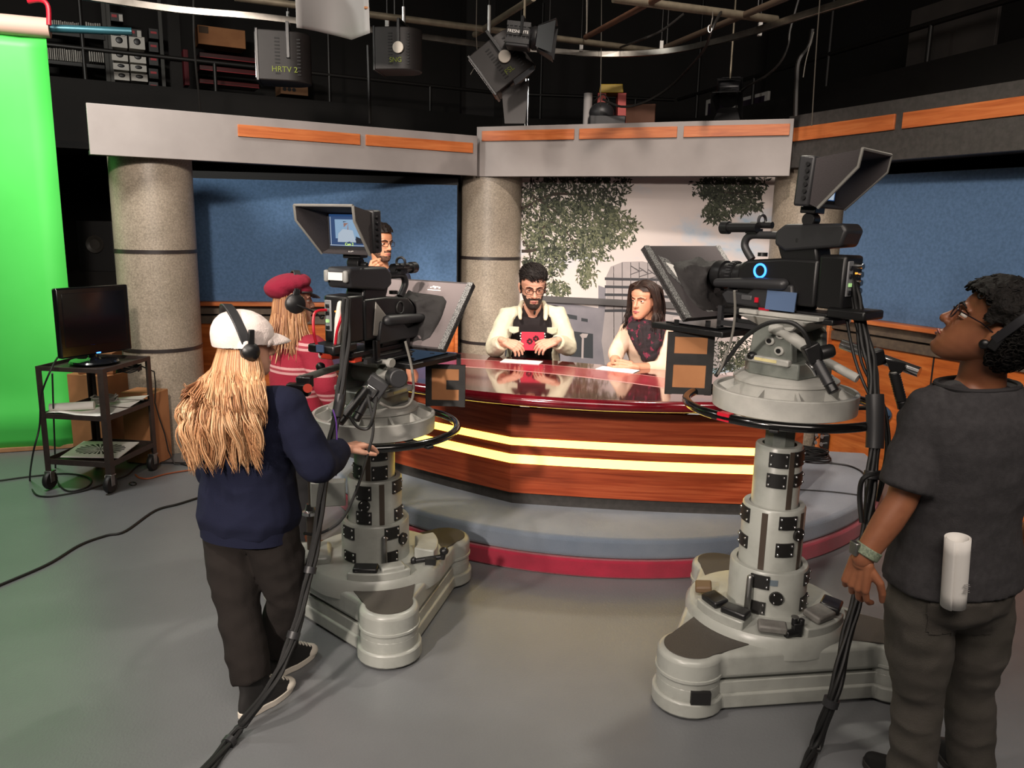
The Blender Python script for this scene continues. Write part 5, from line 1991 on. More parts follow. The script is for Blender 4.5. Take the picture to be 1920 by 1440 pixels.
MB().loft([[p + Vector((0, 0, -.06)) for p in rg[0]], [p + Vector((0, 0, .02)) for p in rg[0]]]).build('waist_rib', mat('ochre_rib', '#b87b42', .9, bump=.5, bs=300), B.t, smooth=60)
B.trousers(DKJN, .008, .1, .012, .012, .005, seed=2.0)
mb = MB()
for q in 'lr':
    mb.tube([B.J['kn_' + q].lerp(B.J['an_' + q], .25), B.J['an_' + q] + Vector((0, 0, -.03))], [.064, .052], 18)
    mb.limb([B.J['an_' + q] + Vector((0, 0, -.04)), B.J['toe_' + q]], [.045, .032])
mb.fuse('boots', mat('brown_leather', '#5a2f1a', .4), B.t, .009, 2)
BERET = mat('crimson_felt', '#7c0c2a', .95, bump=.3, bs=200)
mb = MB(B.Mh)
mb.ell((0, -.02, .085), (.112, .118, .05), Matrix.Rotation(.2, 3, 'X')).ell((0, -.07, .055), (.095, .075, .055)).ell((0, .01, .055), (.088, .098, .03))
mb.fuse('beret', BERET, B.t, .006, 4, .004, 14)
mb = MB(B.Mh)
rows = []
for j in range(6):
    f = j / 5
    rows.append([(.062 * cos(a) * (1 - .1 * f), .085 + .02 * (sin(a) - .5) + f * .055 * sin(a), .038 - .022 * f * f) for a in [pi * (.08 + .84 * i / 14) for i in range(15)]])
mb.grid(rows).build('beret_peak', mat('black_patent', '#161215', .3), B.t, smooth=180, solid=.004)
MB(B.Mh).tube([(.088 * sin(a), .1 * cos(a) - .0, .046) for a in [-1.3 + 2.6 * i / 16 for i in range(17)]], .006, 6).build('beret_cord', mat('black_cord', '#1b1518', .5), B.t)
B.face('#3a2416', mat('brown_brow', '#4a3326', .6))
_cB = B.Mh.translation.copy()
_fB, _rB = Vector((.86, .48, 0)).normalized(), Vector((.48, -.86, 0)).normalized()


def pathB(r):
    a = r.uniform(-2.0, 2.0)
    back = -_fB * cos(a) + _rB * sin(a)
    p0 = _cB + back * .088 + Vector((0, 0, .03 - .05 * r.random()))
    p1 = p0 + back * .012 + Vector((0, 0, -.08))
    p2 = p1 + back * .008 + Vector((r.gauss(0, .008), r.gauss(0, .008), -.08))
    p3 = p2 + back * .035 + Vector((r.gauss(0, .012), r.gauss(0, .012), -.06 - .07 * r.random()))
    return [p0, p1, p2, p3], min(1, max(0, r.gauss(.36, .26)))


strands('hair', BLOND, B.t, None, 340, 5, .005, pathB)
headset('grey black headset with a large ear cup and boom over the crimson beret', None, hB, 1.05, 1, .046, [(.125, .06, -.04), (.10, .12, -.075)], top=.15, tilt=.1)

# ---------------- the man in navy behind the left camera
hC = headM(at(711, 455, 5.75), (.76, -.62, -.08))
wrC = at(692, 512, 5.52)
Cm = Fig('person', 'man with glasses in navy tee with a fist at his chest by the blue wall',
         dict(pelvis=at(712, 655, 5.78), chest=at(714, 517, 5.78), neck=at(714, 496, 5.77), sh_l=at(752, 522, 5.75), sh_r=at(676, 519, 5.8), el_l=at(775, 590, 5.72), el_r=at(662, 570, 5.66), wr_l=at(752, 640, 5.6), wr_r=wrC,
              hip_l=at(728, 672, 5.76), hip_r=at(698, 672, 5.8), kn_l=at(728, 770, 5.76), kn_r=at(698, 770, 5.8), an_l=(-.88, 5.78, .305), an_r=(-1.02, 5.82, .305), toe_l=(-.84, 5.62, .25), toe_r=(-1.02, 5.66, .25)), hC, SKIN_M, (-.95, 5.8, .22),
         wk=1.05, hs=1.06, hands=[dict(wrist=wrC, d=(.75, -.2, .45), palm=(.2, .95, .1), side=1, curl=(1.2, 1.25, 1.3, 1.3), thumb=.9, sc=1.05)])
Cm.top(mat('navy_tee', '#1c2032', .9, bump=.2, bs=300), .016, -.02, 1.0, .4, .02, .012, .005, 'navy_tee', seed=4.0)
Cm.trousers(BLUJ, .012, .1, .015, .02, .005)
Cm.shoes(BLACK, WHITE)
Cm.face()
Cm.glasses()
Cm.shell('hair', HAIRK, lambda q: (q.z > .068 - (.25 * q.y if q.y > 0 else .0) * .0 and q.y < .085 + .0) or (q.z > .01 and q.y < .012) or (q.z > -.045 and q.y < -.045), lambda q: .010 + .016 * max(0, (q.z - .03) / .08) + .008 * noise.noise(q * 60))
Cm.shell('beard', mat('thin_dark_beard', '#2a1d17', .7, c2='#6f4c39', vs=120), lambda q: (q.y > .02 and -.125 < q.z < -.078 and (abs(q.x) > .012 or q.z < -.08)) or (q.y > .06 and -.056 < q.z < -.046 and abs(q.x) < .03) or (q.z < -.05 and .0 < q.y < .07 and abs(q.x) > .045), .0025)

# ---------------- the seated man in the cream jacket
hD = headM(at(999, 538, 5.36), (.10, -.97, -.22))
wlD, wrD = at(1040, 640, 5.14), at(946, 640, 5.14)
Dm = Fig('person', 'seated bearded man in cream denim jacket and black tee at the news desk',
         dict(pelvis=(.14, 5.52, .82), chest=at(999, 590, 5.42), neck=at(999, 572, 5.40), sh_l=at(1044, 590, 5.42), sh_r=at(952, 593, 5.42), el_l=at(1064, 650, 5.30), el_r=at(928, 652, 5.30), wr_l=wlD, wr_r=wrD,
              hip_l=(.24, 5.5, .8), hip_r=(.04, 5.52, .8), kn_l=(.26, 5.12, .80), kn_r=(.0, 5.14, .80), an_l=(.26, 5.12, .40), an_r=(.0, 5.14, .40), toe_l=(.26, 5.0, .33), toe_r=(.0, 5.02, .33)), hD, SKIN_L, (.14, 5.5, .22),
         wk=1.02, hs=1.1, hands=[dict(wrist=wlD, d=(-.8, -.35, -.25), palm=(-.2, .5, -.9), side=-1, curl=(.4, .45, .5, .55), thumb=.2, sc=.96), dict(wrist=wrD, d=(.8, -.35, -.3), palm=(.2, .5, -.9), side=1, curl=(.4, .45, .5, .55), thumb=.2, sc=.96)])
TEE = mat('black_tee', '#1c1416', .9)
Dm.top(TEE, .008, -.02, 1.03, .3, .012, .01, .003, 'black_tee')
CREAM = mat('cream_denim', '#dcd6bd', .85, c2='#cfc9ae', vs=8, bump=.25, bs=260)


def jacket(f):
    J = f.J
    rings = torso_rings(J, .030, -.06, 1.06, 1.04, 1.05)
    mb = MB()
    n = len(rings[0])
    fwd = Vector((.0, -1, 0))
    rows = []
    for k, r in enumerate(rings):                       # open at the front: drop the wedge facing forward
        c = sum(r, Vector()) / n
        start = max(range(n), key=lambda i: (r[i] - c).normalized().dot(fwd))
        gap = 4
        row = [r[(start + gap + i) % n] for i in range(n - 2 * gap + 1)]
        rows.append(row)
    inner = [[c + (p - c) * .94 for p in row] for row, c in zip(rows, [sum(r, Vector()) / n for r in rings])]
    mb.loft([row + inn[::-1] for row, inn in zip(rows, inner)])
    for q in 'lr':
        e = J['el_' + q]
        mb.limb([J['chest'].lerp(J['sh_' + q], .55), J['sh_' + q], J['sh_' + q].lerp(e, .5), e], [.066, .072, .072, .066])
        wp = e.lerp(J['wr_' + q], .82)
        mb.tube([e, e.lerp(wp, .5), wp], [.066, .058, .05], 14)
        # collar
    nk = J['neck']
    for s_ in (-1, 1):
        mb.limb([nk + Vector((s_ * .02, .07, .02)), nk + Vector((s_ * .075, .035, .015)), nk + Vector((s_ * .09, -.04, -.02)), nk + Vector((s_ * .085, -.115, -.08))], [.014, .015, .017, .011], 10)
    o = mb.fuse('denim_jacket', CREAM, f.t, .0065, 2, .006, 9, 2.0)
    for s_ in (-1, 1):
        p = J['chest'] + Vector((s_ * .128, -.145, -.085))
        R = Matrix.Rotation(s_ * .25, 3, 'Z')
        pk = MB(Matrix.Translation(p) @ R.to_4x4() @ Matrix.Rotation(pi / 2, 4, 'X')).prism([(-.034, -.016), (.0, -.03), (.034, -.016), (.034, .018), (-.034, .018)], -.008, .006)
        pk.build('pocket_flap', CREAM, o, .003)
        MB().ell(p + Vector((0, -.012, -.026)), (.006, .004, .006)).build('button', STEEL, o)


jacket(Dm)
Jd = Dm.J
pc = Jd['chest'] + Vector((.0, -.135, -.165))
MB().box(pc, (.155, .006, .125), Matrix.Rotation(-.1, 3, 'X')).build('red_print', mat('tee_red_print', '#cf3148', .8), Dm.t, .002)
mb = MB()
for x, z in ((-.02, .0), (.022, .02)):
    for k in range(7):
        a = k * .9
        mb.box(pc + Vector((x + .014 * cos(a), -.006, z + .014 * sin(a))), (.014, .004, .01), Matrix.Rotation(a, 3, 'Y'))
mb.box(pc + Vector((.015, -.006, -.03)), (.003, .004, .05), Matrix.Rotation(.5, 3, 'Y'))
mb.build('flower_print', mat('print_dark', '#3a1018', .8), Dm.t)
mb = MB()
for k in range(7):
    for s_ in (-1, 1):
        mb.box(pc + Vector((s_ * (.08 + .004 * (k % 2)), -.002, -.055 + k * .018)), (.008, .005, .009))
mb.build('print_border', WHITE, Dm.t)
MB().limb([Jd['neck'] + Vector((.01, -.09, -.05)), Jd['neck'] + Vector((.012, -.1, -.035))], [.007, .008], 10).build('clip_microphone', BLACK, Dm.t)
Dm.face(open_=.5)
Dm.glasses()
Dm.shell('hair', HAIRK, lambda q: (q.z > .070 and q.y < .09) or (q.z > .01 and q.y < .008) or (q.z > -.05 and q.y < -.045) or (q.z > -.01 and q.y < .022 and .06 < abs(q.x) < .0765), lambda q: .006 + .034 * max(0, (q.z - .05) / .065) * (.8 + .6 * q.y / .09) + .010 * noise.noise(q * 45))
Dm.shell('beard', mat('dark_beard', '#241a16', .75, c2='#33251f', vs=90, bump=.4, bs=300), lambda q: (q.y > .01 and q.z < -.078) or (q.y > .05 and -.056 < q.z < -.044 and abs(q.x) < .032) or (q.z < -.035 and .0 < q.y < .075 and abs(q.x) > .045) or (q.z < .0 and -.004 < q.y < .02 and abs(q.x) > .06) or (q.z < -.05 and abs(q.x) > .024 and q.y > .05), .0045)
tuft(Dm, HAIRK, 420, 31, .05, .06, .006, wdt=.0034)
MB(Dm.Mh).tube([(-.082 - .002, -.008 + .007 * cos(a), -.034 + .007 * sin(a)) for a in [2 * pi * i / 14 for i in range(14)]], .003, 6, True).build('ear_plug', BLACK, Dm.t)
w0 = wlD.lerp(Jd['el_l'], .06)
MB().cyl(w0, wlD.lerp(Jd['el_l'], .16), .036, n=20).build('wrist_watch', STEEL, Dm.t)
w0 = wrD.lerp(Jd['el_r'], .0)

# ---------------- the seated woman with the plaid scarf
hE = headM(at(1208, 562, 5.10), (-.66, -.74, -.06))
wrE, wlE = at(1152, 686, 4.99), at(1186, 688, 4.94)
E_ = Fig('person', 'seated dark-haired woman in cream sweater and plaid scarf with folded hands at the desk',
         dict(pelvis=(.98, 5.28, .80), chest=at(1212, 618, 5.16), neck=at(1212, 600, 5.14), sh_l=at(1246, 622, 5.12), sh_r=at(1178, 622, 5.2), el_l=at(1240, 692, 5.02), el_r=at(1155, 662, 5.12), wr_l=wlE, wr_r=wrE,
              hip_l=(1.07, 5.26, .78), hip_r=(.89, 5.28, .78), kn_l=(1.05, 4.9, .78), kn_r=(.82, 4.95, .78), an_l=(1.05, 4.95, .40), an_r=(.82, 5.0, .40), toe_l=(1.0, 4.82, .33), toe_r=(.8, 4.86, .33)), hE, mat('warm_tan_skin', '#c98d70', .48), (.95, 5.25, .22),
         wk=.9, hs=1.0, arm=(.042, .036, .026), hands=[dict(wrist=wlE, d=(-.93, -.1, .12), palm=(-.1, .9, -.3), side=1, curl=(.45, .5, .55, .6), thumb=.5, sc=1.0), dict(wrist=wrE, d=(.75, -.6, .05), palm=(.6, .7, -.2), side=-1, curl=(.55, .6, .65, .7), thumb=.5, sc=1.0)])
KNIT = mat('cream_pink_knit', '#dcb9a0', .9, c2='#e6c9b2', vs=5, bump=.35, bs=180, scale=(1, 1, 3))
E_.top(KNIT, .012, -.06, 1.04, .74, .016, .012, .005, 'sweater', seed=7.0)
E_.face(iris='#2a1810', lip='#b0585c', brw=.0022, open_=.85, brow=mat('soft_brow', '#3a261c', .7))
Jn = E_.J['neck']


def plaid():
    mt, nt, b = _nodes('plaid_scarf_cloth')
    co = _coord(nt, (1, 1, 1), rot=(.4, .5, .7))
    w1 = nt.nodes.new('ShaderNodeTexChecker')
    w1.inputs['Scale'].default_value = 16
    nt.links.new(co, w1.inputs['Vector'])
    f = _noise(nt, co, 22, 3)
    c1 = _ramp(nt, f, [(.4, '#1d1518'), (.52, '#2b1a20'), (.6, '#7a1f3a'), (.72, '#31252b')])
    mx = nt.nodes.new('ShaderNodeMix')
    mx.data_type = 'RGBA'
    nt.links.new(w1.outputs['Fac'], mx.inputs[0])
    nt.links.new(c1, mx.inputs[6])
    mx.inputs[7].default_value = lin('#221a1e')
    nt.links.new(mx.outputs[2], b.inputs['Base Color'])
    b.inputs['Roughness'].default_value = .9
    _bump(nt, b, _noise(nt, co, 200, 3), .4)
    return mt


mb = MB()
for k in range(7):
    f = k / 6
    rx, ry = .075 + .035 * f, .07 + .03 * f
    c = Jn + Vector((0, -.01 - .03 * f, .015 - .05 * f))
    drop = .03 + .16 * f
    mb.tube([(c.x + rx * cos(a) + .01 * sin(3 * a + k), c.y + ry * sin(a) + .006 * sin(5 * a + k), c.z - drop * max(0, -sin(a)) ** 2.5) for a in [2 * pi * i / 32 for i in range(32)]], .024 + .003 * (k % 2), 8, True)
for k in range(5):
    x = -.055 + k * .028
    mb.limb([Jn + Vector((x, -.115, -.04)), Jn + Vector((x * .8, -.14, -.14)), Jn + Vector((x * .45, -.135, -.235))], [.024, .026, .018], 8)
mb.fuse('plaid_scarf', plaid(), E_.t, .0055, 2, .005, 16)
_cE = E_.Mh.translation.copy()
_fE = Vector((-.66, -.74, 0)).normalized()
_rE = Vector((-.74, .66, 0)).normalized()
HAIRD = mat('dark_brown_hair', '#1d1310', .5, c2='#33221b', vs=40, spec=.3)
E_.shell('hair', HAIRD, lambda q: (q.z > .060 - .0 and q.y < .078 - max(0, q.z - .06) * .1) or (q.z > -.05 and q.y < .0) or (q.z > .02 and q.y < .045 and abs(q.x) > .05), lambda q: .008 + .002 * noise.noise(q * 40))


def pathE(r):
    sd = r.choice((-1, 1))
    y0 = r.uniform(-.10, .062)
    zt = .113 - 3.2 * max(0, y0 - .01) ** 2 * 4 - .9 * max(0, -.03 - y0) ** 2 * 8
    q0 = Vector((.004 * sd + .012, y0, zt + .008))
    y1 = min(y0 * .8, .035)
    k = r.uniform(.0, .014)
    q1 = Vector((sd * (.055 + k), y0 * .92, .092 + k * .5 - .5 * max(0, -.05 - y0)))
    q2 = Vector((sd * (.086 + k), min(y1, .045), .02))
    q3 = Vector((sd * (.092 + k) + r.gauss(0, .004), min(y1, .035) - .005, -.06))
    q4 = Vector((sd * (.098 + k) + r.gauss(0, .01), min(y1, .04) + r.gauss(0, .01), -.12))
    q5 = Vector((sd * (.094 + k) + r.gauss(0, .016), min(y1, .04) + r.gauss(.01, .014), -.15 - .06 * r.random()))
    if y0 < -.04:                                   # the back of the head falls straight down
        f = r.uniform(-1, 1)
        q1 = Vector((.07 * f, y0 - .005, .075))
        q2, q3 = Vector((.078 * f, -.112, .0)), Vector((.085 * f, -.116 - k, -.07))
        q4, q5 = Vector((.09 * f, -.11, -.13)), Vector((.095 * f + r.gauss(0, .01), -.105, -.17 - .05 * r.random()))
    return [hE @ q for q in (q0, q1, q2, q3, q4, q5)], 0


strands('long_hair', HAIRD, E_.t, None, 520, 8, .005, pathE)

# ---------------- the man in the dark tee at the right
hF = headM(at(1862, 620, 2.20), (-.72, .52, .46), (.40, -.22, .9))
wrF = at(1617, 1048, 2.17)
F = Fig('person', 'man with glasses in dark grey tee and olive jeans looking up beside the raised camera',
        dict(pelvis=at(1782, 1105, 2.26), chest=at(1822, 745, 2.24), neck=at(1842, 700, 2.24), sh_l=at(1748, 775, 2.22), sh_r=at(1926, 790, 2.30), el_l=at(1690, 940, 2.18), el_r=at(1960, 960, 2.45), wr_l=wrF, wr_r=at(1915, 1050, 2.55),
             hip_l=at(1722, 1135, 2.24), hip_r=at(1838, 1135, 2.30), kn_l=at(1722, 1295, 2.28), kn_r=at(1818, 1285, 2.36), an_l=on(1708, 1452, .085), an_r=on(1822, 1425, .085), toe_l=on(1708, 1452, .085) + Vector((-.06, .15, -.055)), toe_r=on(1822, 1425, .085) + Vector((-.01, .16, -.055))), hF, SKIN_D, (1.3, 2.36, 0),
        wk=1.06, dk=1.08, hs=1.12, arm=(.052, .043, .031), leg=(.085, .058, .042),
        hands=[dict(wrist=wrF, d=(-.12, .06, -1), palm=(.75, .6, .05), side=1, curl=(.45, .5, .6, .7), thumb=.35, sc=1.05)])
F.top(mat('charcoal_heather_tee', '#343234', .9, c2='#3d3b3d', vs=60, bump=.25, bs=300), .026, -.03, 1.07, .43, .024, .012, .006, 'grey_tee', seed=12.0)
OLIVE = mat('olive_grey_denim', '#55504a', .85, c2='#4a463f', vs=9, bump=.35, bs=320)
tr = F.trousers(OLIVE, .014, .1, .014, .03, .008, seed=15.0, low=-.02)
F.shoes(BLACK, mat('shoe_sole', '#2b2826', .7))
F.face()
F.glasses(mat('purple_black_frame', '#1e161d', .3))
CURL = mat('black_curly_hair', '#0d0b0a', .7, c2='#191512', vs=90, bump=.5, bs=160, spec=.25)
F.shell('hair', CURL, lambda q: (q.z > .060 and q.y < .088) or (q.z > -.0 and q.y < .004) or (q.z > -.075 and q.y < -.03) or (q.z > .02 and q.y < .03 and abs(q.x) > .055), lambda q: .012 + .020 * max(0, min(1, (q.z + .02) / .09)) + .006 * noise.noise(q * 45) + .005 * noise.noise(q * 110))
tuft(F, CURL, 900, 17, .03, .058, .014, 1.15, .0034, name='curls', ymax=.088)
# back pocket


def px_of(p):
    v = Vector(p) - CAM
    w_ = v.dot(_F)
    return 960 + FOCAL * v.dot(_R) / w_, 720 - FOCAL * v.dot(_U) / w_


def cloth_patch(o, name, m, x0, x1, y0, y1, off, parent):
    me = o.data
    idx, vs, fs = {}, [], []
    for p in me.polygons:
        if p.normal.y > -.2:
            continue
        x, y = px_of(p.center)
        if x0 < x < x1 and y0 < y < y1:
            for i in p.vertices:
                if i not in idx:
                    idx[i] = len(vs)
                    vs.append(me.vertices[i].co + me.vertices[i].normal * off)
            fs.append([idx[i] for i in p.vertices])
    return MB().add(vs, fs).build(name, m, parent, smooth=180)


cloth_patch(tr, 'back_pocket', mat('pocket_denim', '#4d4842', .85, bump=.35, bs=320), 1738, 1858, 1128, 1188, .004, tr)
wb = MB()
p, q = wrF.lerp(F.J['el_l'], .06), wrF.lerp(F.J['el_l'], .2)
wb.cyl(p, q, .0375, .039, n=24)
wt = wb.build('wrist_watch', mat('pale_green_strap', '#8f9b83', .6, c2='#5f6a5a', vs=160), F.t, .003)
MB().box(p.lerp(q, .5) + Vector((-.038, 0, .01)), (.016, .034, .04), rotz(.2)).build('watch_case', STEEL, wt, .004)
rgF = torso_rings(F.J, .021, 1.05, 1.07, 1.06, 1.08)
MB().tube([p + Vector((0, 0, .004)) for p in rgF[0]], .0075, 8, True).build('neck_band', mat('charcoal_rib', '#302e30', .9), F.t)
ht = thing('headset', 'thin black headband headset on the man with curly black hair', 'headset', hF.translation)
bm = MB(hF @ Matrix.Scale(1.14, 4))
rows = []
for i in range(25):
    a = pi * i / 24
    c = Vector((.094 * cos(a) * (1 + .45 * sin(a) * abs(cos(a)) + .1 * sin(a)), -.016 - .05 * sin(a), .172 * sin(a) - .012))
    tg = Vector((-sin(a), 0, cos(a)))
    nn = Vector((0, 1, 0)).cross(tg).normalized()
    rows.append([c + Vector((0, w_, w_ * .3)) + nn * d for w_, d in ((-.010, -.003), (.010, -.003), (.010, .003), (-.010, .003))])
bm.loft(rows)
bm.build('headband', mat('grey_black_band', '#2b2b2e', .35), ht, .002)
for s_ in (-1, 1):
    MB(hF @ Matrix.Scale(1.14, 4)).box((s_ * .09, -.022, -.01), (.014, .024, .045)).ell((s_ * .09, -.005, -.03), (.008, .012, .012)).build('temple_pad', PLASTIC, ht, .003)

# rolled script in the back pocket
rl = thing('rolled_script', 'rolled white script sticking out of the back pocket of the olive jeans', 'paper', at(1790, 1120, 2.1))
q0, q1 = at(1788, 1135, 2.088), at(1797, 1008, 2.075)
ax = (q1 - q0)
fx = frame(ax.normalized(), (0, -1, 0.01))
spiral = []
for i in range(60):
    a = 2 * pi * 1.9 * i / 59
    r_ = .036 - .010 * i / 59
    spiral.append((r_ * cos(a + 2.2), r_ * sin(a + 2.2)))
Mx = fx.to_4x4()
Mx.translation = q0
MB(Mx).grid([[(x, ax.length * k / 5, z) for x, z in spiral] for k in range(6)]).build('sheet', PAPER, rl, smooth=180, solid=.0006)
mb = MB(Mx)
for k in range(5):
    mb.box((.012, .06 + k * .006, .0358), (.02 - .004 * (k % 3), .0018, .0006))
mb.build('printed_lines', mat('grey_ink', '#8d8a88', .8), rl)

# papers on the desk
for (cx, cy, w_, h_, rz, lb) in ((978, 678, .26, .13, -.25, 'white script page on the desk in front of the seated man'), (1158, 693, .25, .12, -.5, 'white script page on the desk in front of the seated woman')):
    c = on(cx, cy, ZT + .003)
    tag(MB(place(c, rz)).box((0, 0, 0), (w_, h_, .003)).build('script_page', PAPER, None, .0005), lb, 'paper')


def chair(loc, yaw, label):
    t = thing('swivel_chair', label, 'chair', loc)
    M = place(loc, yaw)
    gm = mat('dark_grey_upholstery', '#4b4a4d', .85, bump=.2, bs=200)
    MB(M).prism([(.24 * cos(a) * (abs(cos(a)) ** -.3 if abs(cos(a)) > .1 else 1), .22 * sin(a) * (abs(sin(a)) ** -.3 if abs(sin(a)) > .1 else 1)) for a in [2 * pi * i / 28 for i in range(28)]], .40, .47).build('seat', gm, t, .02)
    rows = []
    for j in range(9):
        z = .52 + .42 * j / 8
        wv = .21 * (1 - .25 * (j / 8) ** 3)
        rows.append([(-wv + 2 * wv * i / 10, .22 + .03 * (j / 8) + .05 * (1 - ((i - 5) / 5) ** 2), z + .03 * (1 - ((i - 5) / 5) ** 2) * (j / 8)) for i in range(11)])
    MB(M).grid(rows).build('backrest', gm, t, smooth=180, solid=.04)
    MB(M).cyl((0, 0, .08), (0, 0, .42), .028).build('gas_post', PLASTIC, t)
    MB(M).tube([(0, .2, .43), (0, .3, .48), (0, .28, .62)], .02, 8).build('back_bracket', PLASTIC, t)
    for k in range(5):
        a = 2 * pi * k / 5
        f = MB(M).limb([(0, 0, .09), (.27 * cos(a), .27 * sin(a), .06)], [.025, .016], 8).build('foot', PLASTIC, t)
        MB(M).ell((.27 * cos(a), .27 * sin(a), .028), (.028, .028, .028)).build('wheel', RUBBER, f)
    return t


chair((.16, 5.6, .22), 0.05, 'grey swivel chair under the man in the cream jacket')
chair((1.02, 5.36, .22), -.1, 'grey swivel chair under the woman with the plaid scarf')
cc_ = chair((-.62, 6.05, .12 - .12), 0.5, 'empty grey swivel chair with a rounded back behind the grey hooded teleprompter')


# ------------------------------------------------------------------ balcony around the studio
def plane_pt(x, y, P, n):
    d = ray(x, y)
    s = (P - CAM).dot(n) / d.dot(n)
    return CAM + d * s


DUSK = mat('dusty_black_paint', '#0f0d0b', .9, c2='#151210', vs=2.0, bump=.2, bs=30)
PIPEB = mat('black_pipe', '#171513', .5)
PIPEG = mat('galvanised_pipe', '#6a6253', .5, .5, c2='#7d7463', vs=12)
BL0, BL1 = Vector((-7.0, 6.96, 0)), Vector((-.2, 10.62, 0))
BR0, BR1 = Vector((2.05, 10.85, 0)), Vector((4.9, 1.2, 0))


def run(P, Q):
    x = (Q - P).normalized()
    n = Vector((x.y, -x.x, 0))
    return Matrix(((x.x, n.x, 0, P.x), (x.y, n.y, 0, P.y), (0, 0, 1, 0), (0, 0, 0, 1))), (Q - P).length, x, n


k = 0
for P, Q in ((BL0, BL1), (BL1, BR0), (BR0, BR1)):
    k += 1
    M, L, x, n = run(P, Q)
    o = MB(M).box((L / 2, -.05, 2.86), (L, .1, .68)).build('trim_%d' % k, DUSK, smooth=0)
    struct(o, 'black painted balcony parapet behind the set')
    MB(M).box((L / 2, -.62, 2.56), (L, 1.24, .06)).build('balcony_deck', BLACK, o, smooth=0)
    MB(M).box((L / 2, -1.35, 4.2), (L, .06, 3.3)).build('balcony_back', DUSK, o, smooth=0)
    t = thing('balcony_rail', ('black pipe rail on the balcony behind the video tapes and cartons', 'black pipe rail along the far end of the balcony', 'black pipe rail on the balcony with the leaning dark boards')[k - 1], 'rail', (P.x, P.y, 3.2), 'balcony pipe rails')
    MB(M).cyl((0, -.05, 3.5), (L, -.05, 3.5), .022, n=10).build('top_rail', PIPEB, t)
    m_ = int(L / 1.25) + 1
    for i in range(m_):
        MB(M).cyl((.5 + i * 1.25, -.05, 3.18), (.5 + i * 1.25, -.05, 3.5 if i % 2 else 4.6), .02, n=10).build('post', PIPEB, t)

# things kept on the left balcony
ML, LL, xl, nl = run(BL0, BL1)
SP = BL0 - nl * .75           # shelf front plane


def shelf_box(x0, y0, x1, y1, dep, back=0.0):
    """front rectangle seen at x0..x1, y0..y1 on the shelf plane; gives builder matrix and size"""
    P = SP - nl * back
    a, b = plane_pt(x0, y0, P, nl), plane_pt(x1, y1, P, nl)
    c = (a + b) / 2
    w_ = abs((b - a).dot(xl))
    h_ = abs(a.z - b.z)
    M = Matrix((xl, nl, Vector((0, 0, 1)))).transposed().to_4x4()
    M.translation = c
    return M, w_, h_, c


BOXW = mat('white_carton', '#c9c5bd', .7)
BOXK = mat('black_carton', '#1d1b1b', .5)
LENSK = mat('printed_black', '#17171a', .4)
PRED = mat('printed_red', '#a8202c', .5)
cams = [(207, 63, 240, 91, 'top row left'), (241, 66, 273, 94, 'top row right'), (208, 93, 241, 116, 'second row left'), (242, 96, 275, 120, 'second row right'),
        (211, 117, 243, 133, 'third row left'), (244, 120, 276, 136, 'third row right'), (213, 134, 244, 152, 'bottom row left'), (245, 137, 278, 154, 'bottom row right')]
for x0, y0, x1, y1, nm in cams:
    M, w_, h_, c = shelf_box(x0, y0, x1, y1, .2)
    t = thing('camera_carton', 'white camera carton with a black lens picture on the balcony shelf, ' + nm, 'box', c, 'white cartons on the balcony shelf')
    MB(M).box((0, -.1, 0), (w_ * .97, .2, h_ * .97)).build('carton', BOXW, t, .003)
    MB(M).ell((0, .002, .01), (w_ * .22, .006, h_ * .26)).build('lens_picture', LENSK, t)
darks = [(206, 22, 232, 42, 'highest of the white cartons column'), (207, 48, 236, 70, 'above the left white carton'), (238, 52, 267, 72, 'above the right white carton')]
for x0, y0, x1, y1, nm in darks:
    M, w_, h_, c = shelf_box(x0, y0, x1, y1, .2)
    t = thing('dark_carton', 'small black carton with a red print, ' + nm, 'box', c, 'black cartons on the balcony shelf')
    MB(M).box((0, -.1, 0), (w_ * .97, .2, h_ * .97)).build('carton', BOXK, t, .003)
    MB(M).box((-w_ * .2, .002, h_ * .1), (w_ * .4, .004, h_ * .3)).build('red_picture', PRED, t)
    MB(M).box((w_ * .3, .002, -h_ * .05), (w_ * .28, .004, h_ * .75)).build('white_label', BOXW, t)
for i, nm in enumerate(('topmost', 'second', 'middle', 'fourth', 'lowest')):
    y0 = 50 + i * 25 + 2
    M, w_, h_, c = shelf_box(278, y0, 298, y0 + 22, .2, .05)
    t = thing('dark_carton', nm + ' black carton in the narrow stack right of the white cartons', 'box', c, 'narrow stack of black cartons')
    MB(M).box((0, -.1, 0), (w_ * .97, .2, h_ * .97)).build('carton', BOXK, t, .003)
    MB(M).box((0, .002, .01), (w_ * .6, .004, h_ * .2)).build('red_picture', PRED, t)
TAPEW = mat('white_tape_spine', '#b9b5ad', .7, c2='#a5a199', vs=30)
r_ = random.Random(21)
for row, (xa, xb, ya, yb, sl, lb) in enumerate(((89, 164, 88, 111, .10, 'white spined video tape in the lower row behind the balcony rail'), (166, 194, 92, 115, .10, 'white spined video tape in the short row beside the shelf post'), (96, 155, 36, 54, .12, 'white spined video tape in the upper row behind the balcony rail'), (160, 190, 40, 58, .12, 'white spined video tape at the end of the upper row'))):
    x = xa
    while x < xb - 3:
        w_px = r_.uniform(3.2, 4.6)
        dy = (x - xa) * sl
        M, w_, h_, c = shelf_box(x, ya + dy + r_.uniform(0, 2), x + w_px, yb + dy, .2)
        tag(MB(M).box((0, -.1, 0), (w_ * .92, .2, h_)).build('video_tape', TAPEW, None, 0), lb, 'video tape', 'video tapes, ' + ('lower row', 'short row', 'upper row', 'end of upper row')[row])
        x += w_px
t = thing('steel_shelf', 'dark steel shelving with tapes and cartons on the balcony beside the green screen', 'shelf', SP)
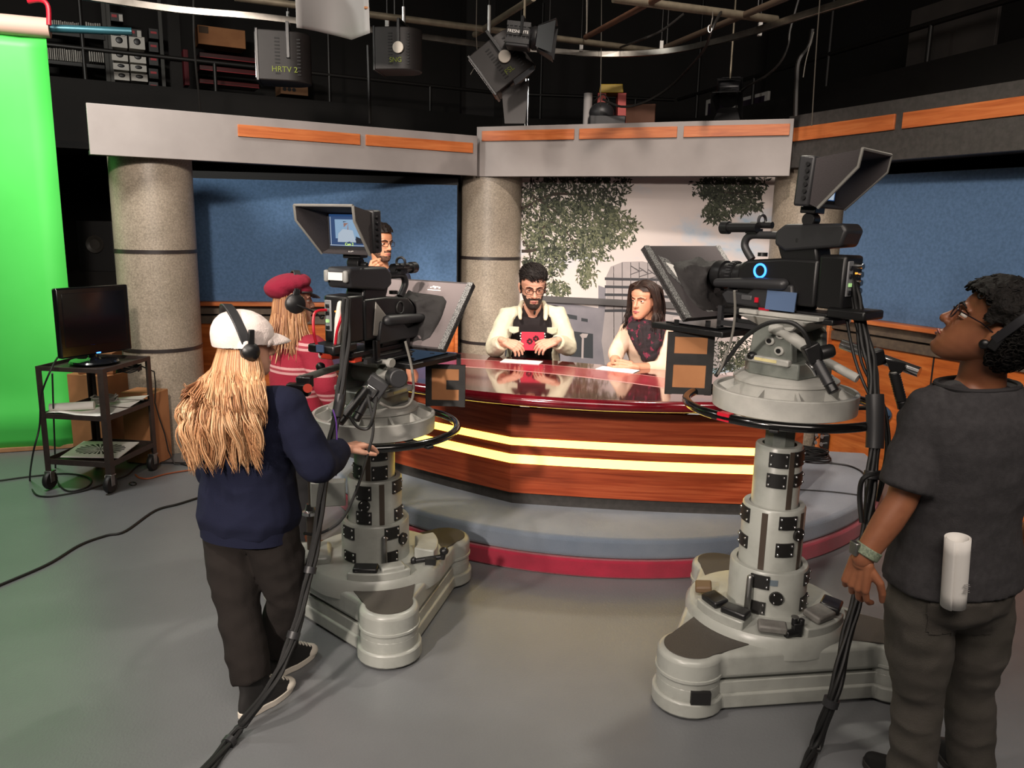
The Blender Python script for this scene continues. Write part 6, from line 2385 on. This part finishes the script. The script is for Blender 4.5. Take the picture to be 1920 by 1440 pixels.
for xp in (196, 203, 300):
    M, w_, h_, c = shelf_box(xp, -20, xp + 5, 165, .1)
    MB(M).box((0, -.03, 0), (w_, .03, h_)).build('post', mat('grey_shelf_post', '#3a3935', .6), t, smooth=0)
for x0, y0, x1, y1 in ((60, 112, 196, 115), (60, 56, 196, 58), (200, 154, 300, 157), (40, 144, 196, 160)):
    M, w_, h_, c = shelf_box(x0, y0 + 4, x1, y1 + 8, .1)
    MB(M).box((0, -.1, 0), (w_, .22, h_)).build('shelf_board', mat('grey_shelf_board', '#2b2a28', .6), t, smooth=0)
M, w_, h_, c = shelf_box(370, 46, 461, 92, .3)
t = thing('cardboard_box', 'wide brown cardboard box on the balcony shelf above the dark red cartons', 'box', c)
MB(M).box((0, -.15, 0), (w_, .3, h_)).build('carton', CARD, t, .004)
MB(M).box((-w_ * .38, .003, h_ * .27), (w_ * .2, .004, h_ * .36)).build('dark_label', mat('brown_label', '#4a3624', .7), t)
for i, (y0, y1, nm, cc_) in enumerate(((97, 119, 'upper', '#3a0f12'), (121, 142, 'middle', '#4a1013'), (147, 166, 'lowest shiny', '#5a1a1c'))):
    M, w_, h_, c = shelf_box(374, y0, 486, y1, .3)
    t = thing('flat_case', nm + ' dark red flat carton under the brown cardboard box', 'box', c, 'dark red cartons on the balcony')
    MB(M).box((0, -.15, 0), (w_, .3, h_ * .94)).build('carton', mat('dark_red_carton', cc_, .3), t, .003)
    MB(M).box((0, .003, -h_ * .42), (w_, .004, h_ * .1)).build('red_edge', PRED, t)
M, w_, h_, c = shelf_box(343, 92, 356, 160, .3)
tag(MB(M).box((0, -.1, 0), (w_, .2, h_)).build('red_binder', mat('red_binder', '#6a1520', .6), None, .003), 'red binder standing beside the dark red cartons on the balcony', 'binder')
M, w_, h_, c = shelf_box(312, 10, 346, 215, .3, -.6)
tag(MB(M).box((0, 0, 0), (w_, .12, h_ + .4)).build('steel_stanchion', DUSK, None, .004), 'black vertical beam crossing the balcony shelf', 'beam')
M, w_, h_, c = shelf_box(525, 130, 578, 180, .3)
t = thing('cardboard_box', 'brown carton with round holes behind the lamp stencilled HRTV 2', 'box', c)
MB(M).box((0, -.15, 0), (w_, .3, h_)).build('carton', mat('dim_cardboard', '#6e4e33', .8), t, .004)
for i in range(3):
    for j in range(3):
        MB(M).cyl((-w_ * .36 + i * w_ * .17, 0, -h_ * .3 + j * h_ * .3), (-w_ * .36 + i * w_ * .17, .004, -h_ * .3 + j * h_ * .3), w_ * .07, n=14).build('hole', BLACK, t)

# under the balcony on the left
sp = thing('loudspeaker', 'dim black loudspeaker with a round cone behind the stone column', 'speaker', at(178, 462, 8.0))
c = at(178, 462, 8.0)
MB().box(c + Vector((0, .15, 0)), (.36, .28, .5)).build('cabinet', BLACK, sp, .006)
MB().lathe([(.002, -.02), (.03, -.022), (.05, .0), (.085, .012), (.09, .0)], 32, c + Vector((0, .0, .02)), Matrix.Rotation(pi / 2, 3, 'X')).build('cone', mat('speaker_cone', '#33302c', .5), sp)
MB().box(Vector((c.x, c.y + .2, (c.z - .25) / 2)), (.5, .5, c.z - .25)).build('stand_cabinet', DUSK, sp, smooth=0)

# ------------------------------------------------------------------ lighting grid
ZG = 3.42
ALU = mat('aluminium_track', '#b9b4ac', .32, 1.0, c2='#8d8982', vs=5)


def rail(label, pts, r, m_, cat='pipe', name='hanging_pipe', group=None, hang=()):
    t = thing(name, label, cat, pts[0], group)
    MB().tube(pts, r, 14).build('pipe', m_, t)
    for p in hang:
        MB().cyl(p, (p[0], p[1], 6.0), .006, n=6).build('hanger_rod', PIPEB, t)
    return t


o = lambda x, y, z=ZG: on(x, y, z)
rail('long grey lighting pipe running behind the hanging lamps', [o(440, -5), o(1240, 97)], .026, PIPEG, hang=[o(560, 10), o(740, 33), o(1030, 70)])
rail('short grey lighting pipe with a capped end above the curved curtain track', [o(1150, -3), o(1456, 37)], .03, PIPEG, hang=[o(1240, 8), o(1420, 32)])
rail('rusty brown diagonal brace above the header', [o(1098, 70), o(1250, -12)], .022, mat('rusty_steel', '#5a3a26', .7, c2='#4a2f20', vs=10), hang=[o(1100, 68)])
rail('dim brown diagonal pipe passing under the capped pipe', [o(1240, 92), o(1500, -15)], .024, mat('dim_brown_pipe', '#4a3d31', .6), hang=[o(1250, 88)])
rail('thin grey diagonal pipe above the fresnel with the name plate', [o(890, 65), o(1000, -4)], .024, PIPEG, hang=[o(980, 8)])
tp = [o(x, y, 3.36) for x, y in ((150, -8), (330, 18), (470, 30), (575, 42), (700, 57), (820, 73), (930, 87), (1010, 94), (1090, 100), (1150, 102), (1220, 99), (1290, 90), (1390, 66), (1490, 34), (1600, 0), (1700, -30))]
tp = smooth_path(tp, 4)
t = thing('curtain_track', 'curved shiny aluminium curtain track under the lighting pipes', 'rail', tp[10])
rings = []
for i, p in enumerate(tp):
    tg = (tp[min(i + 1, len(tp) - 1)] - tp[max(i - 1, 0)])
    tg.z = 0
    tg.normalize()
    s_ = Vector((tg.y, -tg.x, 0))
    rings.append([p + s_ * a + Vector((0, 0, b)) for a, b in ((.02, -.022), (.02, .022), (.02 - .008, .026), (-.02, .022), (-.02, -.022), (.012, -.026))])
MB().loft(rings).build('track', ALU, t, smooth=40)
for x, y in ((726, 40), (1090, 85), (1240, 88), (1425, 55)):
    p = o(x, y)
    MB().box(p, (.03, .03, .1)).build('track_bracket', WHITE, t, .002)
    MB().cyl(p, (p.x, p.y, 6.0), .005, n=6).build('hanger_rod', PIPEB, t)


def softlight(label, c, yaw, tilt, sz, txt, disc=True):
    t = thing('hanging_lamp', label, 'stage light', c, 'hanging studio lamps')
    M = Matrix.Translation(c) @ Matrix.Rotation(yaw, 4, 'Z') @ Matrix.Rotation(tilt, 4, 'Y')
    s = sz
    shell_m = mat('lamp_housing', '#191615', .6, c2='#1f1b1a', vs=10)
    prof = [(-.5, .5)] + [(.5 * cos(a) * .9 + .08, .5 * sin(a)) for a in [pi / 2 - pi * i / 14 for i in range(15)]] + [(-.5, -.5)]
    mb = MB(M)
    mb.loft([[(x * s * 1.05, y * s * .9, -.5 * s) for x, y in prof], [(x * s * 1.05, y * s * .9, .5 * s) for x, y in prof]])
    h = mb.build('housing', shell_m, t, .008)
    for xx in (-.12, .30):
        mb = MB(M)
        for k in range(11):
            mb.box((xx * s, -.452 * s + (.05 * s if xx > .2 else 0), (-.36 + k * .07) * s), (.10 * s, .006, .028 * s))
        mb.build('vent_row', BLACK, h)
    mb = MB(M)
    mb.box((-.53 * s, 0, 0), (.06 * s, .92 * s, 1.04 * s))
    mb.build('face_rim', PLASTIC, t, .004)
    MB(M).box((-.567 * s, 0, 0), (.01 * s, .8 * s, .9 * s)).build('lens_glass', mat('dark_lamp_glass', '#0f0f10', .15), t)
    mb = MB(M)
    for sy in (-1, 1):
        mb.box((0.1 * s, sy * .49 * s, .3 * s), (.07 * s, .012, .7 * s))
    mb.box((.1 * s, 0, .65 * s), (.07 * s, .98 * s, .02))
    mb.build('yoke', PLASTIC, t, .003)
    if disc:
        for sy in (-1, 1):
            MB(M).cyl((.1 * s, sy * .5 * s, 0), (.1 * s, sy * .53 * s, 0), .14 * s, n=24).build('yoke_disc', mat('silver_disc', '#b7b0a5', .45, .3), t, .003)
    if txt:
        star_text(txt, .16 * s, face(M, (.02 * s, -.46 * s, -.28 * s), (0, -1, 0)), 'stencil_lettering', mat('yellow_green_stencil', '#75802a', .7), t, .002)
    top = M @ Vector((.1 * s, 0, .66 * s))
    MB().tube([top, Vector((top.x, top.y, max(top.z + .05, ZG)))], .014, 8).build('hook_clamp', STEEL, t)
    MB().cyl((top.x, top.y, max(top.z, ZG) - .01), (top.x, top.y, 6.0), .005, n=6).build('safety_rod', PIPEB, t)
    return t, M


softlight('dim hanging lamp stencilled HRTV 2 beside the white diffusion sheet', at(534, 112, 6.5), radians(12), 0.0, .36, 'HRTV 2', False)
softlight('black hanging lamp with a silver disc in the middle of the grid', at(750, 97, 6.3), radians(-8), 0.0, .30, 'SNG')
l3, M3 = softlight('tilted black hanging lamp stencilled FSL beside the light stand', at(943, 120, 6.2), radians(-4), radians(-38), .33, 'FSL')
MB().hexa([at(940, 168, 6.15), at(992, 150, 6.15), at(992, 150, 6.12), at(940, 168, 6.12)], [at(946, 232, 6.1), at(985, 232, 6.1), at(985, 232, 6.07), at(946, 232, 6.07)]).build('barn_door', mat('barn_door_black', '#221e1d', .6), l3, .002)
MB().hexa([at(962, 150, 6.0), at(1000, 122, 6.0), at(1000, 122, 5.97), at(962, 150, 5.97)], [at(966, 160, 5.95), at(1004, 130, 5.95), at(1004, 130, 5.92), at(966, 160, 5.92)]).build('filter_frame', PLASTIC2, l3, .002)


def fresnel(label, c, yaw, tilt, s, txt):
    t = thing('hanging_spotlight', label, 'stage light', c, 'small hanging fresnel spotlights')
    M = Matrix.Translation(c) @ Matrix.Rotation(yaw, 4, 'Z') @ Matrix.Rotation(tilt, 4, 'Y')
    h = MB(M).box((-.2 * s, 0, 0), (.75 * s, .7 * s, .75 * s)).build('housing', PLASTIC2, t, .01)
    mb = MB(M)
    for k in range(5):
        mb.box((-.5 * s + k * .14 * s, -.355 * s, .0), (.04 * s, .012, .5 * s))
    for zz in (-.2, .3):
        mb.box((-.2 * s, -.36 * s, zz * s), (.75 * s, .012, .03))
    mb.build('cooling_fins', PLASTIC, h)
    MB(M).lathe([(.3 * s, .0), (.36 * s, .02), (.36 * s, .2 * s), (.28 * s, .22 * s)], 24, (.17 * s, 0, 0), Matrix.Rotation(pi / 2, 3, 'Y')).build('lens_ring', PLASTIC, t)
    for a in range(4):
        R = Matrix.Rotation(a * pi / 2, 3, 'X')
        p = [R @ Vector(q) for q in ((.4 * s, -.3 * s, .32 * s), (.4 * s, .3 * s, .32 * s), (.95 * s, .48 * s, .55 * s), (.95 * s, -.48 * s, .55 * s))]
        MB(M).add(p, [(0, 1, 2, 3)]).build('barn_door', PLASTIC, t, smooth=0, solid=.004)
    if txt:
        MB(M).box((-.2 * s, -.395 * s, .06 * s), (.72 * s, .006, .22 * s)).build('name_plate', BLACK, t)
        star_text(txt, .13 * s, face(M, (-.2 * s, -.412 * s, .06 * s), (0, -1, 0)), 'white_lettering', WHITE, t, .001)
    MB(M).tube([(-.1 * s, -.42 * s, 0), (-.1 * s, -.42 * s, .5 * s), (-.1 * s, .42 * s, .5 * s), (-.1 * s, .42 * s, 0)], .012, 6).build('yoke', PLASTIC, t)
    top = M @ Vector((-.1 * s, 0, .5 * s))
    MB().cyl(top, (top.x, top.y, 6.0), .009, n=6).build('safety_rod', PIPEG, t)
    return t


fresnel('small black fresnel spotlight with a white name plate beside the tilted lamp', at(985, 70, 5.9), radians(-6), radians(6), .22, 'FRESNELITE')
fresnel('small black fresnel spotlight hanging on a rod beside the white picture frames', at(1368, 176, 7.2), radians(-110), radians(35), .24, None)

# diffusion sheet
rows = []
for j in range(13):
    v = j / 12
    row = []
    for i in range(13):
        u = i / 12
        x = 552 + 138 * u + (v * 4)
        y = -40 + (92 + 32 * u ** 1.2 - 44 * max(0, u - .75) * 2) * v
        p = at(x, y, 5.4 + .30 * sin(pi * u) * (.4 + .6 * v) + .08 * u)
        row.append(p)
    rows.append(row)
dt = thing('hanging_diffusion_sheet', 'curled white diffusion sheet clipped to the lamp at the top', 'diffuser', rows[0][6])
MB().grid(rows).build('sheet', mat('frosted_sheet', '#8d8c8b', .5, bump=.1, bs=6), dt, smooth=180, solid=.002)
MB().box(at(688, 15, 5.5), (.03, .03, .012)).build('clothes_pin', CARD, dt)
p = rows[0][6]
MB().box((p.x, p.y + .02, p.z + .02), (.75, .02, .04)).build('clip_bar', PIPEB, dt)
MB().cyl((p.x, p.y + .02, p.z), (p.x, p.y + .02, 6.0), .008, n=6).build('hanger_rod', PIPEB, dt)


def wire(label, pts, r=.006, m_=PIPEB, name='hanging_cable', cat='cable', k=6):
    return tag(MB().tube(smooth_path(pts, k), r, 6).build(name, m_), label, cat)


GW = mat('grey_wire', '#57524a', .5)
wire('black cable swagging from a carabiner to the red ladder', [o(1352, 22), at(1335, 55, 6.0), at(1322, 90, 6.4), at(1290, 130, 6.9), at(1250, 168, 7.3), at(1205, 193, 7.5), at(1165, 200, 7.6), at(1130, 186, 7.6)], .011)
cb = thing('hanging_carabiner', 'steel carabiner under the short lighting pipe', 'hook', at(1331, 52, 5.9))
MB().tube([at(1331 + 3.5 * cos(a), 54 + 7 * sin(a), 5.9) for a in [2 * pi * i / 16 for i in range(16)]], .004, 6, True).build('ring', CHROME, cb)
MB().tube([at(1333, 47, 5.9), at(1336, 34, 5.9), o(1336, 21)], .004, 6).build('sling', GW, cb)
wire('dark cable looping from the short pipe down to the spotlight beside the picture frames', [at(1500, -10, 6.4), at(1482, 55, 6.4), at(1478, 85, 6.4), at(1465, 115, 6.45), at(1440, 140, 6.6), at(1405, 160, 6.9), at(1388, 172, 7.15)], .011)
wire('thin steel wire falling to the ladder in front of the balcony', [at(1128, -10, 7.4), at(1127, 110, 7.4), at(1126, 180, 7.4), at(1126, 200, 7.45)], .004, GW)
wire('thin steel wire hanging in front of the dark header end', [at(1538, -10, 5.6), at(1530, 100, 5.7), at(1522, 236, 5.85)], .004, GW)
wire('thin grey drop wire above the ladder', [at(1100, -10, 6.0), at(1100, 55, 6.0), at(1098, 62, 6.0)], .005, GW)
wire('thin grey wire hanging beside the tilted lamp', [at(894, -10, 6.0), at(893, 60, 6.05), at(894, 112, 6.1), at(882, 140, 6.1)], .003, GW)
wire('black cable drooping behind the header towards the grid', [o(1160, 90), at(1200, 75, 6.6), at(1240, 58, 6.55), at(1282, 26, 6.5)], .009)
wire('black cable hanging down the balcony over the pale header with two wood strips', [at(363, -10, 7.0), at(364, 70, 7.0), at(368, 130, 7.05), at(373, 180, 7.1), at(376, 214, 7.15)], .009)
wire('thick black drop cable beside the lamp stencilled SNG', [at(690, 85, 7.5), at(692, 150, 7.5), at(694, 232, 7.5)], .016)
wire('black bent conduit at the end of the mural header', [at(1524, 55, 6.3), at(1518, 85, 6.3), at(1498, 115, 6.3), at(1494, 160, 6.3), at(1492, 218, 6.3)], .018)
wire('thin wire beside the bent black conduit', [at(1526, 60, 6.0), at(1512, 110, 6.0), at(1506, 145, 6.0)], .004, GW)

# behind the middle header
ld = thing('step_ladder', 'red step ladder with a yellow top cap standing behind the middle header', 'ladder', (1.0, 7.7, 0))
c = at(1146, 172, 8.15)
MB().hexa([c + Vector(q) for q in ((-.13, -.12, -.03), (.1, -.16, -.03), (.13, .1, -.03), (-.1, .14, -.03))], [c + Vector(q) for q in ((-.12, -.12, .05), (.09, -.15, .05), (.12, .1, .05), (-.09, .13, .05))]).build('top_cap', mat('yellow_cap', '#b99a2d', .5), ld, .006)
for sx, sy, dx, dy in ((-.1, -.1, -.08, -.4), (.09, -.13, .08, -.45), (.1, .08, .08, .2), (-.08, .11, -.08, .2)):
    a = c + Vector((sx, sy, -.03))
    MB().loft([[a + Vector((-.04, -.012, 0)), a + Vector((.04, -.012, 0)), a + Vector((.04, .012, 0)), a + Vector((-.04, .012, 0))], [Vector((a.x + dx + q[0], a.y + min(dy, .2) * .3 + q[1], 0)) for q in ((-.04, -.012), (.04, -.012), (.04, .012), (-.04, .012))]]).build('rail', mat('red_fibreglass', '#b23a33', .5), ld, .002)
for k in range(8):
    MB().box(c + Vector((0, -.12 - .012 * k, -.3 - k * .3)), (.2 + .02 * k, .06, .02)).build('step', STEEL, ld)
c = at(1102, 200, 8.0)
tag(MB().tube([(c.x, c.y, 0), (c.x, c.y, at(1103, 175, 8.0).z)], .042, 20).build('cardboard_tube', mat('pale_tube', '#a9a4a2', .6)), 'tall pale grey tube standing beside the red ladder', 'tube')
tb = thing('stage_lamp', 'black lamp on a stand sitting between the pale tube and the ladder', 'stage light', at(1128, 210, 7.85))
c = at(1128, 212, 7.85)
MB().ell(c, (.12, .1, .1)).box(c + Vector((.05, 0, -.08)), (.34, .2, .1)).build('housing', PLASTIC2, tb, .01)
MB().cyl((c.x, c.y, 0), (c.x, c.y, c.z), .02).build('stand_pole', PIPEB, tb)
MB().tube(smooth_path([c + Vector((-.08, -.05, .1)), c + Vector((0, -.06, .16)), c + Vector((.06, -.05, .1)), c + Vector((.02, -.05, .05))], 6), .006, 6).build('lead', PIPEB, tb)
c = at(1196, 212, 8.1)
tag(MB().box((c.x, c.y, at(1196, 196, 8.1).z / 2), (.34, .04, at(1196, 196, 8.1).z), rotz(-.3)).build('brown_board', mat('brown_hardboard', '#5a3520', .7), None, .003), 'brown board standing upright beside the red ladder', 'board')
ls = thing('light_stand', 'shiny light stand pole rising behind the middle header under the tilted lamp', 'stand', at(989, 230, 8.3))
for dx in (-.012, .012):
    a = at(989, 148, 8.3)
    MB().cyl((a.x + dx, a.y, 0), (a.x + dx, a.y, a.z), .008, n=8).build('pole', CHROME, ls)
for k in range(3):
    a = at(989, 148, 8.3)
    MB().limb([(a.x, a.y, .5), (a.x + .25 * cos(k * 2.1 + .6), a.y + .25 * sin(k * 2.1 + .6), .01)], [.01, .01], 8).build('leg', CHROME, ls)

# leaning frames and panels on the right balcony
MR, LR, xr, nr = run(BR0, BR1)


def right_box(label, name, x0, y0, x1, y1, back, mats, cat, inner=None, group=None):
    P = BR0 - nr * back
    a, b = plane_pt(x0, y0, P, nr), plane_pt(x1, y1, P, nr)
    c = (a + b) / 2
    w_, h_ = abs((b - a).dot(xr)), abs(a.z - b.z)
    M = Matrix((xr, nr, Vector((0, 0, 1)))).transposed().to_4x4()
    M.translation = c
    t = thing(name, label, cat, c, group)
    zlo = 2.6 - c.z
    MB(M).box((0, 0, (h_ / 2 + zlo) / 2), (w_, .03, h_ / 2 - zlo)).build('panel', mats[0], t, .003)
    if inner:
        MB(M).box((0, .017, 0), (w_ * .8, .006, h_ * .6)).build('picture', mats[1], t)
    return t


FRW = mat('white_picture_frame', '#b9b6b2', .6)
PURP = mat('dark_purple_print', '#2a2030', .4)
right_box('large white picture frame leaning behind the parapet beside the small spotlight', 'picture_frame', 1326, 188, 1376, 216, .12, (FRW, PURP), 'picture frame', True)
right_box('narrow white picture frame leaning beyond the small spotlight', 'picture_frame', 1384, 186, 1440, 205, .2, (FRW, PURP), 'picture frame', True)
DKP = mat('dark_grey_board', '#3b3735', .7, c2='#45403d', vs=3)
right_box('large dark grey board leaning on the balcony above the dark header', 'flat_board', 1712, 20, 1862, 118, .3, (DKP, DKP), 'board')
right_box('darker board behind the large dark grey board above the dark header', 'flat_board', 1755, -20, 1840, 60, .45, (BLACK, DKP), 'board')


# ------------------------------------------------------------------ camera cables
def bundle(label, pts, n, r, spread, ties=(), extra=None, twist=5):
    t = thing('cable_bundle', label, 'cable', pts[0], 'thick camera cables')
    path = smooth_path(pts, 8)
    m = len(path)
    for c in range(n):
        q = []
        for i, p in enumerate(path):
            a = 2 * pi * c / n + twist * 2 * pi * i / m * .35
            tg = (path[min(i + 1, m - 1)] - path[max(i - 1, 0)]).normalized()
            u = tg.orthogonal().normalized()
            v = tg.cross(u)
            q.append(p + (u * cos(a) + v * sin(a)) * spread * (1 + .3 * sin(i * .7 + c)))
        MB().tube(q, r, 8).build('cable', RUBBER, t)
    for f0, f1, rr in ties:
        i0, i1 = int(f0 * (m - 1)), int(f1 * (m - 1))
        MB().tube(path[i0:max(i1, i0 + 2)], rr, 12).build('cable_sleeve', PLASTIC2, t)
    return t


bundle('thick black cable bundle trailing from the camera past the blonde operator to the floor',
       [at(650, 560, 3.17), at(648, 640, 3.14), at(640, 730, 3.07), at(628, 800, 3.02), at(610, 890, 2.96), at(594, 1000, 2.9), at(574, 1100, 2.82), at(544, 1210, 2.72), at(505, 1290, 2.62), on(440, 1378, .022), on(385, 1445, .022), on(330, 1510, .022)],
       4, .009, .011, [(.2, .27, .022), (.52, .54, .025), (.62, .635, .025), (.83, .845, .025)])
bundle('thick black cable bundle falling from the camera beside the man in the dark tee',
       [at(1592, 510, 2.95), at(1606, 570, 2.95), at(1628, 660, 2.9), at(1640, 740, 2.82), at(1640, 840, 2.78), at(1628, 960, 2.72), at(1612, 1080, 2.66), at(1590, 1190, 2.6), at(1560, 1310, 2.53), on(1528, 1402, .025), on(1500, 1462, .025)],
       5, .0085, .013, [(.31, .42, .032), (.44, .46, .03), (.62, .63, .028), (.8, .81, .028)])
cable('thin grey cable from the lowered camera curving over the pedestal ring to the base', [at(760, 640, 3.4), at(772, 690, 3.4), at(775, 735, 3.35), at(765, 760, 3.28), at(735, 765, 3.22), at(712, 755, 3.2)], .006, mat('thin_grey_cord', '#6d6a64', .6), name='loose_cable')
cable('thin black cable looping from the pan bar past the blonde operator hand', [at(690, 745, 3.15), at(700, 800, 3.1), at(690, 850, 3.06), at(668, 920, 3.0), at(640, 975, 2.96), at(600, 1000, 2.93), at(570, 1000, 2.9)], .006, name='loose_cable')
cable('black loop of cable hanging under the pan handles of the lowered camera', [at(655, 780, 3.1), at(670, 800, 3.1), at(690, 803, 3.1), at(700, 780, 3.1), at(706, 745, 3.15)], .007, name='loose_cable')
cable('purple cord tied to the cable bundle beside the blonde operator', [at(624, 768, 3.0), at(630, 790, 2.99), at(632, 830, 2.98), at(634, 870, 2.98), at(630, 892, 2.98)], .003, mat('purple_cord', '#6b3fa0', .6), name='purple_cord', cat='cord')
cable('black control cable arching over the raised pan head', [at(1342, 705, 3.05), at(1365, 672, 3.02), at(1400, 630, 2.96), at(1440, 606, 2.9), at(1480, 604, 2.86), at(1505, 620, 2.84), at(1518, 648, 2.84)], .0085, name='loose_cable')
cable('thin grey cable hanging from the lens with the blue ring to the pan head', [at(1377, 545, 2.95), at(1378, 590, 2.97), at(1370, 640, 3.0), at(1352, 690, 3.03), at(1342, 705, 3.05)], .005, mat('thin_grey_cord2', '#6d6a64', .6), name='loose_cable')
for k, (dx, lb) in enumerate(((0, 'thin black cable hanging behind the steel pan bars'), (18, 'second thin black cable hanging beside the thick sleeved bundle'))):
    cable(lb, [at(1580 + dx, 505, 3.0), at(1588 + dx, 600, 2.96), at(1605 + dx * .6, 680, 2.92), at(1632 + dx, 745, 2.86), at(1655 + dx * .4, 780, 2.84), at(1662 + dx * .3, 840, 2.82), at(1652 + dx * .3, 900, 2.8), at(1645, 940, 2.79)], .006, name='loose_cable')
cable('black cable loop tied around the sleeved cable bundle', [at(1662, 886, 2.7), at(1640, 888, 2.66), at(1618, 898, 2.66), at(1612, 930, 2.68), at(1616, 980, 2.66)], .009, name='loose_cable')
# outlet and cable pile on the riser
P, Q = Vector((2.48, 6.70, 0)), Vector((4.35, 2.78, 0))
xw = (Q - P).normalized()
nw = Vector((-.903, -.431, 0))
pt = plane_pt(1541, 824, P + nw * .03, nw)
Mw = Matrix((xw, nw, Vector((0, 0, 1)))).transposed().to_4x4()
Mw.translation = pt
ot = thing('wall_outlet', 'black wall outlet plate with plugs low on the orange wood wall', 'outlet', pt)
MB(Mw).box((0, .004, 0), (.16, .012, .13)).build('cover_plate', PLASTIC, ot, .003)
for dx, dz in ((-.03, .035), (.03, .035), (-.03, -.03), (.03, -.03)):
    MB(Mw).cyl((dx, .01, dz), (dx, .035, dz), .018, n=12).build('socket', CHROME, ot)
ZR = .228
pp = []
r_ = random.Random(5)
for i in range(110):
    a = i * .55
    rr = .10 + .05 * sin(i * .37)
    pp.append(Vector((2.17 + rr * 1.1 * cos(a) + .02 * sin(i * 1.3), 5.55 + rr * sin(a), ZR + .004 + .0004 * i + .006 * abs(sin(i * .9)))))
tag(MB().tube(smooth_path(pp, 2), .006, 6).build('coiled_cable', RUBBER), 'tangled pile of black cable on the blue riser behind the raised pedestal', 'cable')
cable('black cable running over the riser edge towards the orange wood wall', [on(1555, 868, ZR), on(1590, 873, ZR), on(1612, 882, ZR), on(1622, 892, .232)], .006)
cable('thin black cable crossing the blue riser beside the desk end', [on(1500, 918, ZR), on(1560, 922, ZR), on(1610, 928, ZR)], .004)
cable('thin plug cord falling from the wall outlet to the riser', [pt + nw * .04 + Vector((0, 0, .03)), pt + nw * .1 + Vector((0, 0, -.02)), on(1522, 850, ZR), on(1508, 866, ZR)], .004)
